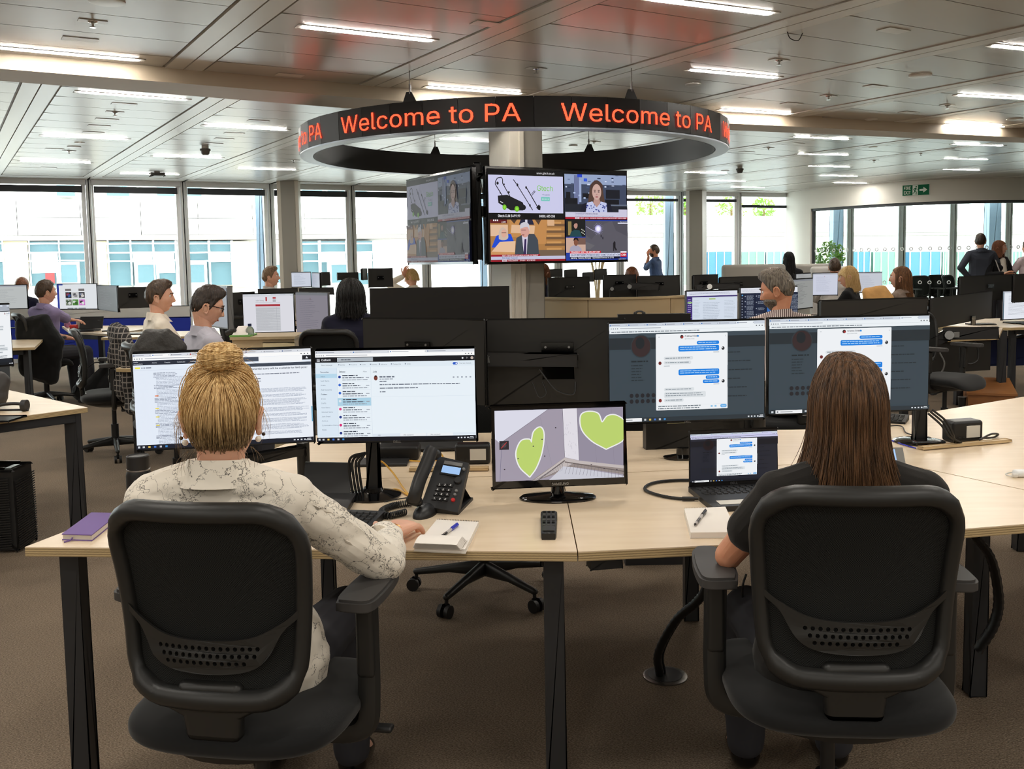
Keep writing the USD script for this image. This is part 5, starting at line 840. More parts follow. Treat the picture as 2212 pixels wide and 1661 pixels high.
H_BROWN = hairmat('hair_brown', (44, 32, 24), (86, 66, 48)); H_DARK = hairmat('hair_dark', (30, 24, 20), (62, 48, 38)); H_BLACK = hairmat('hair_black', (12, 11, 11), (30, 26, 24)); H_GREY = hairmat('hair_grey', (56, 48, 40), (122, 112, 98)); H_LIGHT = hairmat('hair_light_brown', (84, 62, 42), (140, 108, 78)); H_BLOND = hairmat('hair_blond', (190, 150, 92), (236, 208, 150)); H_RED = hairmat('hair_auburn', (80, 44, 24), (150, 92, 56))

def strands(parent, name, curves, mat_, width=.0011, label=None):
    """fine hair as curves; points are in the room"""
    root = '/'.join(parent.split('/')[:3]); o, R = XF[root]; path = numbered(parent, name); b = UsdGeom.BasisCurves.Define(stage, path); P = (np.vstack(curves) - o) @ R
    b.CreateTypeAttr('linear'); b.CreateCurveVertexCountsAttr(Vt.IntArray.FromNumpy(A_([len(c) for c in curves], np.int32))); b.CreatePointsAttr(Vt.Vec3fArray.FromNumpy(P.astype(np.float32))); W = np.concatenate([width * np.interp(np.linspace(0, 1, len(c)), [0, .7, 1], [1, 1, .35]) for c in curves]).astype(np.float32)
    b.CreateWidthsAttr(Vt.FloatArray.FromNumpy(W)); b.SetWidthsInterpolation('vertex'); UsdShade.MaterialBindingAPI.Apply(b.GetPrim()).Bind(mat_); return tag(path, label, kind='stuff')
def fall(phi, t, L, dx=0.0, top=(.084, .106, .126), flare=.0, part=0.0, back=.0, ctop=-.01):
    """a point of hair falling from the parting: phi = azimuth (0 back, + right), t = 0 at the crown to 1 at the tip; head space"""
    sk = .42; a, b, c_ = top; ct, st = math.cos(phi), math.sin(phi)
    if t < sk: th = (t / sk) * 1.75; k = min(1, t / (sk * .4)); sn = abs(math.sin(th)) ** .78; return A_([part * (1 - k) + a * sn * st, ctop - b * sn * ct, c_ * math.cos(th)])
    q = (t - sk) / (1 - sk); z0 = c_ * math.cos(1.75); a1 = math.sin(1.75) ** .78; return A_([a * a1 * st * (1 + flare * q) + dx * q * q, ctop - b * a1 * ct * (1 + flare * .4 * q) - back * q, z0 + (L - z0) * q])
def fall_hair(c, Lf, dxf=lambda p: 0.0, phis=(-2.2, 2.2), top=(.084, .106, .126), flare=.05, part=0.0, n=900, seed=0, jitter=.006, width=.0012, back=.0, body=.93, ctop=-.01, name='hair', fringe=None):
    """a lofted body of hair with strands laid over it"""
    rng = np.random.default_rng(seed); P = np.linspace(phis[0], phis[1], 41); T = np.linspace(.02, 1, 26); tp = tuple(x * body for x in top); V = []
    for s_ in (1.0, .80):
        for p in P:
            for t in T:
                q = fall(p, t * (.97 if s_ < 1 else 1), Lf(p), dxf(p), tuple(x * s_ for x in tp), flare, part, back, ctop); nz = .007 * (meshkit.fbm(A_([p * 7, t * 2.0, seed]), 3) - .5) * min(1, t * 2); V.append(q * A_([1 + nz * 8, 1 + nz * 8, 1]))
    k = len(P) * len(T); F = []; W = len(T)
    for i in range(len(P) - 1):
        for j in range(W - 1): a = i * W + j; F.append((a, a + W, a + W + 1, a + 1)); F.append((k + a, k + a + 1, k + a + W + 1, k + a + W))
        F.append((i * W + W - 1, (i + 1) * W + W - 1, k + (i + 1) * W + W - 1, k + i * W + W - 1))
    for j in range(W - 1): F.append((j, j + 1, k + j + 1, k + j)); a = (len(P) - 1) * W + j; F.append((a + 1, a, k + a, k + a + 1))
    V = c['head'] + (A_(V) * c['S']) @ c['Rh'].T; h = put(name, (V, A_(F)), c['M']['hair'], c['t'], smooth=True)
    cap = hair_cap(c['hp'], c['hf'], fringe or [(0, .075), (.5, .07), (.9, .045), (1.3, .0), (1.7, -.03), (3.2, -.07)], [.002, .006, .008, .010, .010], seed, .002); put('hair_cap', (c['head'] + (cap * c['S']) @ c['Rh'].T, c['hf']), c['M']['hair'], h, smooth=60)
    if n:
        C = []
        for _ in range(n):
            p = rng.uniform(*phis); L = Lf(p) + rng.normal() * .012; d = dxf(p) + rng.normal() * .01; o = rng.normal(size=3) * jitter * A_([1, 1, .2]); g_ = rng.uniform(.97, 1.03); e = rng.normal() * .04
            C.append(c['head'] + (A_([fall(p + e * t, t, L, d, tuple(x * g_ for x in top), flare, part, back, ctop) + o * t for t in np.linspace(rng.uniform(.0, .12), rng.uniform(.9, 1.03), 14)]) * c['S']) @ c['Rh'].T)
        strands(h, 'hair_strands', C, c['M']['hair'], width)
    return h
# ================================================================ THE TWO WOMEN IN FRONT
custom('printed_blouse', {'g': ('texture_coordinate', {}), 'n': ('noise_texture', {'scale': 9.0, 'detail': 5.0, 'roughness': .65}), 'd': ('mix', {'mix_type': 'linear_light', 'fac': .13}), 'v': ('voronoi_texture', {'feature': 'distance_to_edge', 'scale': 9.0}), 'v2': ('voronoi_texture', {'feature': 'distance_to_edge', 'scale': 21.0}),
    'm1': ('noise_texture', {'scale': 7.0, 'detail': 2.0}), 'm2': ('noise_texture', {'scale': 60.0, 'detail': 4.0, 'roughness': .7}), 'l1': ('map_range', {'from_min': 0.006, 'from_max': .016, 'to_min': 1.0, 'to_max': 0.0, 'clamp': True}), 'l2': ('map_range', {'from_min': 0.01, 'from_max': .03, 'to_min': 1.0, 'to_max': 0.0, 'clamp': True}),
    'k1': ('map_range', {'from_min': .40, 'from_max': .46, 'clamp': True}), 'k2': ('map_range', {'from_min': .52, 'from_max': .58, 'clamp': True}), 'b1': ('map_range', {'from_min': .60, 'from_max': .64, 'clamp': True}), 'x1': ('math', {'math_type': 'multiply'}), 'x2': ('math', {'math_type': 'multiply'}), 'x3': ('math', {'math_type': 'multiply'}), 'x4': ('math', {'math_type': 'multiply', 'value2': .8}), 's1': ('math', {'math_type': 'maximum'}), 's2': ('math', {'math_type': 'maximum'}),
    'c': ('mix', {'color1': lin(232, 224, 210), 'color2': lin(34, 32, 32)}), 'bn': ('noise_texture', {'scale': 16.0, 'detail': 2.0}), 'bp': ('bump', {'strength': .3, 'distance': .015}), 'p': ('principled_bsdf', {'roughness': .65, 'specular_ior_level': .25, 'sheen_weight': .1})},
    [('g.object', 'n.vector'), ('g.object', 'd.color1'), ('n.color', 'd.color2'), ('d.color', 'v.vector'), ('d.color', 'v2.vector'), ('g.object', 'm1.vector'), ('g.object', 'm2.vector'), ('v.distance', 'l1.value'), ('v2.distance', 'l2.value'), ('m1.fac', 'k1.value'), ('m1.fac', 'k2.value'), ('m2.fac', 'b1.value'), ('l1.result', 'x1.value1'), ('k1.result', 'x1.value2'), ('l2.result', 'x2.value1'), ('k2.result', 'x2.value2'), ('b1.result', 'x3.value1'), ('k2.result', 'x3.value2'),
     ('x1.value', 's1.value1'), ('x2.value', 's1.value2'), ('s1.value', 's2.value1'), ('x3.value', 's2.value2'), ('s2.value', 'x4.value1'), ('x4.value', 'c.fac'), ('c.color', 'p.base_color'), ('g.object', 'bn.vector'), ('bn.fac', 'bp.height'), ('bp.normal', 'p.normal')], 'p.BSDF')
mat('pearl', (236, 228, 214), .2, coat=.6); mat('gold', (214, 170, 96), .25, metal=1); mat('trousers_dark', (44, 44, 50), .85)
BH = PD(480, 903, 2.10)
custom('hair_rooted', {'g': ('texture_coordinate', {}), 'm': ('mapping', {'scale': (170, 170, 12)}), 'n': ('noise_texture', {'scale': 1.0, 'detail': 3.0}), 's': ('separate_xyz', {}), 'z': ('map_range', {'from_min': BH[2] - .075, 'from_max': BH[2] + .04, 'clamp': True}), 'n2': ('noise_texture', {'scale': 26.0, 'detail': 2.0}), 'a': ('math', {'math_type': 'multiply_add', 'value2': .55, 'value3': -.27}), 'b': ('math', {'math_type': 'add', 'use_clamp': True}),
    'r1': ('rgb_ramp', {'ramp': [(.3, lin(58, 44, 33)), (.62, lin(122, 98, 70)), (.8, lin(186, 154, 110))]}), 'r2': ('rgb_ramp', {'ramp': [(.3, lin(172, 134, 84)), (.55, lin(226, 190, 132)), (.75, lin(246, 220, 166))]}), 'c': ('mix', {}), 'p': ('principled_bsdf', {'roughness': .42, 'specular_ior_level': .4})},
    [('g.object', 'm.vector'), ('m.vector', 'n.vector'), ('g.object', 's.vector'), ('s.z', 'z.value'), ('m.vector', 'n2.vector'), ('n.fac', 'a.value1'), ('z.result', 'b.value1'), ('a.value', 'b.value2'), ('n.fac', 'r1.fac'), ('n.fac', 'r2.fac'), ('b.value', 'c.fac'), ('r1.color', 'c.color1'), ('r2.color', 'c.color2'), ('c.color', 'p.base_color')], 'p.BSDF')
chair(-.60, 2.13, .17, 'black mesh-backed office chair with a woman in a printed blouse', s=.91)
chair(.735, 2.17, .08, 'black mesh-backed office chair with a woman in a black T-shirt')
HB = _MATS['hair_rooted']; BH = PD(480, 903, 2.10)
def blonde(c):
    rng = np.random.default_rng(8); hc, S = c['hc'], c['S']; bun = A_([.006, -.058, .112])
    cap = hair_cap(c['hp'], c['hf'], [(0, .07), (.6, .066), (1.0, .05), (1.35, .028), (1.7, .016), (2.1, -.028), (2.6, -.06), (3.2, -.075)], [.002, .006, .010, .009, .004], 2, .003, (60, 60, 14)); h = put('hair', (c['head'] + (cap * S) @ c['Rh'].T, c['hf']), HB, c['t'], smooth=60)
    C = []
    for _ in range(2300):          # strands combed up from the hairline to the bun
        ph = rng.uniform(-2.9, 2.9); side = abs(ph); zr = np.interp(side, [0, .9, 1.5, 2.3, 3.2], [-.088, -.066, -.002, .04, .07])
        zr += abs(rng.normal()) * .035; th = math.acos(max(-1, min(1, zr / .122))); d0 = A_([math.sin(ph) * math.sin(th), -math.cos(ph) * math.sin(th), math.cos(th)]); d1 = unit(bun + [0, 0, -.01]); om = math.acos(np.clip(d0 @ d1, -1, 1)); pts = []; o = rng.normal() * .0035; w = rng.normal(size=3) * .006
        for t in np.linspace(0, 1, 14):
            d = (math.sin((1 - t) * om) * d0 + math.sin(t * om) * d1) / max(math.sin(om), 1e-4); bul = .007 * math.sin(math.pi * min(1, t * 1.05)) * (1 + .25 * abs(d0[0])); R = A_([.0705, .095, .116]) + .006 + bul + o * (.3 + .7 * math.sin(math.pi * t)); low = max(0, -d[2]); q = d * R; q[1] *= 1 - .42 * low ** 1.2 * (q[1] < 0); pts.append(hc(q + w * math.sin(math.pi * t)))
        C.append(A_(pts))
    strands(h, 'hair_strands', C, HB, .0016)
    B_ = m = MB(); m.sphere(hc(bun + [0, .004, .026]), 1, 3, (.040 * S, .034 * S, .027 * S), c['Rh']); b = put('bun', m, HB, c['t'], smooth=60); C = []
    for _ in range(520):           # wound round the bun
        ax = unit(A_([rng.normal() * .35, rng.normal() * .35 + .15, 1.0])); u = unit(np.cross(ax, [0, 1, .1])); v = np.cross(ax, u); a0 = rng.uniform(0, 6.28); r = rng.uniform(.96, 1.10); hgt = rng.uniform(-.95, .95)
        rr = math.sqrt(max(.05, 1 - hgt * hgt)); C.append(A_([hc(bun + [0, .004, .026] + A_([.043, .037, .029]) * r * ((u * math.cos(a0 + q) + v * math.sin(a0 + q)) * rr + ax * (hgt + .12 * math.sin(q * .7)))) for q in np.linspace(0, rng.uniform(1.5, 3.6), 14)]))
    strands(b, 'bun_strands', C, HB, .0024); C = []
    for _ in range(70):            # loose wisps at the neck, ears and bun
        s = rng.choice([-1, 1]); k = rng.integers(0, 3)
        if k == 0: p = A_([s * rng.uniform(.03, .07), -.05, -.06]); q = p + A_([s * rng.uniform(0, .03), -.02, -rng.uniform(.02, .06)]); mid = (p + q) / 2 + A_([s * .012, -.01, 0])
        elif k == 1: p = A_([s * .078, -.005, .03]); q = p + A_([s * rng.uniform(.0, .025), -.01, -rng.uniform(.05, .14)]); mid = (p + q) / 2 + A_([s * rng.uniform(.01, .03), 0, .01])
        else: p = bun + A_([s * .03, 0, .02]); q = p + A_([s * rng.uniform(.01, .05), 0, rng.uniform(-.01, .03)]); mid = (p + q) / 2 + A_([0, 0, .012])
        C.append(A_([hc((1 - t) ** 2 * p + 2 * t * (1 - t) * mid + t * t * q) for t in np.linspace(0, 1, 9)]))
    strands(h, 'loose_wisps', C, HB, .0006)
    for s in (-1, 1):
        e = put('earring', MB().sphere(hc((s * .078, -.022, -.048)), .0068, 3), mat('pearl'), c['t'], 'round pearl ear stud'); put('ear_bead', MB().sphere(hc((s * .0885, -.004, -.040)), .0042, 2), mat('eye_dark'), e)
    # yoke seam and cuff of the blouse, bracelet and ring
    B = c['B']; e, w, hd = c['arms'][1]
    put('cuff', MB().tube([w - hd * .075, w - hd * .05, w - hd * .03], [.043, .045, .042], 20), _MATS['printed_blouse'], c['shirt'], smooth=60)
    a = np.linspace(0, 2 * np.pi, 28)[:-1]; u = unit(np.cross(hd, [0, 0, 1])); v = np.cross(u, hd); put('bracelet', MB().tube([w + hd * .012 + (u * math.cos(q) * .0285 + v * math.sin(q) * .0225) for q in a], .0011, 6, True), mat('gold'), c['t'])
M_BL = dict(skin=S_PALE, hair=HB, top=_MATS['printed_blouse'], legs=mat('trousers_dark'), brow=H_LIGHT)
mw = PZ(846, 1152, ZT + .036); mh = PZ(920, 1106, ZT + .03); MOUSE_D = unit((mh - mw) * [1, 1, 0])
# head, body and left arm from the general builder; the right hand on the mouse is modelled with care below
def person_blonde(): return person('person with a high blond bun and white crackle-print blouse, hand on a mouse', BH, -.20, .10, pitch=-.04, fem=True, mats=M_BL, armR=(mw, MOUSE_D, (1.0, -.2, -.9)), armL=(PZ(455, 1100, ZT + .06), None, (-.8, 0, -.8)), hair=None, extra=blonde, wr=.007, seed=4, fine=.013, lean=-.09, nk=.125, slv=.80, hk=1.1)
# ---- woman with long brown hair
WH = PD(1830, 885, 2.13); H_LONG = hairmat('hair_long_brown', (46, 31, 20), (120, 86, 58), (120, 120, 7), .36)
def longbrown(c):
    fall_hair(c, lambda p: np.interp(p, [-2.2, -1.2, -.6, 0, .5, 1.2, 2.2], [-.20, -.215, -.24, -.27, -.33, -.35, -.28]), lambda p: np.interp(p, [-2.2, -.8, 0, .6, 1.3, 2.2], [-.03, -.02, .0, .10, .12, .05]), (-2.15, 2.15), (.081, .106, .130), .13, -.012, 3800, 6, .005, .0013, back=.01, name='hair')
M_BR = dict(skin=S_TAN, hair=H_LONG, top=cloth('tshirt_black', (34, 32, 30), .1), legs=mat('trousers_dark'))
def person_brown(): return person('person with long straight brown hair and black T-shirt, elbow on the armrest', WH, .12, .03, fem=True, mats=M_BR, armL=(PD(1640, 1108, 2.42), (.35, 1, -.1), (-1.0, -.25, -.75), PD(1574, 1200, 2.2)), armR=(PZ(1985, 1080, ZT + .03), None, (.9, 0, -.8)), hair=None, extra=longbrown, sleeves='short', collar=False, wr=.003, seed=9, fine=.014, lean=-.05, nk=.135, ears=False)
person_blonde(); person_brown()
# ================================================================ THINGS ON AND UNDER THE FRONT DESKS
mat('purple_cover', (112, 86, 150), .7, bump=(300, .2, .0008)); mat('paper', (236, 230, 222), .7); mat('paper_side', (214, 206, 194), .8); mat('pen_blue', (30, 40, 190), .25); mat('pen_clear', (196, 190, 186), .2); mat('pen_dark', (40, 36, 34), .3); mat('flask_black', (22, 22, 23), .5, bump=(800, .1, .0004)); mat('white_ink', (226, 226, 226), .6); mat('cable_yellow', (214, 160, 40), .45); mat('cable_white', (220, 218, 212), .5)
mat('key_black', (28, 28, 29), .5); mat('kb_black', (22, 22, 23), .5); mat('button_red', (196, 44, 44), .4); mat('button_grey', (120, 120, 118), .5); mat('wood_light', (206, 180, 138), .5, vary=(12, .06)); mat('wood_brown', (150, 98, 52), .5, vary=(9, .12)); mat('label_paper', (214, 210, 200), .6); mat('floor_steel', (120, 116, 110), .3, metal=.9); mat('sticker', (200, 196, 150), .6)
custom('phone_screen', {'e': ('principled_bsdf', {'base_color': (.02, .03, .05), 'roughness': .2, 'emission_color': lin(150, 184, 226), 'emission_strength': .8})}, [], 'e.BSDF')
ZZ = A_([0, 0, 1.0])
def slab(a, b, c, z0, h, ch=.0):
    """thin block on the desk from three corner points (front left, front right, back right)"""
    a, b, c = (A_([*q[:2], z0]) for q in (a, b, c)); d = a + c - b; m = MB(); return m.hull([q + ZZ * z for q in (a, b, c, d) for z in (0, h)])
def P2(px, py, dz=0.0): return PZ(px, py, ZT + dz)
# notebook
a, b, c = P2(134, 1167), P2(199, 1169), P2(258, 1121); nb = thing('notebook', 'purple covered notebook lying at the left corner of the front desk', 'notebook', a)
ins = lambda q, k: q + (A_((a + c) / 2) - q) * k
put('cover', slab(a, b, c, ZT, .0025), mat('purple_cover'), nb); put('pages', slab(ins(a, .03), ins(b, .03), ins(c, .03), ZT + .0025, .013), mat('paper_side'), nb); put('cover', slab(a, b, c, ZT + .0155, .0025), mat('purple_cover'), nb)
put('ribbon', MB().tube([b * .35 + a * .65 + ZZ * .008, b * .4 + a * .6 + A_([-.005, -.012, .004]), b * .3 + a * .7 + A_([-.01, -.02, .002])], .0022, 5), mat('purple_cover'), nb)
solo('cable', MB().tube(bez([P2(236, 1122, .003), P2(250, 1108, .01), P2(275, 1100, .004), P2(290, 1096, .004)]), .0028, 6).tube(bez([P2(258, 1118, .003), P2(246, 1112, .008), P2(268, 1106, .004), P2(295, 1112, .004), P2(310, 1110, .004)]), .0028, 6), mat('cable_black'), 'thin dark cable curled behind the purple notebook', 'cable')
# flask
fb = P2(303, 1093); fl = thing('flask', 'black insulated flask with white lettering beside the printed blouse', 'flask', fb)
put('bottle', MB().lathe([(.0, 0), (.036, 0), (.0375, .004), (.0375, .10), (.034, .112), (.033, .115)], 32, fb), mat('flask_black'), fl); put('steel_band', MB().lathe([(.0335, .113), (.0345, .114), (.0345, .118), (.033, .119)], 32, fb), mat('steel'), fl); put('cap', MB().lathe([(.033, .119), (.034, .121), (.034, .158), (.031, .161), (.028, .158), (0, .157)], 32, fb), mat('flask_black'), fl)
for k, w_ in enumerate(('klean', 'kanteen')):
    v, f, W = glyphs(w_); s = .0115; hd = math.atan2(-fb[0], -fb[1]); th = hd + .42 - (v[:, 0] * s) / .0378; put('printed_word', (np.column_stack([fb[0] + .0378 * np.sin(th), fb[1] + .0378 * np.cos(th), fb[2] + .078 - k * .016 + v[:, 1] * s]), f[:, ::-1] if False else f), mat('white_ink'), fl, smooth=False)
# laptop behind the blouse's arm
lp = thing('laptop', 'open black laptop under the left monitors, half hidden by the sleeve', 'laptop', P2(690, 1075)); q = [P2(655, 1075), P2(770, 1077), P2(745, 1119), P2(600, 1119)]
put('base', MB().hull([p + ZZ * z for p in q for z in (0, .018)]), mat('plastic_dark'), lp); put('lid', MB().hull([p + ZZ * z + A_([0, .045 * t + o, 0]) for p in (q[0], q[1] - A_([.02, 0, 0])) for z, t in ((.018, 0), (.105, 1)) for o in (0, .008)]), mat('plastic_black'), lp); put('ports', MB().hull([q[1] * u + q[2] * (1 - u) + A_([.001, 0, z]) for u in (.3, .7) for z in (.005, .012)]), mat('gloss_black'), lp)
# keyboards
def keyboard(name, o, u, v, label, cols, rows=5, W=.44, D=.14, nk=None):
    """o back right corner, u to the left, v to the front (unit)"""
    t = thing('keyboard', label, 'keyboard', o); m = MB().hull([o + u * x + v * y + ZZ * z for x in (0, W) for y, z in ((0, 0), (0, .022), (D, 0), (D, .010))]); put('keyboard_base', m, mat('kb_black'), t); kp = W / 22
    for i in range(cols):
        for j in range(rows):
            c = o + u * (.012 + kp * (i + .5)) + v * (.02 + (D - .03) / rows * (j + .5)); z0 = .020 - .011 * (j + .5) / rows
            put('key', MB().hull([c + u * x * k + v * y * k + ZZ * (z0 + z) for k, z in ((.0085, 0), (.0065, .006)) for x in (-1, 1) for y in (-1, 1)]), mat('key_black'), t)
    return t
ku = unit((P2(745, 1115) - P2(832, 1119)) * [1, 1, 0]); kv = A_([ku[1], -ku[0], 0]) * 1.0; kv = kv if kv[1] < 0 else -kv
keyboard('keyboard', P2(832, 1120), ku, kv, 'black keyboard beside the hand on the mouse', 9)
ku2 = unit((P2(1900, 905) - P2(1963, 909)) * [1, 1, 0]); kv2 = A_([ku2[1], -ku2[0], 0]); kv2 = kv2 if kv2[1] < 0 else -kv2
keyboard('keyboard', P2(1964, 906), ku2, kv2, 'black keyboard behind the long brown hair on the right desk', 8)
mc = P2(918, 1112); md = MOUSE_D; mo = thing('mouse', 'black computer mouse under the ringed hand', 'mouse', mc); R_ = np.stack([md, A_([-md[1], md[0], 0]), ZZ], 1)
S = trimesh.creation.icosphere(3, 1.0); v = A_(S.vertices); v[:, 2] = np.where(v[:, 2] < 0, 0, v[:, 2]); put('mouse_body', MB().tri(v * [.058, .031, .033], A_(S.faces), R_, mc), mat('plastic_black'), mo); put('wheel', MB().cyl(mc + R_ @ A_([.035, -.004, .026]), mc + R_ @ A_([.035, .004, .026]), .008, 12), mat('key_black'), mo)
put('ring', MB().sphere((0, 0, 0), .002), mat('gold'), mo) if False else None
# desk phone
B0, B1, T0, T1 = PD(909, 1091, 2.76), PD(989, 1107, 2.725), PD(947, 985, 2.885), PD(1013, 1000, 2.86); fn = unit(np.cross(B1 - B0, T0 - B0)); fn = fn if fn[1] < 0 else -fn
def onf(px, py, off=0.0):
    r = ray(px, py); return CAM + r * (((B0 + fn * off - CAM) @ fn) / (r @ fn))
ph = thing('desk_phone', 'black desk telephone with a small lit blue screen and number keys', 'telephone', A_([*P2(945, 1105)[:2], ZT]))
put('phone_body', MB().hull([p + fn * o for p in (B0, B1, T0, T1) for o in (0, -.022)] + [A_([*((B0 + fn * -.02)[:2]), ZT]), A_([*((B1 + fn * -.02)[:2]), ZT])]), mat('plastic_dark'), ph)
put('stand_foot', MB().hull([A_([*p[:2], ZT + z]) for p in (P2(912, 1104), P2(992, 1111), P2(1022, 1080), P2(955, 1072)) for z in (0, .008)]).hull([p - fn * .02 for p in (T0 * .55 + B0 * .45, T1 * .55 + B1 * .45)] + [A_([*p[:2], ZT + .004]) for p in (P2(960, 1075), P2(1018, 1080))]), mat('plastic_dark'), ph)
def fquad(x0, y0, x1, y1, h, mm, name, shear=-.30):
    """raised plate on the phone's face between two heights on the picture"""
    k = lambda x, y: onf(x + (y - y0) * shear, y + (x - x0) * .16, 0.0); q = [k(x0, y0), k(x1, y0), k(x1, y1), k(x0, y1)]; return put(name, MB().hull([p + fn * o for p in q for o in (-.001, h)]), mm, ph)
fquad(961, 996, 1000, 1003, .004, mat('button_grey'), 'name_plate'); fquad(955, 1003.5, 999, 1024, .003, mat('plastic_black'), 'screen_bezel'); fquad(957.5, 1006, 996.5, 1021, .0035, _MATS['phone_screen'], 'screen')
LB = ['1', '2', '3', '4', '5', '6', '7', '8', '9', '*', '0', '#']
for r in range(4):
    for cI in range(3):
        px, py = 650 + (1615 - 20 * r + 65 * cI) / 5.395, 950 + (530 + 54 * r + 4 * cI) / 5.395; p = onf(px, py); ux = unit(B1 - B0); uy = unit(np.cross(fn, ux)); uy = uy if uy[2] > 0 else -uy
        kk = put('key', MB().hull([p + ux * x * k + uy * y * k + fn * o for k, o in ((.0075, 0), (.006, .004)) for x in (-1.1, 1.1) for y in (-.7, .7)]), mat('key_black'), ph); v, f, W = glyphs(LB[r * 3 + cI], True); put('numeral', (p + fn * .0046 + ((v[:, :1] - W / 2) * ux + (v[:, 1:2] - .5) * uy) * .0062, f), mat('white_ink'), kk, smooth=False)
for px, py, rr, nm, mm in ((989, 1038, .0125, 'navigation_ring', 'key_black'), (979, 1080.5, .0065, 'red_button', 'button_red'), (986, 1061, .0048, 'volume_button', 'button_grey'), (983, 1069, .0048, 'volume_button', 'button_grey'), (1002, 1014, .005, 'side_button', 'button_grey')):
    p = onf(px, py); put(nm, MB().cyl(p, p + fn * .005, rr, 16, rr * .85), mat(mm), ph)
hs = bez([PD(934, 974, 2.80) + [0, 0, .008], PD(922, 1000, 2.765), PD(907, 1035, 2.725), PD(898, 1065, 2.70), PD(893, 1084, 2.70)], 20)
put('handset', MB().tube(hs, np.r_[.018, np.full(len(hs) - 2, .021), .019], 12, flat=(1.05, .62), up=(0, 1, .6)).man(rhull([PD(926, 978, 2.84), PD(942, 982, 2.82)], .017)).man(rhull([PD(888, 1080, 2.73), PD(902, 1083, 2.72)], .016)), mat('plastic_black'), ph)
path = bez([P2(890, 1086, .012), P2(850, 1092, .011), P2(825, 1104, .011), P2(838, 1114, .011), P2(876, 1106, .011)], 60); s_ = np.r_[0, np.cumsum(np.linalg.norm(np.diff(path, axis=0), axis=1))]; tt = np.linspace(0, s_[-1], 420); pc = np.column_stack([np.interp(tt, s_, path[:, k]) for k in range(3)]); tg = np.gradient(pc, axis=0); tg /= np.linalg.norm(tg, axis=1, keepdims=True); sd = np.cross(tg, ZZ); w_ = tt / .0065 * 2 * np.pi
put('coiled_cord', MB().tube(pc + sd * (np.cos(w_) * .0085)[:, None] + np.cross(sd, tg) * (np.sin(w_) * .0085)[:, None], .0023, 5), mat('cable_black'), ph)
# notepads with a spiral and a pen
def notepad(bl, br, fr, fl_, label, curl=False, h=.012):
    bl, br, fr, fl_ = (P2(*q) for q in (bl, br, fr, fl_)); t = thing('notepad', label, 'notepad', (bl + fr) / 2); put('pad', MB().hull([p + ZZ * z for p in (bl, br, fr, fl_) for z in (0, h)]), mat('paper'), t); put('back_card', MB().hull([p * 1.0 + ZZ * z + (p - (bl + fr) / 2) * .02 for p in (bl, br, fr, fl_) for z in (0, .0015)]), mat('paper_side'), t)
    m = MB(); n = 26; out = unit((bl - fl_) * [1, 1, 0])
    for k in range(n):
        p = bl + (br - bl) * (k + .5) / n + ZZ * h * .55; a = np.linspace(0, 2 * np.pi, 10)[:-1]; m.tube([p + out * (.002 + .0055 * math.cos(q)) + ZZ * .0075 * math.sin(q) for q in a], .0006, 4, True)
    put('spiral', m, mat('pen_dark'), t, kind='stuff')
    if curl:
        L = lambda x, y: fl_ + (fr - fl_) * x + (bl - fl_) * y
        for k in range(5):
            V = []; nx, ny = 7, 7; rr = random.Random(k)
            for j in range(ny):
                for i in range(nx): x = -.01 + (.95 - .03 * k) * i / (nx - 1) + .012 * k; y = -.03 - .02 * k * .4 + .30 * j / (ny - 1); V.append(L(x, y) + ZZ * (h + .001 + .0035 * k + .016 * (j / (ny - 1)) * (1 - j / (ny - 1)) * 2 * (1 - .5 * i / (nx - 1)) * (1 - .1 * k)))
            V = A_(V); F = [(j * nx + i, j * nx + i + 1, (j + 1) * nx + i + 1, (j + 1) * nx + i) for j in range(ny - 1) for i in range(nx - 1)]; V2 = np.vstack([V, V - ZZ * .0012]); F2 = F + [tuple(q + nx * ny for q in f[::-1]) for f in F]; put('turned_page', (V2, F2), mat('paper'), t)
    return t, h
def pen(a, b, label, capm):
    a, b = A_(a), A_(b); u = unit(b - a); L = np.linalg.norm(b - a); t = thing('pen', label, 'pen', a); put('barrel', MB().cyl(a + u * .012, a + u * L * .7, .0038, 10), mat('pen_clear'), t); put('tip', MB().cyl(a, a + u * .012, .0008, 8, .0036), mat('pen_dark'), t); put('ink', MB().cyl(a + u * .02, a + u * L * .6, .0022, 6).cyl(a + u * L * .2, a + u * L * .45, .0040, 8), mat('pen_dark'), t); put('cap', MB().cyl(a + u * L * .68, b, .0046, 10).beam(a + u * L * .7 + ZZ * .005, b + ZZ * .005, .003, .0015), mat(capm), t)
notepad((944, 1131), (1034, 1136), (1005, 1196), (895, 1191), 'spiral reporter notepad with turned back pages under a blue capped pen', True)
pen(P2(944, 1166, .017), P2(988, 1133, .017), 'clear ballpoint pen with blue cap lying on the left notepad', 'pen_blue')
notepad((1478, 1110), (1567, 1106), (1592, 1162), (1492, 1163), 'white spiral notepad beside the bare elbow', h=.016)
pen(P2(1500, 1135, .021), P2(1524, 1103, .022), 'clear pen lying across the right notepad', 'pen_dark')
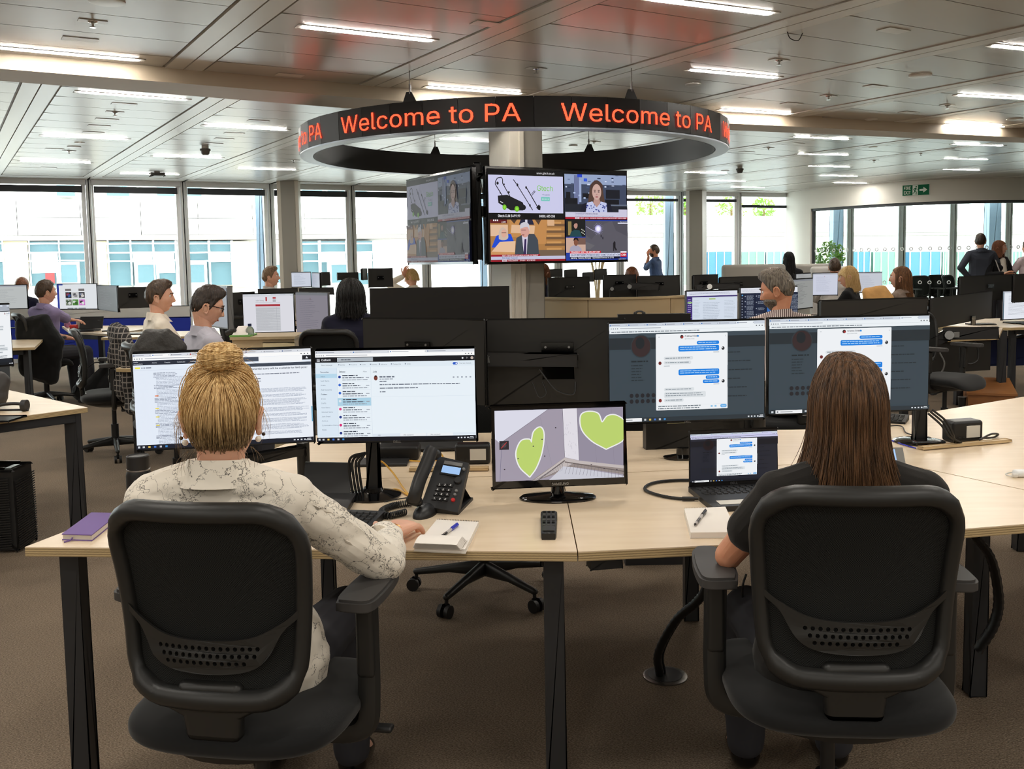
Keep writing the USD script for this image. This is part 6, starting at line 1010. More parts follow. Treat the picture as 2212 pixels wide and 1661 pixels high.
# remote control
ra, rb = P2(1185, 1166), P2(1186, 1118); u = unit((rb - ra) * [1, 1, 0]); r = A_([u[1], -u[0], 0]); L = np.linalg.norm(rb - ra); rm = thing('remote_control', 'black remote control lying on the desk in front of the hearts monitor', 'remote control', (ra + rb) / 2); o = (ra + rb) / 2 + ZZ * .011; RR_ = np.stack([r, u, ZZ], 1)
put('remote_body', MB().hull([o + RR_ @ A_([x * w, y * L / 2, z]) for y, w in ((-1, .018), (-.8, .021), (.8, .024), (1, .023)) for x in (-1, 1) for z in (-.011, .006)] + [o + RR_ @ A_([x * .017, y * L / 2, .011]) for y in (-.9, .93) for x in (-1, 1)]), mat('plastic_black'), rm)
for j in range(6):
    for i in range(3): put('button', MB().box((0, 0, 0), (.009, .0085, .003), ch=.001, M=RR_, o=o + RR_ @ A_([(i - 1) * .0125, L * (.40 - .125 * j), .0118])), mat('button_grey' if j % 2 else 'key_black'), rm)
put('touch_plate', MB().box((0, 0, 0), (.03, L * .24, .002), M=RR_, o=o + RR_ @ A_([0, -L * .34, .0112])), mat('chair_plastic'), rm)
# laptop of the second woman
hl = P2(1494, 1060); LM = monitor('laptop', (1487, 932), (1683, 921), (1493, 1056), 2.96, 3.0, pic_chat((206, 206, 240), (34, 36, 46)), 'open black laptop showing the message window, next to the bare arm', None, 'laptop', .010, (.006, .012, .022), logo='DELL')
t, mid, u, n, w, h, R = LM; n2 = unit(n + A_([.12, 0, 0])); fl_ = P2(1540, 1107); bl_ = A_([*(mid - u * w / 2)[:2], ZT]); v_ = (fl_ - bl_); corners = [bl_, bl_ + u * w, bl_ + u * w + v_, fl_]
put('base', MB().hull([p + ZZ * z for p in corners for z in (0, .016)] + [corners[2] * .98 + corners[0] * .02 + ZZ * .017]), mat('plastic_dark'), t); kd = unit(v_); D = np.linalg.norm(v_)
for i in range(13):
    for j in range(5):
        c = bl_ + u * (.014 + (w - .028) * (i + .5 + .15 * (j % 3)) / 13.4) + kd * (.03 + .018 * j) + ZZ * .0165; put('key', MB().hull([c + u * x * k + kd * y * k + ZZ * z for k, z in ((.0072, 0), (.0062, .003)) for x in (-1, 1) for y in (-1, 1)]), mat('key_black'), t)
put('palm_label', MB().hull([bl_ + u * x + kd * y + ZZ * z for x in (.03, .12) for y in (D * .74, D * .92) for z in (.0165, .0172)]), mat('label_paper'), t); put('touchpad', MB().hull([bl_ + u * x + kd * y + ZZ * z for x in (.135, .22) for y in (D * .64, D * .95) for z in (.0165, .0172)]), mat('kb_black'), t)
solo('cable', MB().tube(bez([P2(1508, 1077, .008), P2(1470, 1077, .006), P2(1425, 1070, .006), P2(1393, 1057, .006), P2(1408, 1044, .006), P2(1450, 1038, .006), P2(1500, 1037, .006)], 40), .005, 8).cyl(P2(1474, 1077, .008), P2(1500, 1077, .008), .0065, 10), mat('cable_black'), 'thick black cable looping out of the side of the open laptop', 'cable')
# old monitor standing behind the right hand screens
OM = monitor('monitor', (1393, 903), (1612, 896), (1396, 982), 3.62, 3.68, None, 'back of a low black monitor under the message screens', None, depth=.05); t, mid, u, n, w, h, R = OM; b = P2(1478, 990); put('stand', MB().lathe([(0, 0), (.075, 0), (.078, .008), (.03, .016), (.028, .04)], 24, b, sy=.6).beam(b + ZZ * .02, mid - ZZ * .1, .05, .03), mat('gloss_black'), t); put('label_tag', MB().box((-.09, -.028, .06), (.07, .003, .016), M=R, o=mid), mat('sticker'), t)
# cables and docks
def cab(pts, r, mm, label): return solo('cable', MB().tube(bez(pts, 40), r, 7), mat(mm), label, 'cable')
cab([P2(806, 1010, .05), P2(822, 996, .06), P2(846, 1018, .03), P2(868, 1050, .006), P2(882, 1068, .005)], .0032, 'cable_yellow', 'yellow network cable arching behind the monitor neck')
cab([P2(842, 1058, .005), P2(860, 1058, .005), P2(886, 1072, .005)], .003, 'cable_yellow', 'short yellow cable lying beside the round monitor base')
cab([P2(832, 990, .006), P2(870, 994, .006), P2(915, 996, .006), P2(955, 990, .01), P2(950, 976, .03)], .003, 'cable_yellow', 'yellow cable running behind the telephone handset')
for k in range(4):
    x = 754 + 7 * k; solo('cable', MB().tube(bez([PD(790, 978, 2.96), PD(x + 8, 985 + k, 2.95), PD(x, 1002, 2.95), PD(x + 4, 1040, 2.95), PD(x + 8, 1062, 2.95), P2(x + 12, 1070, .006)], 30), .0042, 7), mat('cable_black'), ('first', 'second', 'third', 'fourth')[k] + ' from the left of the black cables hanging by the monitor neck', 'cable')
cab([P2(775, 1065, .006), P2(735, 1050, .012), P2(715, 1030, .03), P2(728, 1012, .05), P2(748, 1010, .06)], .002, 'cable_black', 'thin cable rising over the half hidden laptop')
cab([P2(830, 1084, .004), P2(860, 1078, .004), P2(888, 1074, .004)], .002, 'cable_black', 'thin dark wire from the round base to the telephone')
def dock(p, sx_, sy_, h, label, rz=0.0, lab=False):
    t = thing('docking_station', label, 'docking station', p, rz); R = rotz(rz); put('case', MB().man(rbox((0, 0, h / 2), (sx_, sy_, h), min(.012, h * .3)), R, p), mat('plastic_black'), t)
    if lab: put('rating_label', MB().box((sx_ * .15, -sy_ / 2 - .0005, h * .5), (sx_ * .45, .001, h * .55), M=R, o=p), mat('label_paper'), t)
    for k in range(3): put('port', MB().box((-sx_ * .3 + .02 * k, -sy_ / 2 - .0004, h * .25), (.012, .001, .006), M=R, o=p), mat('key_black'), t)
    return t
dock(P2(862, 990), .16, .10, .055, 'black dock on a flat tray behind the left monitor neck'); dock(P2(1022, 1000), .13, .06, .075, 'black power brick with paper label between telephone and hearts monitor', 0, True); solo('tray', MB().man(rbox(P2(828, 1001) + [0, 0, .006], (.19, .12, .011), .005)), mat('plastic_dark'), 'flat black tray under the dock behind the monitor neck', 'tray')
dock(P2(2078, 952), .135, .075, .085, 'black boxy dock with white label at the right desk', .22, True)
for k, (px, nm) in enumerate(((2022, 'upper'), (2018, 'middle'), (2013, 'lower'))): cab([PD(px - 8, 885 + 4 * k, 3.55), PD(px + 20, 908 + 5 * k, 3.55), PD(px + 36, 935 + 3 * k, 3.55), P2(2062 + 8 * k, 958, .008)], .0042, 'cable_black', nm + ' of three black cables drooping from the right monitor to its dock')
cab([P2(2116, 950, .04), P2(2140, 938, .03), P2(2156, 938, .01), P2(2145, 945, .006), P2(2118, 946, .02)], .004, 'cable_black', 'dark cable loop sticking out of the right dock'); cab([P2(1895, 922, .004), P2(1945, 920, .006), P2(1960, 936, .004), P2(2010, 945, .004)], .0025, 'cable_black', 'thin wire from the rear keyboard to the round monitor base'); cab([P2(1890, 958, .004), P2(1925, 952, .004), P2(1950, 960, .004), P2(1978, 968, .004)], .0025, 'pen_blue', 'blue-grey wire beside the long hair')
solo('adapter', MB().man(rbox(P2(2002, 962) + [0, 0, .01], (.10, .045, .02), .006)), mat('gloss_black'), 'small flat black adapter in front of the right monitor base', 'adapter')
for (x0, y0), (x1, y1), lab in (((884, 1018), (1056, 1016), 'narrow wooden cable flap behind the telephone'), ((1988, 972), (2180, 955), 'narrow wooden cable flap in front of the right dock')):
    a, b = P2(x0, y0), P2(x1, y1); solo('cable_flap', MB().beam(a + ZZ * .007, b + ZZ * .007, .035, .013, ch=.002), mat('wood_light'), lab, 'flap')
tb = thing('tablet', 'small grey tablet stand with a pale blue screen beside the black T-shirt', 'tablet', P2(1950, 996)); p = P2(1945, 1000); put('tablet_body', MB().hull([p + A_([x, y, z]) for x in (-.10, .018) for y, z in ((0, 0), (.004, .0), (.03, .05), (.026, .05))]), mat('button_grey'), tb); put('screen', MB().hull([p + A_([x, y - .002, z]) for x in (-.09, -.012) for y, z in ((.004, .01), (.024, .046), (.0245, .045))]), _MATS['phone_screen'], tb)
wh = thing('earphone_case', 'small white earphone hub with a thin cord at the right picture edge', 'earphones', P2(2195, 1035)); p = P2(2196, 1030); put('case', MB().man(rbox(p + [.03, .0, .012], (.08, .035, .022), .009)), mat('white_frame'), wh); put('cord', MB().tube(bez([p + [-.02, -.01, .004], p + [-.035, 0, .008], p + [-.02, .015, .01], p + [.03, .03, .012], p + [.07, .03, .012]]), .0022, 6).man(rbox(p + [-.012, -.012, .008], (.018, .016, .016), .006)), mat('cable_white'), wh)
# under the desks
chair(-.14, 4.12, math.pi + .2, 'empty office chair behind the front desks, its five wheeled legs showing beneath')
fc = PZ(1437, 1461, 0); fx = thing('floor_box', 'round steel floor outlet under the desk with a cable hose', 'floor box', fc); put('rim', MB().lathe([(0, .0), (.078, .0), (.078, .004), (.070, .006), (0, .0061)], 36, fc), mat('floor_steel'), fx); put('outlet_plate', MB().lathe([(0, .006), (.06, .006), (.06, .0075), (0, .0076)], 28, fc), mat('plastic_dark'), fx)
hp_ = bez([fc + [-.02, 0, .006], PD(1422, 1410, 3.14), PD(1460, 1340, 3.04), PD(1505, 1300, 2.98), PD(1528, 1262, 2.95), PD(1532, 1200, 2.93)], 60); hose = thing('cable_hose', 'black ribbed cable hose rising from the floor outlet to the desk', 'hose', fc); put('hose', MB().tube(hp_, .013 + .0022 * (np.arange(len(hp_)) % 2), 10).tube(hp_ + [.02, .01, 0], .004, 6), mat('cable_black'), hose)
up = bez([PD(2105, 1158, 2.98), PD(2140, 1205, 2.98), PD(2157, 1290, 2.98), PD(2146, 1350, 2.98), PD(2112, 1404, 3.0)], 40); solo('cable_spine', MB().tube(up, .021 + .003 * (np.arange(len(up)) % 2), 8, flat=(1, .6)), mat('plastic_black'), 'black cable spine bowing out beside the right desk leg', 'cable guide')
cab([PD(1612, 1240, 2.5), PD(1604, 1270, 2.5), PD(1606, 1320, 2.55), PD(1612, 1345, 2.6)], .003, 'cable_black', 'thin wire hanging under the desk by the right chair')
# ================================================================ THE OFFICE BEHIND
def vesa(T, px, py, w=.11, hh=.05):
    t, mid, u, n, w_, h, R = T; r = ray(px, py); p = CAM + r * (((mid - CAM) @ n) / (r @ n)); v = put('mount_plate', MB().box((0, -.006, 0), (w, .012, hh), ch=.002, M=R, o=p), mat('gloss_black'), t)
    
    for k in (-.36, .36): put('screw', MB().cyl(p + u * w * k + n * .011 + ZZ * hh * .1, p + u * w * k + n * .014 + ZZ * hh * .1, .005, 8), mat('steel'), v)
    return p
def mback(tl, tr, bl, dl, label, dr=None, group=None, plate=None, stand=None):
    T = monitor('monitor', tl, tr, bl, dl, dr, None, label, group, housing='monitor_back'); t, mid, u, n, w, h, R = T
    put('display', MB().box((0, .0375, 0), (w - .016, .003, h - .02), M=R, o=mid), mat('gloss_black'), t)
    if plate: vesa(T, *plate)
    if stand is not None: put('stand', MB().beam(mid - n * .06 - ZZ * h * .3, A_([*(mid - n * .06)[:2], stand]), .05, .03).box((*(mid - n * .06)[:2], stand + .006), (.24, .18, .012), ch=.004), mat('plastic_black'), t)
    return T
def standed(T, z=ZT):
    t, mid, u, n, w, h, R = T; q = mid - n * .07; put('stand', MB().beam(A_([q[0], q[1], mid[2]]), A_([q[0], q[1], z]), .05, .03).box((q[0], q[1], z + .006), (.24, .18, .012), ch=.004), mat('plastic_black'), t); return T
def pic_doc(bg=(232, 234, 240), ink=(170, 174, 184), seed=1, kind=None):
    rng = np.random.default_rng(seed); c = Canvas(160, 100); c.rect(0, 0, 160, 100, bg); k = lambda *q: tuple(int(x * bg[0] / 236) for x in q)
    if kind == 'table':
        browser(c, 0, 0, 160, 1.3, rng, 5, k(228, 230, 236), k(216, 220, 228)); c.text('order history', 41, 18, 4, k(150, 150, 158), width=26); c.rect(72, 8, 5, 10, k(196, 70, 76)); c.rect(95, 8, 10, 4, k(190, 70, 76)); c.rect(95, 14, 10, 6, k(190, 190, 196)); c.rect(40, 21, 78, .6, ink); c.rect(40, 26, 78, 5, k(176, 44, 58)); c.rect(40, 33, 78, 61, k(214, 216, 222))
        for i in range(14): c.rect(41, 37 + i * 4.1, 76, .5, k(150, 152, 160)); c.words(42, 35 + i * 4.1, 60, .7, k(190, 192, 198), rng, .5)
        c.rect(106, 33, .5, 61, k(170, 172, 180)); c.rect(36, 96, 124, 4, k(40, 42, 50))
    elif kind == 'photos':
        c.rect(0, 0, 8, 100, (44, 60, 150)); c.rect(8, 0, 16, 4, (60, 80, 170)); P_ = [((40, 40, 44), (150, 60, 70), (60, 90, 150)), ((200, 200, 200), (60, 60, 64), (140, 140, 144)), ((70, 70, 76), (120, 130, 150), (210, 205, 200)), ((120, 130, 110), (60, 80, 60), (210, 214, 210)), ((90, 140, 70), (210, 220, 210), (60, 100, 50)), ((206, 120, 200), (60, 60, 60), (220, 224, 220))]
        for i in range(6):
            x, y = 34 + (i % 3) * 27, 32 + (i // 3) * 30; c.rect(x, y, 24, 24, P_[i][0]); c.rect(x + 3, y + 5, 12, 9, P_[i][1]); c.ell(x + 15, y + 15, 6, 6, P_[i][2], 14); c.rects([(x + rng.uniform(0, 20), y + rng.uniform(0, 20), 3, 3) for _ in range(5)], P_[i][2])
        c.rects([(34, 18, 24, 9), (88, 18, 24, 9)], (120, 116, 116)); c.rects([(40, 96, 24, 3), (68, 96, 12, 3), (84, 96, 30, 3)], (50, 50, 56)); c.rect(118, 0, .5, 100, (214, 216, 220))
    elif kind == 'tweets':
        c.rect(0, 0, 160, 100, (18, 26, 46)); c.rect(0, 0, 160, 15, (226, 228, 236)); c.words(4, 5, 120, 1.2, (170, 176, 190), rng, .1, 3, 2)
        c.ell(4, 21, 2.2, 2.2, (90, 170, 230), 10); c.rects([(2, 28 + 8 * k, 3, 3) for k in range(9)], (150, 158, 176))
        for i in range(5):
            x = 9 + 31 * i; c.rect(x, 16, 29, 84, (24, 34, 58)); y = 22
            while y < 96: c.ell(x + 3, y + 2, 1.8, 1.8, (150, 156, 170), 8); c.words(x + 7, y, 21, 1.3, (136, 144, 160), rng, .25, 2, 3 if i % 2 else 5, 5); y += 18 if i % 2 else 15
        c.rect(42, 82, 20, 14, (220, 220, 196)); c.rect(72, 58, 18, 12, (50, 110, 190))
    elif kind == 'purple':
        c.rect(0, 0, 160, 100, (214, 224, 238)); c.rect(0, 0, 160, 14, (222, 226, 240)); c.words(8, 4, 130, 1.1, (150, 156, 176), rng, .1, 3, 2); c.rect(0, 14, 160, 4, (58, 44, 110)); c.rect(0, 18, 17, 82, (60, 40, 116)); c.rect(2, 32, 14, 4, (150, 200, 110)); c.words(3, 24, 11, 1.5, (200, 196, 226), rng, .2, 4, 10); c.rect(70, 22, 20, 4, (170, 196, 120)); c.words(50, 34, 55, 1, (150, 160, 176), rng, .2, 5, 12, 9); c.words(118, 30, 36, .9, (170, 178, 192), rng, .3, 5, 13, 7); c.words(20, 28, 22, .9, (170, 178, 192), rng, .3, 5, 12, 6)
    else:
        c.rect(0, 0, 160, 6, k(206, 210, 220)); c.words(20, 16, 100, 1.0, ink, rng, .5, 4.5, 16, 9); c.rect(74, 12, 2, 5, k(190, 110, 110)) if seed % 2 else None
    return c
bd = 'background desks'
# ---- big black backs on the rear row of the front desks
B1_ = mback((779, 686), (1047, 688), (781, 868), 3.78, 'large black monitor back behind the email screen', plate=(903, 746, .11, .03)); B2_ = mback((1049, 689), (1352, 686), (1052, 885), 3.80, 'large black monitor back above the hearts monitor, on a long arm', plate=(1204, 752, .13, .05))
for T in (B1_, B2_): standed(T)
t, mid, u, n, w, h, R = B2_; a, b = PD(1036, 777, 3.72), PD(1250, 779, 3.72); put('arm_beam', MB().beam(a, b, .03, .062, ch=.006), mat('plastic_dark'), t); put('arm_joint', MB().cyl(PD(1040, 776, 3.70), PD(1040, 776, 3.76), .03, 16).box(PD(1050, 777, 3.70), (.03, .01, .028), ch=.003), mat('silver'), t); put('lower_plate', MB().box((0, -.004, 0), (.13, .01, .05), ch=.002, M=R, o=PD(1206, 806, 3.78)), mat('gloss_black'), t)
put('hanging_cable', MB().tube(bez([PD(1165, 798, 3.72), PD(1200, 842, 3.70), PD(1238, 852, 3.70), PD(1243, 825, 3.72)]), .004, 6).tube(bez([PD(1150, 826, 3.72), PD(1165, 858, 3.70), PD(1180, 850, 3.70), PD(1172, 825, 3.72)]), .003, 6), mat('cable_black'), t)
wd = thing('desk_screen', 'wide matt black screen panel below the televisions', 'screen', PD(950, 700, 4.7)); a, b = PD(798, 621, 4.6), PD(1100, 620, 4.6); z0 = ZT - .35; put('panel', MB().hull([A_([*q[:2], z]) + A_([0, o, 0]) for q in (a, b) for z in (z0, (a[2] + b[2]) / 2) for o in (0, .03)]), mat('led_black'), wd); put('foot', MB().box((a[0] + .1, a[1] + .015, z0 / 2), (.05, .05, z0)).box((b[0] - .1, b[1] + .015, z0 / 2), (.05, .05, z0)), mat('desk_leg'), wd)
w2 = thing('desk_screen', 'low black screen edge under the beige curved counter', 'screen', PD(1410, 720, 4.6)); a, b = PD(1335, 680, 4.5), PD(1492, 676, 4.5); put('panel', MB().hull([A_([*q[:2], z]) + A_([0, o, 0]) for q in (a, b) for z in (.5, (a[2] + b[2]) / 2) for o in (0, .03)]), mat('led_black'), w2); put('foot', MB().box(((a[0] + b[0]) / 2, a[1] + .015, .25), (.3, .1, .5)), mat('desk_leg'), w2)
hp0 = PD(1382, 680, 4.5); hs_ = thing('headset', 'grey headset lying on the low black screen edge', 'headset', hp0); put('headband', MB().tube([hp0 + A_([.022 * math.cos(q), .01, .004 + .012 * math.sin(q)]) for q in np.linspace(.0, math.pi, 14)], .005, 6), mat('plastic_dark'), hs_)
for k in (-.02, .02): put('ear_cushion', MB().sphere(hp0 + [k, .01, .006], .009), mat('chair_plastic'), hs_)
# ---- right hand backs
T = mback((1773, 650), (2008, 640), (1777, 705), 4.35, 'long black monitor back just above the right message screen', dr=4.5); standed(T)
T = mback((2015, 644), (2146, 628), (2018, 712), 7.9, 'black monitor back with a square mount at the right, above a black arm', plate=(2101, 692, .12, .085)); standed(T); t, mid, u, n, w, h, R = T
a, b = PD(2036, 722, 7.75), PD(2158, 720, 7.75); put('arm_beam', MB().beam(a, b, .04, .11, ch=.01).beam(PD(2050, 724, 7.75), PD(2004, 744, 7.7), .04, .10, ch=.01), mat('plastic_dark'), t); put('arm_joint', MB().cyl(PD(2051, 724, 7.70), PD(2051, 724, 7.8), .036, 16).box(PD(2066, 723, 7.72), (.045, .012, .045)), mat('silver'), t)
rd_ = [PD(2000, 735, 8.05)[:2], PD(2158, 732, 8.25)[:2], PD(2166, 725, 9.2)[:2], PD(2040, 728, 9.2)[:2]]; desk(rd_, 'dark framed desk beneath the black monitor arm at the right', [PZ(2161, 868, 0)[:2] * [1, 1] - [.05, .1], rd_[3] + [.1, -.1]], [(rd_[0] + [.1, .1], rd_[1] + [-.1, .1])], leg=.07)
ty = thing('cable_tray', 'dark hanging tray with cable loops under the right monitor arm', 'cable tray', (rd_[0][0], 8.1, .42)); put('tray', MB().hull([A_([*p, z]) + A_([0, o, 0]) for p in (rd_[0] + [.02, .04], rd_[1] + [-.06, .02]) for z in (.44, .70) for o in (0, .04)]), mat('monitor_back'), ty)
put('hanging_cable', MB().tube(bez([PD(2090, 738, 8.0), PD(2080, 770, 7.98), PD(2092, 786, 7.98), PD(2112, 778, 7.98), PD(2112, 750, 8.0), PD(2106, 738, 8.0)]), .008, 6), mat('cable_black'), ty); put('hanging_cable', MB().tube(bez([PD(2030, 762, 7.98), PD(2040, 785, 7.98), PD(2030, 808, 7.98), PD(2005, 812, 7.98)]), .007, 6), mat('button_grey'), ty)
T = mback((2076, 597), (2192, 592), (2078, 655), 9.3, 'black monitor back in front of the two standing colleagues', plate=(2139, 618, .12, .04)); standed(T); T = mback((2193, 592), (2300, 588), (2194, 655), 9.3, 'black monitor back cut by the right edge beside the standing woman'); standed(T)
T = monitor('monitor', (2166, 629), (2262, 624), (2177, 693), 9.6, 9.8, pic_doc((232, 236, 244), seed=4), 'white screen with a cyan border cut by the right edge', None); standed(T); t, mid, u, n, w, h, R = T; put('border_line', MB().box((-w / 2 + .014, -.002, 0), (.008, .002, h - .03), M=R, o=mid), mat('far_glass_blue'), t)
desk([(4.85, 9.2), (6.2, 9.4), (6.2, 10.6), (4.3, 10.4), (4.3, 9.6)], 'brown edged desk below the cyan bordered screen', [(4.95, 9.35), (6.0, 9.6)], [((4.95, 9.32), (6.1, 9.5))]); mat('blue_fabric', (38, 62, 190), .8, sheen=.2); mat('navy_fabric', (28, 40, 84), .85)
pb = PD(2190, 765, 10.1); solo('modesty_panel', MB().box((pb[0] + .35, 10.1, .40), (1.3, .03, .30), ch=.005), mat('navy_fabric'), 'dark blue fabric panel under the desk at the right edge', 'panel')
chair(3.42, 7.45, 2.5, 'dark office chair tucked below the right hand monitors')
wb = PZ(2135, 876, 0); bx = thing('wooden_box', 'brown wooden footrest box with sloping lid on the floor at right', 'box', wb); R = rotz(-.35); put('box_body', MB().tri(*(lambda q: (q.vertices, q.faces))(trimesh.convex.convex_hull(A_([(x, y, z) for x in (-.2, .2) for y, z in ((-.22, 0), (.3, 0), (-.22, .13), (.3, .21))]))), R, wb), mat('wood_brown'), bx); put('lid', MB().tri(*(lambda q: (q.vertices, q.faces))(trimesh.convex.convex_hull(A_([(x, y, z) for x in (-.215, .215) for y, z in ((-.24, .13), (.31, .215), (-.24, .15), (.31, .235))]))), R, wb), mat('wood_brown'), bx)
cu = PZ(2078, 880, 0); ct = thing('paper_cup', 'small dark cup standing on the floor beside the wooden box', 'cup', cu); put('cup', MB().lathe([(0, 0), (.03, 0), (.038, .10), (.035, .10), (.028, .01), (0, .01)], 18, cu), mat('chair_plastic'), ct); put('rim', MB().lathe([(.036, .098), (.0395, .099), (.0395, .104), (.036, .105)], 18, cu), mat('silver'), ct)
# ---- curved counter with its monitors
ctr = bez([PD(1140, 646, 9.6), PD(1270, 646, 9.1), PD(1446, 648, 9.2), PD(1520, 649, 9.7)], 36)[:, :2]; co = thing('counter', 'beige curved reception style counter beside the centre column', 'counter', (*ctr[0], 0)); zc = 1.10
def rib2(P, t, z0, z1): P = np.column_stack([P, np.zeros(len(P))]); return ribbon(P, t, z0, z1)
k1, k2 = [int(np.argmin([abs(CX + FPX * ((A_([*p, 1.0]) - CAM) @ _r) / ((A_([*p, 1.0]) - CAM) @ _f) - x) for p in ctr])) for x in (1270, 1446)]
mat('counter_beige', (184, 164, 130), .55)
for i, j in ((0, k1), (k1, k2), (k2, len(ctr) - 1)):
    P = ctr[i:j + 1].copy(); P[0] += (P[1] - P[0]) * .006 / max(np.linalg.norm(P[1] - P[0]), 1e-6); put('front_panel', rib2(P, .03, 0, zc - .02), mat('counter_beige'), co)
put('counter_top', rib2(ctr, .07, zc - .02, zc), mat('counter_beige'), co)
for tl, tr, bl, d, lab, pl in (((1166, 598), (1180, 599), (1166, 647), 9.75, 'narrow slice of a black monitor back beside the centre column', None), ((1183, 600), (1275, 597), (1184, 648), 9.6, 'black monitor back on the counter nearest the centre column', (1231, 620)), ((1303, 592), (1376, 595), (1304, 648), 9.5, 'left one of the paired black monitor backs on the counter', (1338, 611)), ((1377, 595), (1470, 595), (1378, 650), 9.5, 'right one of the paired black monitor backs on the counter', (1424, 613))):
    T = mback(tl, tr, bl, d, lab, dr=d + .1, group=None, plate=pl and (*pl, .09, .03), stand=ZT)
aj = T[0]; put('arm', MB().beam(PD(1322, 625, 9.4), PD(1360, 619, 9.35), .04, .07, ch=.01).beam(PD(1360, 619, 9.35), PD(1425, 620, 9.4), .04, .08, ch=.01).beam(PD(1322, 625, 9.4), A_([*PD(1322, 625, 9.45)[:2], ZT]), .05, .05, up=(0, 1, 0)), mat('plastic_dark'), aj); put('joint', MB().cyl(PD(1360, 619, 9.30), PD(1360, 619, 9.36), .022, 16).cyl(PD(1322, 624, 9.34), PD(1322, 624, 9.40), .018, 14), mat('silver'), aj)
desk([(.1, 9.75), (1.9, 9.6), (2.1, 10.4), (.1, 10.5)], 'beige desk behind the curved counter', [(.2, 10.4), (2.0, 10.3)])
for tl, tr, bl, d, lab in (((1187, 582), (1216, 580), (1188, 600), 13.2, 'small grey monitor back beyond the counter, left of the plant'), ((1262, 588), (1284, 588), (1263, 610), 12.6, 'pale grey monitor back just left of the jointed arm'), ((1288, 582), (1312, 580), (1289, 606), 12.4, 'grey monitor back in front of the bare plant stems'), ((1222, 581), (1248, 583), (1223, 600), 13.4, 'faint grey monitor back seen right of the auburn hair')):
    T = mback(tl, tr, bl, d, lab, dr=d + .2, stand=ZT)
desk([(.45, 13.0), (1.9, 12.3), (2.1, 13.0), (.6, 13.8)], 'far desk under the small grey monitors behind the counter', [(.6, 13.1), (1.9, 12.5)])
pp = PD(1290, 590, 15.5); pl = thing('potted_plant', 'tall potted plant with bare yellowish stems under the hanging televisions', 'plant', (pp[0], pp[1], 0)); rg_ = np.random.default_rng(4); mm = MB()
for k in range(11): a = rg_.uniform(0, 6.28); mm.tube(bez([(pp[0], pp[1], .35), (pp[0] + .06 * math.cos(a), pp[1] + .06 * math.sin(a), 1.2), (pp[0] + .26 * math.cos(a), pp[1] + .2 * math.sin(a), 1.75 + rg_.uniform(0, .3))], 10), .009, 5)
put('stem', mm, mat('facade_beige'), pl); put('foliage', MB().tri(*leaves(A_([pp[0], pp[1], 1.9]), .38, 220, .09, rg_)), LEAF, pl, smooth=False); put('pot', MB().lathe([(0, 0), (.16, 0), (.2, .38), (.18, .38), (.17, .34), (0, .34)], 24, (pp[0], pp[1], 0)), mat('column_grey'), pl)
# ---- grey haired man's place and beyond
T = monitor('monitor', (1481, 628), (1595, 624), (1488, 706), 6.2, 6.3, pic_doc(kind='purple', seed=2), 'screen with a purple side menu left of the grey haired man', None); standed(T)
T = monitor('monitor', (1598, 622), (1725, 615), (1603, 702), 6.3, 6.4, pic_doc(kind='tweets', seed=3), 'screen with dark columns of posts behind the grey haired man', None); standed(T)
desk([(1.0, 6.0), (2.35, 6.0), (2.5, 6.9), (1.1, 6.9)], 'desk in front of the grey haired man in the striped shirt', [(1.1, 6.1), (2.3, 6.1)])
for tl, tr, bl, d, lab, pl in (((1500, 592), (1553, 594), (1497, 628), 8.4, 'black monitor back above the purple menu screen', (1520, 612)), ((1556, 594), (1660, 600), (1554, 636), 8.4, 'long black monitor back left of the grey haired man', (1594, 614)), ((1650, 592), (1712, 594), (1652, 640), 8.8, 'black monitor back right behind the grey hair', None)):
    T = mback(tl, tr, bl, d, lab, dr=d + .2, plate=pl and (*pl, .09, .035), stand=ZT)
aj = T[0]; put('arm', MB().beam(PD(1503, 624, 8.2), PD(1533, 619, 8.2), .04, .06, ch=.01).beam(PD(1533, 619, 8.2), PD(1600, 618, 8.25), .04, .06, ch=.01).beam(PD(1503, 624, 8.25), A_([*PD(1503, 624, 8.25)[:2], ZT]), .05, .05, up=(0, 1, 0)), mat('plastic_dark'), aj); put('joint', MB().cyl(PD(1533, 619, 8.15), PD(1533, 619, 8.2), .022, 16), mat('white_frame'), aj)
T = monitor('monitor', (1713, 602), (1757, 600), (1722, 672), 7.6, 7.9, pic_doc((150, 152, 150), (96, 98, 100), 6), 'dim grey screen standing upright just right of the grey haired man', None); standed(T); T = monitor('monitor', (1719, 591), (1753, 588), (1720, 606), 8.6, 8.8, pic_doc((168, 170, 170), (120, 122, 124), 7), 'pale grey screen top behind the dim upright screen', None); standed(T)
desk([(2.1, 7.55), (3.3, 7.6), (3.3, 9.1), (1.45, 9.1), (1.45, 8.25), (2.0, 8.25)], 'desk beneath the dim grey screens', [(2.3, 7.7), (3.2, 7.7)])
T = monitor('monitor', (1755, 589), (1811, 589), (1759, 640), 11.4, 11.4, pic_doc((206, 210, 226), (176, 180, 200), 9), 'white screen left of the blonde bob', None); standed(T); T = monitor('monitor', (1851, 588), (1907, 586), (1853, 634), 11.4, 11.4, pic_doc((200, 204, 214), (170, 174, 190), 10), 'white screen between the blonde bob and the long brown hair', None); standed(T)
desk([(3.3, 10.9), (5.2, 10.9), (5.2, 11.8), (3.3, 11.8)], 'desk with two white screens beside the blonde and brown haired women', [(3.4, 11.0), (5.1, 11.0)])
mat('sofa_grey', (176, 172, 164), .85, bump=(300, .2, .001), sheen=.2); mat('sofa_white', (214, 212, 208), .85)
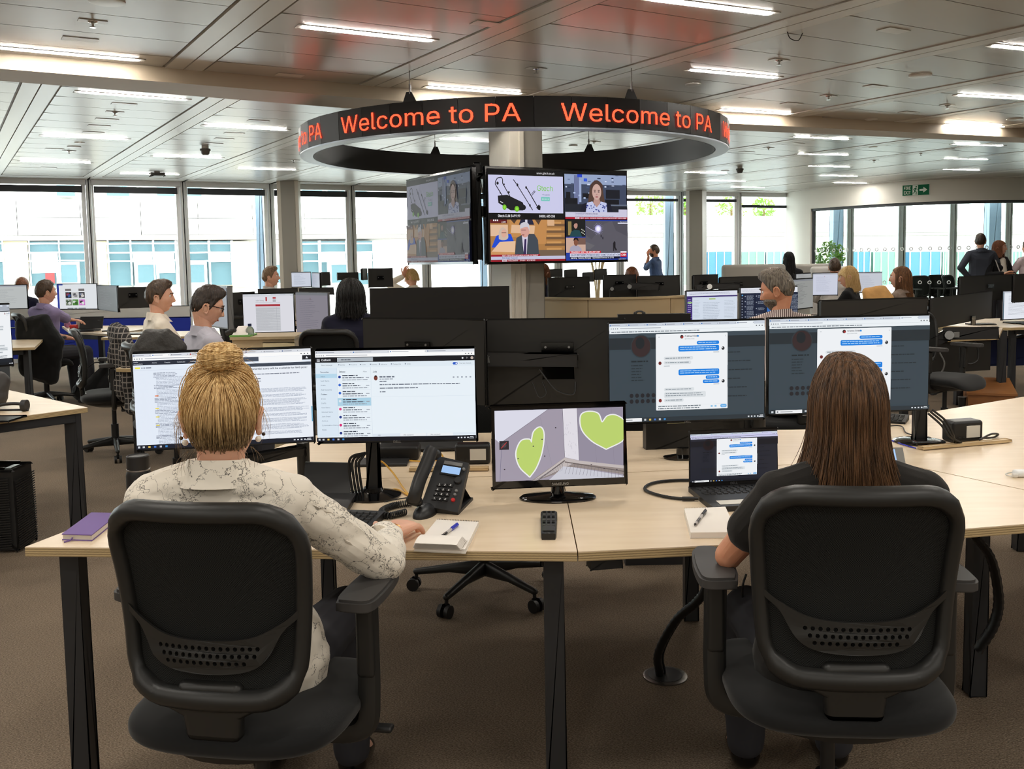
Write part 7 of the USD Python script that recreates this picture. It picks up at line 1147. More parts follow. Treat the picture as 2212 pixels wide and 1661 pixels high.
for x0, x1, y, d, mm, lab in ((1564, 1690, 572, 14.0, 'sofa_grey', 'pale grey high backed sofa in front of the right windows'), (1690, 1790, 571, 15.2, 'sofa_grey', 'grey high backed sofa behind the black haired woman'), (1758, 1832, 576, 14.4, 'sofa_white', 'white sofa back beneath the potted tree')):
    a, b = PD(x0, y, d), PD(x1, y, d + .2); c = (a + b) / 2; w = np.linalg.norm((b - a)[:2]); so = thing('sofa', lab, 'sofa', (c[0], c[1], 0)); put('sofa_back', rbox((c[0], c[1], a[2] / 2 + .1), (w, .14, a[2] - .2), .05), mat(mm), so); put('seat', rbox((c[0], c[1] + .4, .32), (w - .04, .66, .24), .05), mat(mm), so); put('plinth', MB().box((c[0], c[1] + .35, .1), (w - .1, .6, .2)), mat('desk_leg'), so)
# meeting room behind the glass
tp = PD(1790, 560, 20.6); pt = thing('potted_tree', 'bushy green potted tree behind the meeting room glass', 'plant', (tp[0], tp[1], 0)); put('foliage', MB().tri(*leaves(A_([tp[0], tp[1], 1.42]), .36, 620, .055, np.random.default_rng(6), (1, .8, .95))), LEAF, pt, smooth=False); put('trunk', MB().cyl((tp[0], tp[1], .3), (tp[0], tp[1], 1.3), .025, 8), mat('bark'), pt); put('pot', MB().lathe([(0, 0), (.17, 0), (.2, .36), (.18, .36), (.17, .32), (0, .32)], 24, (tp[0], tp[1], 0)), mat('white_frame'), pt)
for px, d, rz, lab in ((1972, 19.6, 2.6, 'black meeting chair farthest left behind the ringed glass'), (2004, 19.3, 2.9, 'black meeting chair second from left behind the ringed glass'), (2036, 19.7, 3.1, 'black meeting chair third from left behind the ringed glass'), (2070, 19.5, 2.5, 'black meeting chair left of the standing man behind glass')): p = PD(px, 600, d); chair(p[0], p[1], rz, lab)
p = PD(2050, 600, 20.6); mt_ = thing('meeting_table', 'white topped meeting table behind the ringed glass', 'table', (p[0], p[1], 0)); put('tabletop', MB().box((p[0], p[1], .72), (1.9, .8, .03), ch=.004), mat('white_frame'), mt_)
for x in (-.8, .8): put('leg', MB().box((p[0] + x, p[1], .352), (.06, .6, .705)), mat('steel'), mt_)
# ---- left side
T = monitor('monitor', (-64, 655), (23, 657), (-40, 800), 4.5, 4.62, pic_chat((170, 176, 186), (26, 32, 40), (90, 140)), 'dark screened monitor cut by the left picture edge', None); standed(T)
p0_, p1_, p2_ = PZ(190, 880, ZT), PZ(0, 905, ZT), PZ(0, 838, ZT); dl = unit((p1_ - p0_) * [1, 1, 0]); db = unit((p2_ - p0_) * [1, 1, 0])
desk([p0_[:2], (p0_ + dl * 1.5)[:2], (p0_ + dl * 1.5 + db * 1.1)[:2], (p0_ + db * 1.6)[:2]], 'beige desk with black frame at the left picture edge', [(p0_ + dl * .06 + db * .06)[:2], (p0_ + db * 1.45 + dl * .1)[:2]], [((p0_ + dl * .06 + db * .04)[:2], (p0_ + dl * 1.4 + db * .04)[:2]), ((p0_ + dl * .05 + db * .1)[:2], (p0_ + dl * .05 + db * 1.4)[:2])], leg=.07)
p = PZ(18, 888, ZT); he = thing('headset', 'dark headset and cable heap on the left edge desk', 'headset', p); put('headband', MB().tube([p + A_([.09 * math.cos(q), .05 * math.sin(q), .012 + .02 * math.sin(q)]) for q in np.linspace(0, math.pi, 18)], .009, 7).tube(bez([p + [-.1, -.02, .008], p + [0, -.04, .012], p + [.06, -.03, .01], p + [.11, -.005, .006]]), .006, 6), mat('plastic_black'), he); 
for k in (.08, -.1): put('ear_cushion', MB().cyl(p + [k, -.01, .03], p + [k + .025, -.01, .03], .03, 16), mat('plastic_dark'), he)
p = PZ(-8, 880, ZT); solo('bag', smoothed(blob([(p + [0, 0, .06], .06), (p + [.01, .03, .14], .05), (p + [-.1, 0, .06], .06)]), .02, 5, .012, 3)[0:2], mat('arm_pad'), 'dark grey bag end cut by the left edge above the headset', 'bag')
# pc tower
c0, cR = PZ(40, 1195, 0), PZ(84, 1168, 0); fr_ = unit((cR - c0) * [1, 1, 0]); sd_ = A_([-fr_[1], fr_[0], 0]); sd_ = sd_ if sd_[0] < 0 else -sd_; pc_ = thing('computer_tower', 'black computer tower with ribbed grilles on the carpet at far left', 'computer', c0); Wd, Dp, Ht = np.linalg.norm((cR - c0)[:2]), .42, .44
Rt = np.stack([fr_, sd_, ZZ], 1); put('case', MB().box((Wd / 2, Dp / 2, Ht / 2), (Wd, Dp, Ht), ch=.012, M=Rt, o=c0), mat('plastic_dark'), pc_)
g1 = MB(); g2 = MB()
for k in range(30):
    z = .02 + k * .0128
    if z < Ht - .05: g1.beam(c0 + Rt @ A_([.012, -.003, z]), c0 + Rt @ A_([Wd - .014, -.003, z + .012]), .004, .006); g2.beam(c0 + Rt @ A_([-.003, .03, z + .012]), c0 + Rt @ A_([-.003, Dp * .5, z]), .004, .006)
put('front_grille', g2, mat('key_black'), pc_, kind='stuff'); put('side_grille', g1, mat('key_black'), pc_, kind='stuff'); lg = c0 + Rt @ A_([-.007, .13, .22]); put('round_badge', MB().tube([lg + Rt @ A_([0, .022 * math.cos(q), .022 * math.sin(q)]) for q in np.linspace(0, 6.283, 20)[:-1]], .002, 5, True).beam(lg + Rt @ A_([0, -.01, -.008]), lg + Rt @ A_([0, .01, .008]), .002, .006), mat('button_grey'), pc_); put('top_handle', MB().tube(bez([c0 + Rt @ A_(q) for q in ((.03, .06, Ht + .002), (.03, .28, Ht + .004), (Wd - .03, .28, Ht + .004), (Wd - .03, .06, Ht + .002))]), .007, 6), mat('gloss_black'), pc_); put('top_strip', MB().box((Wd * .4, .05, Ht), (.10, .03, .004), M=Rt, o=c0), mat('silver'), pc_)
# desk and chair of the man in the lilac shirt
desk([PZ(240, 722, ZT)[:2], PZ(150, 716, ZT)[:2], (-5.7, 12.0), (-4.3, 11.8)], 'brown edged desk in front of the man in the lilac shirt', [(-4.6, 10.6), (-4.4, 11.6)], [((-4.6, 10.6), (-5.2, 10.9))])
desk([PZ(75, 750, ZT)[:2], (-6.2, 8.6), (-6.2, 9.6), (-4.9, 9.9)], 'small grey framed desk end left of the lilac shirt', [(-4.62, 9.0)], [((-4.62, 8.95), (-6.0, 8.7))])
for tl, tr, bl, dl_, dr_, pic_, lab in (((-30, 616), (58, 614), (-28, 670), 11.6, 11.6, pic_doc((188, 192, 192), (160, 164, 166), 12), 'pale grey screen at the far left edge behind the lilac shirt'), ((121, 613), (209, 612), (134, 670), 11.3, 11.2, pic_doc((226, 230, 234), kind='photos'), 'white screen with a grid of six photographs right of the lilac shirt'), ((209, 613), (252, 619), (216, 670), 11.2, 10.5, pic_doc((104, 108, 108), (130, 134, 134), 13), 'dim turned screen right of the photograph grid')):
    T = monitor('monitor', tl, tr, bl, dl_, dr_, pic_, lab, None); standed(T)
lb = PD(190, 694, 11.0); lt = thing('laptop', 'small black open laptop below the photograph screen', 'laptop', (lb[0], lb[1], ZT)); put('lid', MB().hull([A_([lb[0] + x, 11.05 + y, z]) for x in (-.13, .14) for y, z in ((0, ZT + .02), (.05, ZT + .16), (.06, ZT + .16), (.01, ZT + .02))]), mat('plastic_black'), lt); put('base', MB().box((lb[0], 10.93, ZT + .01), (.27, .2, .018), ch=.003), mat('plastic_dark'), lt)
pb = PD(180, 700, 12.3); bp_ = thing('partition_screen', 'bright blue fabric partition under the left monitors', 'partition', (pb[0], pb[1], 0)); put('fabric', MB().box((pb[0] + .1, 12.3, .55), (2.6, .04, .52), ch=.008), mat('blue_fabric'), bp_); put('window_light_band', MB().box((pb[0] + .1, 12.3, .88), (2.6, .03, .15), ch=.006), mat('white_frame'), bp_)  # window light above the blue fabric is built as a white panel
for x in (-1.1, 1.3): put('foot', MB().box((pb[0] + x, 12.3, .15), (.06, .3, .3)), mat('desk_leg'), bp_)
for tl, tr, bl, d, lab in (((252, 618), (322, 622), (256, 668), 10.2, 'black monitor back with white clips left of the white shirt'), ((498, 632), (552, 630), (500, 690), 8.8, 'black monitor back behind the turned screen of the bespectacled man'), ((556, 624), (644, 622), (557, 640), 9.4, 'black screen top edge behind the red table document'), ((646, 624), (722, 619), (646, 640), 9.4, 'slanted black screen top edge left of the black bob hair'), ((795, 580), (849, 579), (796, 622), 12.6, 'black monitor back beside the blond man holding his head'), ((728, 588), (775, 589), (729, 606), 13.0, 'grey monitor back above the black bob hair'), ((696, 588), (714, 587), (698, 618), 12.6, 'narrow grey monitor back right of the white web page'), ((784, 580), (794, 579), (785, 606), 13.2, 'sliver of a pale grey monitor back left of the black one')):
    T = mback(tl, tr, bl, d, lab, dr=d + .15, plate=(tl[0] * .5 + tr[0] * .5, tl[1] + 20, .09, .05) if lab[:4] == 'blac' and tr[0] - tl[0] < 80 and 'edge' not in lab else None, stand=ZT)
T = monitor('monitor', (437, 617), (489, 618), (462, 706), 6.9, 6.5, pic_doc((150, 154, 160), (112, 118, 128), 14), 'turned screen with silver edge facing the bespectacled man', None, housing='silver', depth=.05); standed(T)
T = monitor('monitor', (522, 633), (635, 633), (525, 725), 8.2, 8.2, pic_doc((222, 222, 230), (150, 152, 162), kind='table'), 'screen showing a red headed table document', None); standed(T); T = monitor('monitor', (637, 631), (708, 630), (638, 724), 8.2, 7.9, pic_doc((134, 130, 140), (116, 112, 124), 15), 'dim silver framed screen right of the red headed table', None, housing='silver'); standed(T)
T = monitor('monitor', (628, 587), (672, 587), (634, 622), 12.2, 12.2, pic_doc((206, 212, 226), (150, 156, 176), 16), 'white web page screen beside the left inner column', None); standed(T); T = monitor('monitor', (673, 587), (690, 590), (676, 622), 12.2, 11.6, pic_doc((170, 176, 190), (150, 156, 170), 17), 'turned grey screen next to the white web page', None); standed(T)
desk([(-3.1, 9.9), (-1.9, 9.9), (-1.9, 10.7), (-4.3, 10.7), (-4.3, 9.9)], 'desk beneath the black backs left of the white shirt', [(-4.2, 10.0), (-2.0, 10.0)]); desk([(-2.9, 6.9), (-1.95, 6.6), (-1.95, 7.4), (-2.9, 7.6)], 'desk under the turned screen of the bespectacled man', [(-2.8, 7.0), (-2.05, 7.3)]); desk([(-2.75, 8.0), (-1.5, 7.9), (-1.5, 9.6), (-2.75, 9.6)], 'desk carrying the red headed table document', [(-2.6, 8.1), (-1.6, 8.0)]); desk([(-3.1, 11.5), (-1.5, 11.9), (-1.5, 13.4), (-3.1, 13.4)], 'far desk carrying the white web page screen', [(-3.0, 11.7), (-1.6, 12.0)])
ca, cb = PD(497, 740, 7.15), PD(642, 740, 7.3); cab_ = thing('cabinet', 'low beige cabinet under the red headed table document', 'cabinet', ((ca[0] + cb[0]) / 2, 7.4, 0)); zc_ = .925; put('body', MB().hull([A_([x, y, z]) for x in (ca[0], cb[0]) for y in (7.2, 7.6) for z in (0, zc_ - .02)]), mat('counter_beige'), cab_); put('cabinet_top', MB().hull([A_([x, y, z]) for x in (ca[0] - .01, cb[0] + .01) for y in (7.18, 7.62) for z in (zc_ - .02, zc_)]), mat('counter_beige'), cab_); put('door', MB().box(((ca[0] + cb[0]) / 2 + .12, 7.19, .46), (.25, .015, .84), ch=.004), mat('facade_beige'), cab_)
bo = A_([*PD(541, 745, 7.3)[:2], zc_]); bt = thing('water_bottle', 'clear plastic water bottle with dark blue cap on the beige cabinet', 'bottle', bo); put('bottle', MB().lathe([(0, 0), (.03, 0), (.032, .01), (.032, .05), (.02, .066), (.013, .072), (.013, .076)], 20, bo), mat('bottle_clear', (200, 206, 206), .1, trans=.7), bt); put('cap', MB().cyl(bo + [0, 0, .076], bo + [0, 0, .094], .014, 14), mat('navy_fabric'), bt)
q = A_([*PD(512, 735, 7.3)[:2], zc_]); for_ = thing('paper_pile', 'pile of loose papers and a green folder on the beige cabinet', 'papers', q); put('green_folder', MB().box(q + [.05, .0, .006], (.16, .2, .012), M=None), mat('leaf_green'), for_); put('paper', MB().hull([q + A_(v) for v in ((-.02, -.06, .013), (.10, -.05, .013), (.08, .06, .075), (.0, .05, .075), (.0, .055, .072))]), mat('paper'), for_); solo('dark_tube', MB().cyl(q + [-.08, 0, .022], q + [-.005, -.02, .05], .02, 12), mat('plastic_dark'), 'dark cylinder leaning on the loose papers', 'tube')
mg = A_([*PZ(173, 710, ZT)[:2], ZT]); mu = thing('mug', 'pale mug on the desk right of the lilac sleeve', 'mug', mg); put('cup', MB().lathe([(0, 0), (.038, 0), (.042, .09), (.038, .09), (.034, .01), (0, .01)], 20, mg), mat('paper_side'), mu); put('handle', MB().tube([mg + A_([.042 + .022 * math.sin(q), 0, .045 + .028 * math.cos(q)]) for q in np.linspace(0, math.pi, 9)], .006, 6), mat('paper_side'), mu)
bl_ = A_([*PZ(146, 708, ZT)[:2], ZT]); solo('toy_ball', MB().sphere(bl_ + [0, 0, .04], .04, 2), mat('toy_ball', (170, 110, 150), .5, vary=(30, .7)), 'small multicoloured soft ball beside the mug', 'ball'); cn = A_([*PZ(158, 711, ZT)[:2], ZT]); solo('red_can', MB().cyl(cn + [-.03, 0, .028], cn + [.05, 0, .028], .028, 16), mat('button_red'), 'small red can lying beside the mug', 'can')
# backpack
bk = PZ(205, 868, 0); bg = thing('backpack', 'black backpack slumped on the floor beside the lilac shirted man', 'backpack', bk); v, f = smoothed(union([blob([(bk + [-.13, 0, .12], .11), (bk + [.12, 0, .14], .12), (bk + [.16, .05, .34], .06)]), blob([(bk + [0, 0, .15], .13), (bk + [.14, .05, .36], .07)])]), .025, 8, .02, 5, (9, 9, 9)); put('bag', (v, f), mat('chair_fabric'), bg, smooth=60); put('strap', MB().tube(bez([bk + [-.16, -.1, .12], bk + [-.08, -.13, .30], bk + [.06, -.10, .44], bk + [.17, .0, .40]]), .018, 7, flat=(1, .4)), mat('plastic_black'), bg); put('tissue', smoothed(blob([(bk + [.2, -.02, .26], .035), (bk + [.22, 0, .34], .03)]), .015, 3, .02, 8, (30, 30, 30)), mat('paper'), bg)
# coats over chairs
custom('checked_cloth', {'g': ('texture_coordinate', {}), 'w1': ('wave_texture', {'bands_direction': 'z', 'scale': 8.0}), 'w2': ('wave_texture', {'bands_direction': 'x', 'scale': 9.0}), 'x': ('math', {'math_type': 'maximum'}), 'r': ('rgb_ramp', {'ramp': [(.86, lin(32, 30, 30)), (.95, lin(132, 126, 120))]}), 'p': ('principled_bsdf', {'roughness': .9})}, [('g.object', 'w1.vector'), ('g.object', 'w2.vector'), ('w1.fac', 'x.value1'), ('w2.fac', 'x.value2'), ('x.value', 'r.fac'), ('r.color', 'p.base_color')], 'p.BSDF')
def coat(label, L, material, seed, wr=.03, hood=None, extra=None):
    base = A_([*np.mean([q[0] for q in L], 0)[:2], min(q[0][2] - q[1] for q in L)]); t = thing('coat', label, 'coat', base); v, f = smoothed(union([blob(L)] if extra is None else [blob(L), blob(extra)]), .022, 6, wr, seed, (12, 12, 9)); b = put('coat_body', (v, f), material, t, smooth=60)
    if hood: put('sleeve', smoothed(blob(hood), .02, 6, wr * .7, seed + 1, (14, 14, 10)), material, t, smooth=60)
    return t
chair(-3.12, 7.35, 1.15, 'office chair of the white shirted man, hung with a checked jacket'); chair(-2.16, 6.0, 1.0, 'office chair of the bespectacled man, hung with a puffer coat'); chair(-1.30, 7.02, .1, 'dark office chair back below the black bob hair'); chair(-5.02, 10.15, .9, 'office chair of the lilac shirted man, hung with a dark coat')
chair(-2.35, 8.6, 2.4, 'grey office chair between the white shirt and the bespectacled man')
coat('grey checked jacket hanging on the chair of the white shirted man', [(PD(252, 712, 7.3), .06), (PD(262, 720, 7.1), .06), (PD(272, 850, 7.1), .07), (PD(250, 800, 7.2), .05), (PD(285, 770, 7.0), .05)], _MATS['checked_cloth'], 4, hood=[(PD(272, 760, 6.95), .05), (PD(283, 880, 6.95), .045)])
coat('black puffer coat over the chair of the bespectacled man', [(PD(322, 730, 5.62), .05), (PD(360, 724, 5.6), .045), (PD(385, 752, 5.6), .05), (PD(300, 770, 5.6), .06), (PD(350, 800, 5.6), .08)], mat('puffer', (46, 44, 42), .55, bump=(26, .5, .02)), 6, .02)
coat('dark coat hanging over the chair of the lilac shirted man', [(PD(50, 700, 9.95), .07), (PD(95, 694, 9.9), .07), (PD(125, 740, 9.85), .06), (PD(60, 800, 9.9), .08), (PD(110, 815, 9.85), .08)], mat('chair_fabric'), 8, .02)
chair(PD(1868, 640, 10.6)[0], 10.6, -.9, 'dark office chair of the blonde bob woman'); chair(PD(1932, 640, 10.2)[0], 10.1, -.8, 'office chair hung with a tan jacket beside the long brown hair'); coat('tan jacket over a chair between the blonde and the brown haired women', [(PD(1873, 632, 9.75), .05), (PD(1905, 628, 9.75), .05), (PD(1918, 645, 9.75), .06), (PD(1880, 660, 9.75), .06)], mat('tan_cloth', (196, 150, 92), .9, vary=(14, .15)), 9, .015)
# ---- people
S2_ = dict(lo=True, fine=.028); wh_ = cloth('shirt_white', (232, 222, 206)); gr = mat('trousers_dark')
def P_(label, px, py, d, face, body, hm, top, sk=S_PALE, **k):
    q = dict(S2_); q.update(k); return person(label, PD(px, py, d), face, body, mats=dict(skin=sk, hair=hm, top=top, legs=gr), group=None, **q)
P_('person in a lilac shirt, short brown hair, seen from behind at the photograph screen', 99, 632, 10.1, .75, .55, H_BROWN, cloth('shirt_lilac', (150, 138, 178)), armR=(A_([*PZ(196, 712, ZT)[:2], ZT + .05]) * [1, .985, 1], (1, .3, -.1)), seed=11, fine=.022, sleeves='rolled')
person('person in a white shirt with brown side-swept hair, in profile', PD(345, 643, 7.3), 1.35, 1.0, mats=dict(skin=S_PALE, hair=H_BROWN, top=wh_, legs=gr), pitch=-.05, seed=12, fine=.02, hair='quiff', lean=.10)
def glasses(c):
    m = MB(); hc = c['hc']
    for s in (-1, 1): m.tube([hc((s * .033 + .021 * math.cos(q), .102 - abs(s * .033 + .021 * math.cos(q)) * .22, .013 + .016 * math.sin(q))) for q in np.linspace(0, 6.283, 16)[:-1]], .0026, 6, True); m.tube([hc((s * .054, .088, .02)), hc((s * .076, .03, .018)), hc((s * .079, -.02, .008))], .0026, 6)
    m.tube([hc((-.013, .103, .016)), hc((.013, .103, .016))], .0024, 6); put('glasses', m, mat('gloss_black'), c['t'], 'black framed glasses')
person('person with black glasses and cropped dark hair in a grey-lilac shirt, looking down', PD(446, 664, 5.9), 1.15, .95, mats=dict(skin=S_PALE, hair=H_DARK, top=cloth('shirt_grey_lilac', (188, 186, 198)), legs=gr), pitch=-.32, seed=13, fine=.018, hair='quiff', lean=.12, extra=glasses, thick=[.002, .003, .008, .024, .03])
P_('person with swept light brown hair and grey top by the left column', 585, 599, 12.0, 1.45, 1.2, H_LIGHT, cloth('top_grey', (190, 184, 178)), seed=14, hair='quiff', pitch=.05, lo=False)
def braids(c): fall_hair(c, lambda p: -.155, lambda p: 0, (-2.6, 2.6), (.098, .118, .132), .02, 0, 700, 3, .008, .004, name='hair')
P_('person with a shoulder-length black braided bob and navy top', 758, 640, 7.0, -.12, -.05, H_BLACK, cloth('top_navy', (28, 28, 44)), S_DARK, seed=15, hair=None, extra=braids, fem=True, fine=.022)
def shortbob(c): fall_hair(c, lambda p: np.interp(abs(p), [0, 1.2, 2.2], [-.075, -.05, .0]), lambda p: 0, (-2.3, 2.3), (.084, .106, .130), 0, .01, 260, 4, .006, .0022, fringe=[(0, .05), (.6, .045), (1.0, .02), (1.3, .0), (3.2, -.06)])
hd_ = PD(888, 599, 14.0); P_('person with short blond hair in a white blouse, hand on forehead', 888, 600, 14.0, -1.3, -1.0, H_BLOND, wh_, seed=16, hair=None, extra=shortbob, pitch=-.25, armL=(hd_ + A_([-.10, -.07, .02]), (.25, .1, 1), (-.6, 1, -.2)), lean=.1)
def beard(c):
    p, f = c['hp'], c['hf']; ph = np.abs(np.arctan2(p[:, 0], p[:, 1])); m = np.clip((-.028 - p[:, 2] - .02 * np.clip(ph - .5, 0, 1)) / .012, 0, 1) * np.clip((1.45 - ph) / .15, 0, 1); n = trimesh.Trimesh(p, f, process=False).vertex_normals
    v = p + n * (m * .012 - (1 - m) * .006)[:, None]; put('beard', (c['head'] + (v * c['S']) @ c['Rh'].T, f), c['M']['hair'], c['t'], smooth=60)
hd_ = PD(1414, 543, 19.0); P_('bearded person in a blue denim shirt standing by the window, hand at mouth', 1413, 543, 19.0, -1.35, -1.1, H_BROWN, cloth('shirt_denim', (64, 82, 116)), S_TAN, seed=17, hair='crop', extra=beard, sit=False, sleeves='rolled', armL=(hd_ + A_([-.13, -.05, -.11]), (-.1, .1, 1), (.3, .2, -1)), armR=(hd_ + A_([.05, .25, -.50]), (-.9, -.1, -.1), (.4, .4, -.8)))
custom('striped_shirt', {'g': ('texture_coordinate', {}), 'm': ('mapping', {'rotation': (0, 0, .2)}), 'w': ('wave_texture', {'bands_direction': 'x', 'scale': 26.0}), 'r': ('rgb_ramp', {'ramp': [(.35, lin(92, 70, 70)), (.6, lin(208, 196, 190))]}), 'p': ('principled_bsdf', {'roughness': .8})}, [('g.object', 'm.vector'), ('m.vector', 'w.vector'), ('w.fac', 'r.fac'), ('r.color', 'p.base_color')], 'p.BSDF')
def lanyard(c): put('lanyard', MB().tube([c['B'](.075 * math.sin(q) * 1.05, .01 - .078 * math.cos(q), -.012 - .03 * math.cos(q)) for q in np.linspace(-2.2, 2.2, 22)], .006, 6, flat=(1, .5)), mat('plastic_black'), c['t'], 'dark neck lanyard')
def greyhair(c): beard(dict(c, M=dict(c['M'], hair=H_GREY))); lanyard(c)
person('person with grey quiff and beard in a striped shirt, looking down to the left', PD(1680, 628, 5.75), -1.05, -.35, mats=dict(skin=S_TAN, hair=H_GREY, top=_MATS['striped_shirt'], legs=gr, brow=H_DARK), pitch=-.28, seed=18, fine=.018, hair='quiff', thick=[.002, .004, .010, .024, .030], extra=greyhair, lean=.08); chair(PD(1690, 640, 5.75)[0], 5.7, -.35, 'office chair of the grey haired man, hidden behind the message screens')
def longblack(c): fall_hair(c, lambda p: -.26, lambda p: 0, (-2.5, 2.5), (.086, .108, .130), .35, .0, 200, 5, .008, .003)
P_('person with long black hair seen from behind, on the grey sofa', 1704, 562, 14.9, .1, .0, H_BLACK, cloth('top_black', (24, 24, 26)), seed=19, hair=None, extra=longblack, fem=True, eyes=False)
P_('person whose brown hair top shows above a dark screen by the white sofa', 1803, 578, 13.6, .3, .2, H_BROWN, cloth('top_grey', (190, 184, 178)), seed=20, eyes=False)
def bobfr(c): fall_hair(c, lambda p: np.interp(abs(p), [0, 1.2, 2.4], [-.17, -.18, -.14]), lambda p: .0, (-2.0, 2.0), (.084, .106, .130), .04, .01, 420, 7, .006, .0024, fringe=[(0, .032), (.6, .03), (1.0, .0), (3.2, -.07)])
person('person with a blonde fringed bob and black top, in profile to the left', PD(1832, 599, 11.0), -1.25, -.95, mats=dict(skin=S_PALE, hair=H_BLOND, top=_MATS['cloth_x'] if 'cloth_x' in _MATS else cloth('top_black', (24, 24, 26)), legs=gr), seed=21, fem=True, hair=None, extra=bobfr, pitch=-.15, fine=.024, collar=False, lean=.1)
def longbr2(c): fall_hair(c, lambda p: -.27, lambda p: .05, (-2.05, 2.05), (.086, .108, .130), .12, .0, 420, 8, .008, .0026)
P_('person with long ombre brown hair and taupe jumper, turned away to the left', 1944, 601, 10.4, -1.1, -.75, hairmat('hair_ombre', (60, 40, 28), (150, 104, 66)), cloth('top_taupe', (128, 112, 100)), seed=22, fem=True, hair=None, extra=longbr2, lean=.06, fine=.024)
hd_ = PD(2118, 521, 16.0); P_('person in a dark grey-blue shirt standing with a hand on the hip, back turned', 2118, 522, 16.0, .55, .1, H_DARK, cloth('shirt_slate', (58, 62, 72)), seed=23, sit=False, armL=(hd_ + A_([-.19, -.04, -.62]), (1, .2, -.3), (-1, -.4, 0)), armR=(hd_ + A_([.25, .2, -.55]), None), lean=.0)
def wavy(c):
    fall_hair(c, lambda p: np.interp(abs(p), [0, 2.2], [-.18, -.16]), lambda p: 0, (-2.3, 2.3), (.092, .112, .132), .12, .015, 320, 9, .012, .0026, fringe=[(0, .062), (.5, .055), (.9, .02), (1.3, -.02), (3.2, -.07)]); put('scarf', blob([(c['B'](0, .09, -.06), .05), (c['B'](0, .12, -.25), .05)]), mat('paper_side'), c['t'], 'cream scarf front'); put('strap', MB().tube([c['B'](.13, -.05, .02), c['B'](.14, .07, -.05), c['B'](.10, .14, -.28)], .014, 6, flat=(1, .4)), mat('pen_clear'), c['t'])
hd_ = PD(2160, 536, 16.0); P_('person in a black jacket with wavy brown hair, smiling, holding a cream cloth', 2160, 536, 16.0, 2.35, 2.75, H_RED, cloth('top_black', (24, 24, 26)), seed=24, fem=True, sit=False, hair=None, extra=wavy, lo=False, collar=False, armR=(hd_ + A_([-.07, -.30, -.42]), (.6, -.2, .3)), armL=(hd_ + A_([.12, -.26, -.44]), (-.6, -.2, .2)))
P_('person in a pale pink shirt cut by the right edge behind black screens', 2221, 536, 16.0, -.4, -.3, H_BROWN, cloth('shirt_pink', (222, 206, 212)), seed=25, sit=False)
P_('person whose orange-brown hair shows at the far left edge', 48, 620, 13.4, .2, .1, H_RED, cloth('top_navy', (28, 28, 44)), seed=26, eyes=False); P_('person whose auburn hair shows above the paired backs on the counter', 1365, 600, 12.0, -.3, -.2, H_RED, cloth('top_grey', (190, 184, 178)), seed=27, eyes=False)
def auburn(c): fall_hair(c, lambda p: -.2, lambda p: 0, (-2.4, 2.4), (.086, .108, .130), .1, 0, 160, 10, .01, .003)
P_('person with auburn hair half hidden by the centre column', 1172, 592, 11.6, .6, .4, H_RED, cloth('top_navy', (28, 28, 44)), seed=28, fem=True, hair=None, extra=auburn, eyes=False)
# ---- ceiling fittings
def cz(px, py): return PZ(px, py, ZC)
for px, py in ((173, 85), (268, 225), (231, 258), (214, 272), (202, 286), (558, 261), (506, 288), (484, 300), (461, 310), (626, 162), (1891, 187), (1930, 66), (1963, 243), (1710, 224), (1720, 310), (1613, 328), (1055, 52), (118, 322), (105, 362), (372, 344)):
    put('pale_plate', MB().box((0, 0, -.001), (.20, .10, .003), M=RU, o=cz(px, py)), mat('ceiling_white'), ceil_root)  # thin pale rectangles placed just under the ceiling panels
for px, py, r in ((231, 3, .085), (172, 308, .05), (160, 317, .07), (1497, 182, .06), (1988, 163, .08), (1886, 317, .05), (2050, 322, .07), (2192, 257, .075), (1566, 368, .06), (1882, 257, .06), (1238, 314, .05)):
    p = cz(px, py); put('speaker_grille', MB().lathe([(0, -.006), (r * .82, -.008), (r, -.002), (r, .004)], 24, p), mat('sensor'), ceil_root); put('speaker_rim', MB().lathe([(r * .92, -.009), (r * 1.06, -.006), (r * 1.08, .002)], 24, p), mat('ceiling_white'), ceil_root)
for px, py in ((200, 46), (248, 242), (149, 326), (1158, 148), (1683, 130), (1790, 207), (2046, 227), (1660, 319), (1989, 331), (1888, 346), (634, 346), (1283, 306)):
    p = cz(px, py); put('sprinkler_plate', MB().box((0, 0, -.001), (.15, .07, .003), M=RU, o=p), mat('ceiling_white'), ceil_root); put('sprinkler', MB().lathe([(0, -.035), (.018, -.035), (.018, -.031), (.006, -.028), (.006, -.012), (.026, -.006), (.028, 0)], 16, p), mat('chrome'), ceil_root)
def detector(px, py, w, h, label, box=False):
    p = cz(px, py - h); t = thing('smoke_detector', label, 'detector', (p[0], p[1], ZC - .1)); put('mount', MB().cyl(p, p - ZZ * .03, .04, 16), mat('ceiling_white'), t)
    if box: put('head', MB().man(rbox(p - ZZ * .05, (w, .12, .06), .015), RU, p - RU @ p * 0) if False else MB().box((0, 0, -.045), (w, .14, .06), ch=.015, M=RU, o=p), mat('sensor'), t)
    else: put('head', MB().lathe([(0, -.10), (.03, -.10), (.045, -.085), (.05, -.06), (.06, -.05), (.06, -.03), (0, -.03)], 20, p), mat('sensor'), t)
detector(443, 322, .12, 6, 'small round grey detector hanging left of the ring sign'); detector(339, 374, .22, 3, 'flat grey sensor box under a light strip above the left windows', True); detector(1598, 364, .1, 4, 'small round grey detector right of the televisions')
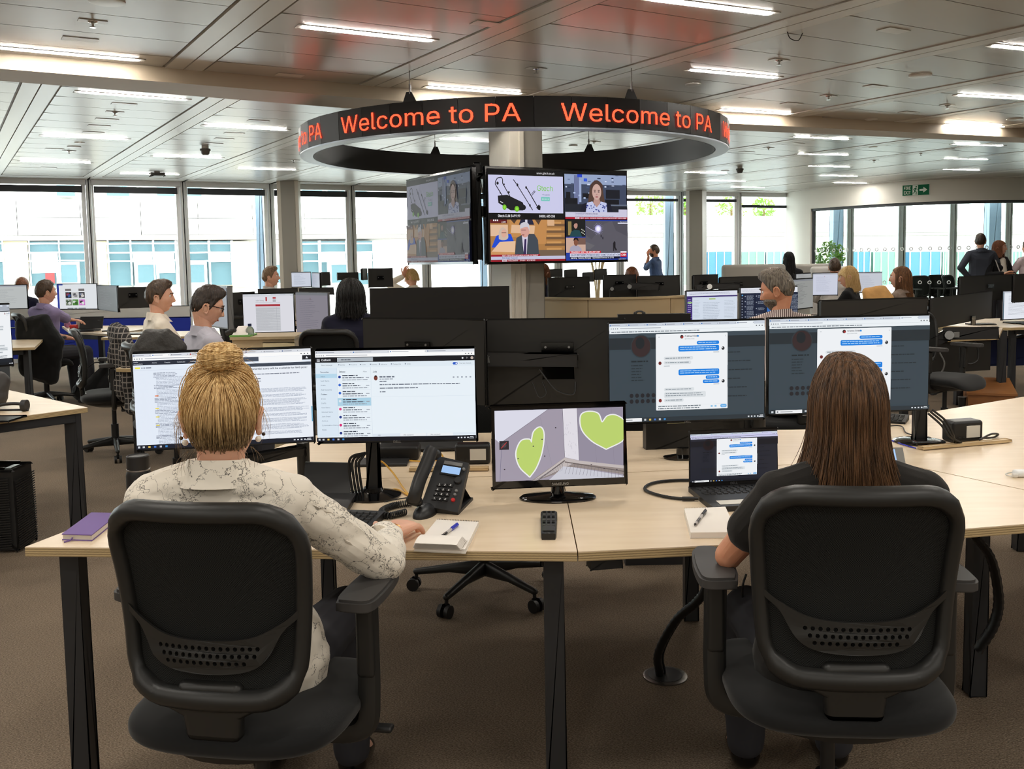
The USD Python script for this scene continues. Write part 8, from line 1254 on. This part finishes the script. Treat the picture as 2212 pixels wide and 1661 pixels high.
p = cz(1717, 70); solo('wire_loop', MB().tube(bez([p + RU @ A_([-.07, 0, .004]), p + RU @ A_([-.04, 0, -.04]), p + RU @ A_([.03, 0, -.045]), p + RU @ A_([.07, 0, .004])]), .003, 5), mat('cable_black'), 'thin dark wire loop sagging from the ceiling at upper right', 'wire')
# ---- fire exit sign on the curved wall
j = int(np.argmin([abs(CX + FPX * ((A_([*q[:2], 2.65]) - CAM) @ _r) / ((A_([*q[:2], 2.65]) - CAM) @ _f) - 1982) + (0 if q[1] < 19.4 else 999) for q in WP])); q = WP[j]; tn = unit(WP[j + 1] - WP[j - 1]); nn = A_([tn[1], -tn[0], 0]); zt_ = PD(1982, 411, q[1])[2]; ctr_ = A_([q[0], q[1], zt_]) + nn * .09
c = Canvas(55, 23); Gr, Wt = (20, 104, 70), (226, 236, 226); c.rect(0, 0, 55, 23, (200, 214, 200)); c.rect(.6, .6, 53.8, 21.8, Gr); c.text('FIRE', 3, 9.8, 6.4, Wt, True, 14); c.text('EXIT', 3, 19.6, 6.4, Wt, True, 14); c.rect(21, 1, 11, 21, Wt); c.ell(28.4, 4.6, 1.5, 1.5, Gr, 12); c.line([(27.2, 7), (25.6, 13)], 2.2, Gr); c.line([(27.4, 7.4), (23.6, 9), (23, 12)], 1.2, Gr); c.line([(27.6, 7.6), (30, 10), (31.4, 9.4)], 1.2, Gr); c.line([(25.8, 12.6), (28.6, 15.6), (28.4, 21)], 1.5, Gr); c.line([(25.6, 12.8), (24.4, 17), (21.4, 18.4)], 1.5, Gr); c.poly([(35, 9.6), (43, 9.6), (43, 5.6), (51, 11.6), (43, 17.6), (43, 13.6), (35, 13.6)], Wt)
fs = thing('exit_sign', 'green fire exit sign with running figure and white arrow on the curved wall', 'sign', ctr_); w_, h_ = .49, .205; put('plate', MB().hull([ctr_ + tn * x * w_ / 2 + ZZ * z * h_ / 2 - nn * o for x in (-1, 1) for z in (-1, 1) for o in (0, .03)]), mat('white_frame'), fs); v, f, cc_ = c.build(ctr_ - tn * w_ / 2 + ZZ * h_ / 2 + nn * .001, tn * w_, -ZZ * h_, nn, .0008); put('print', (v, f), PRINT, fs, col=cc_)
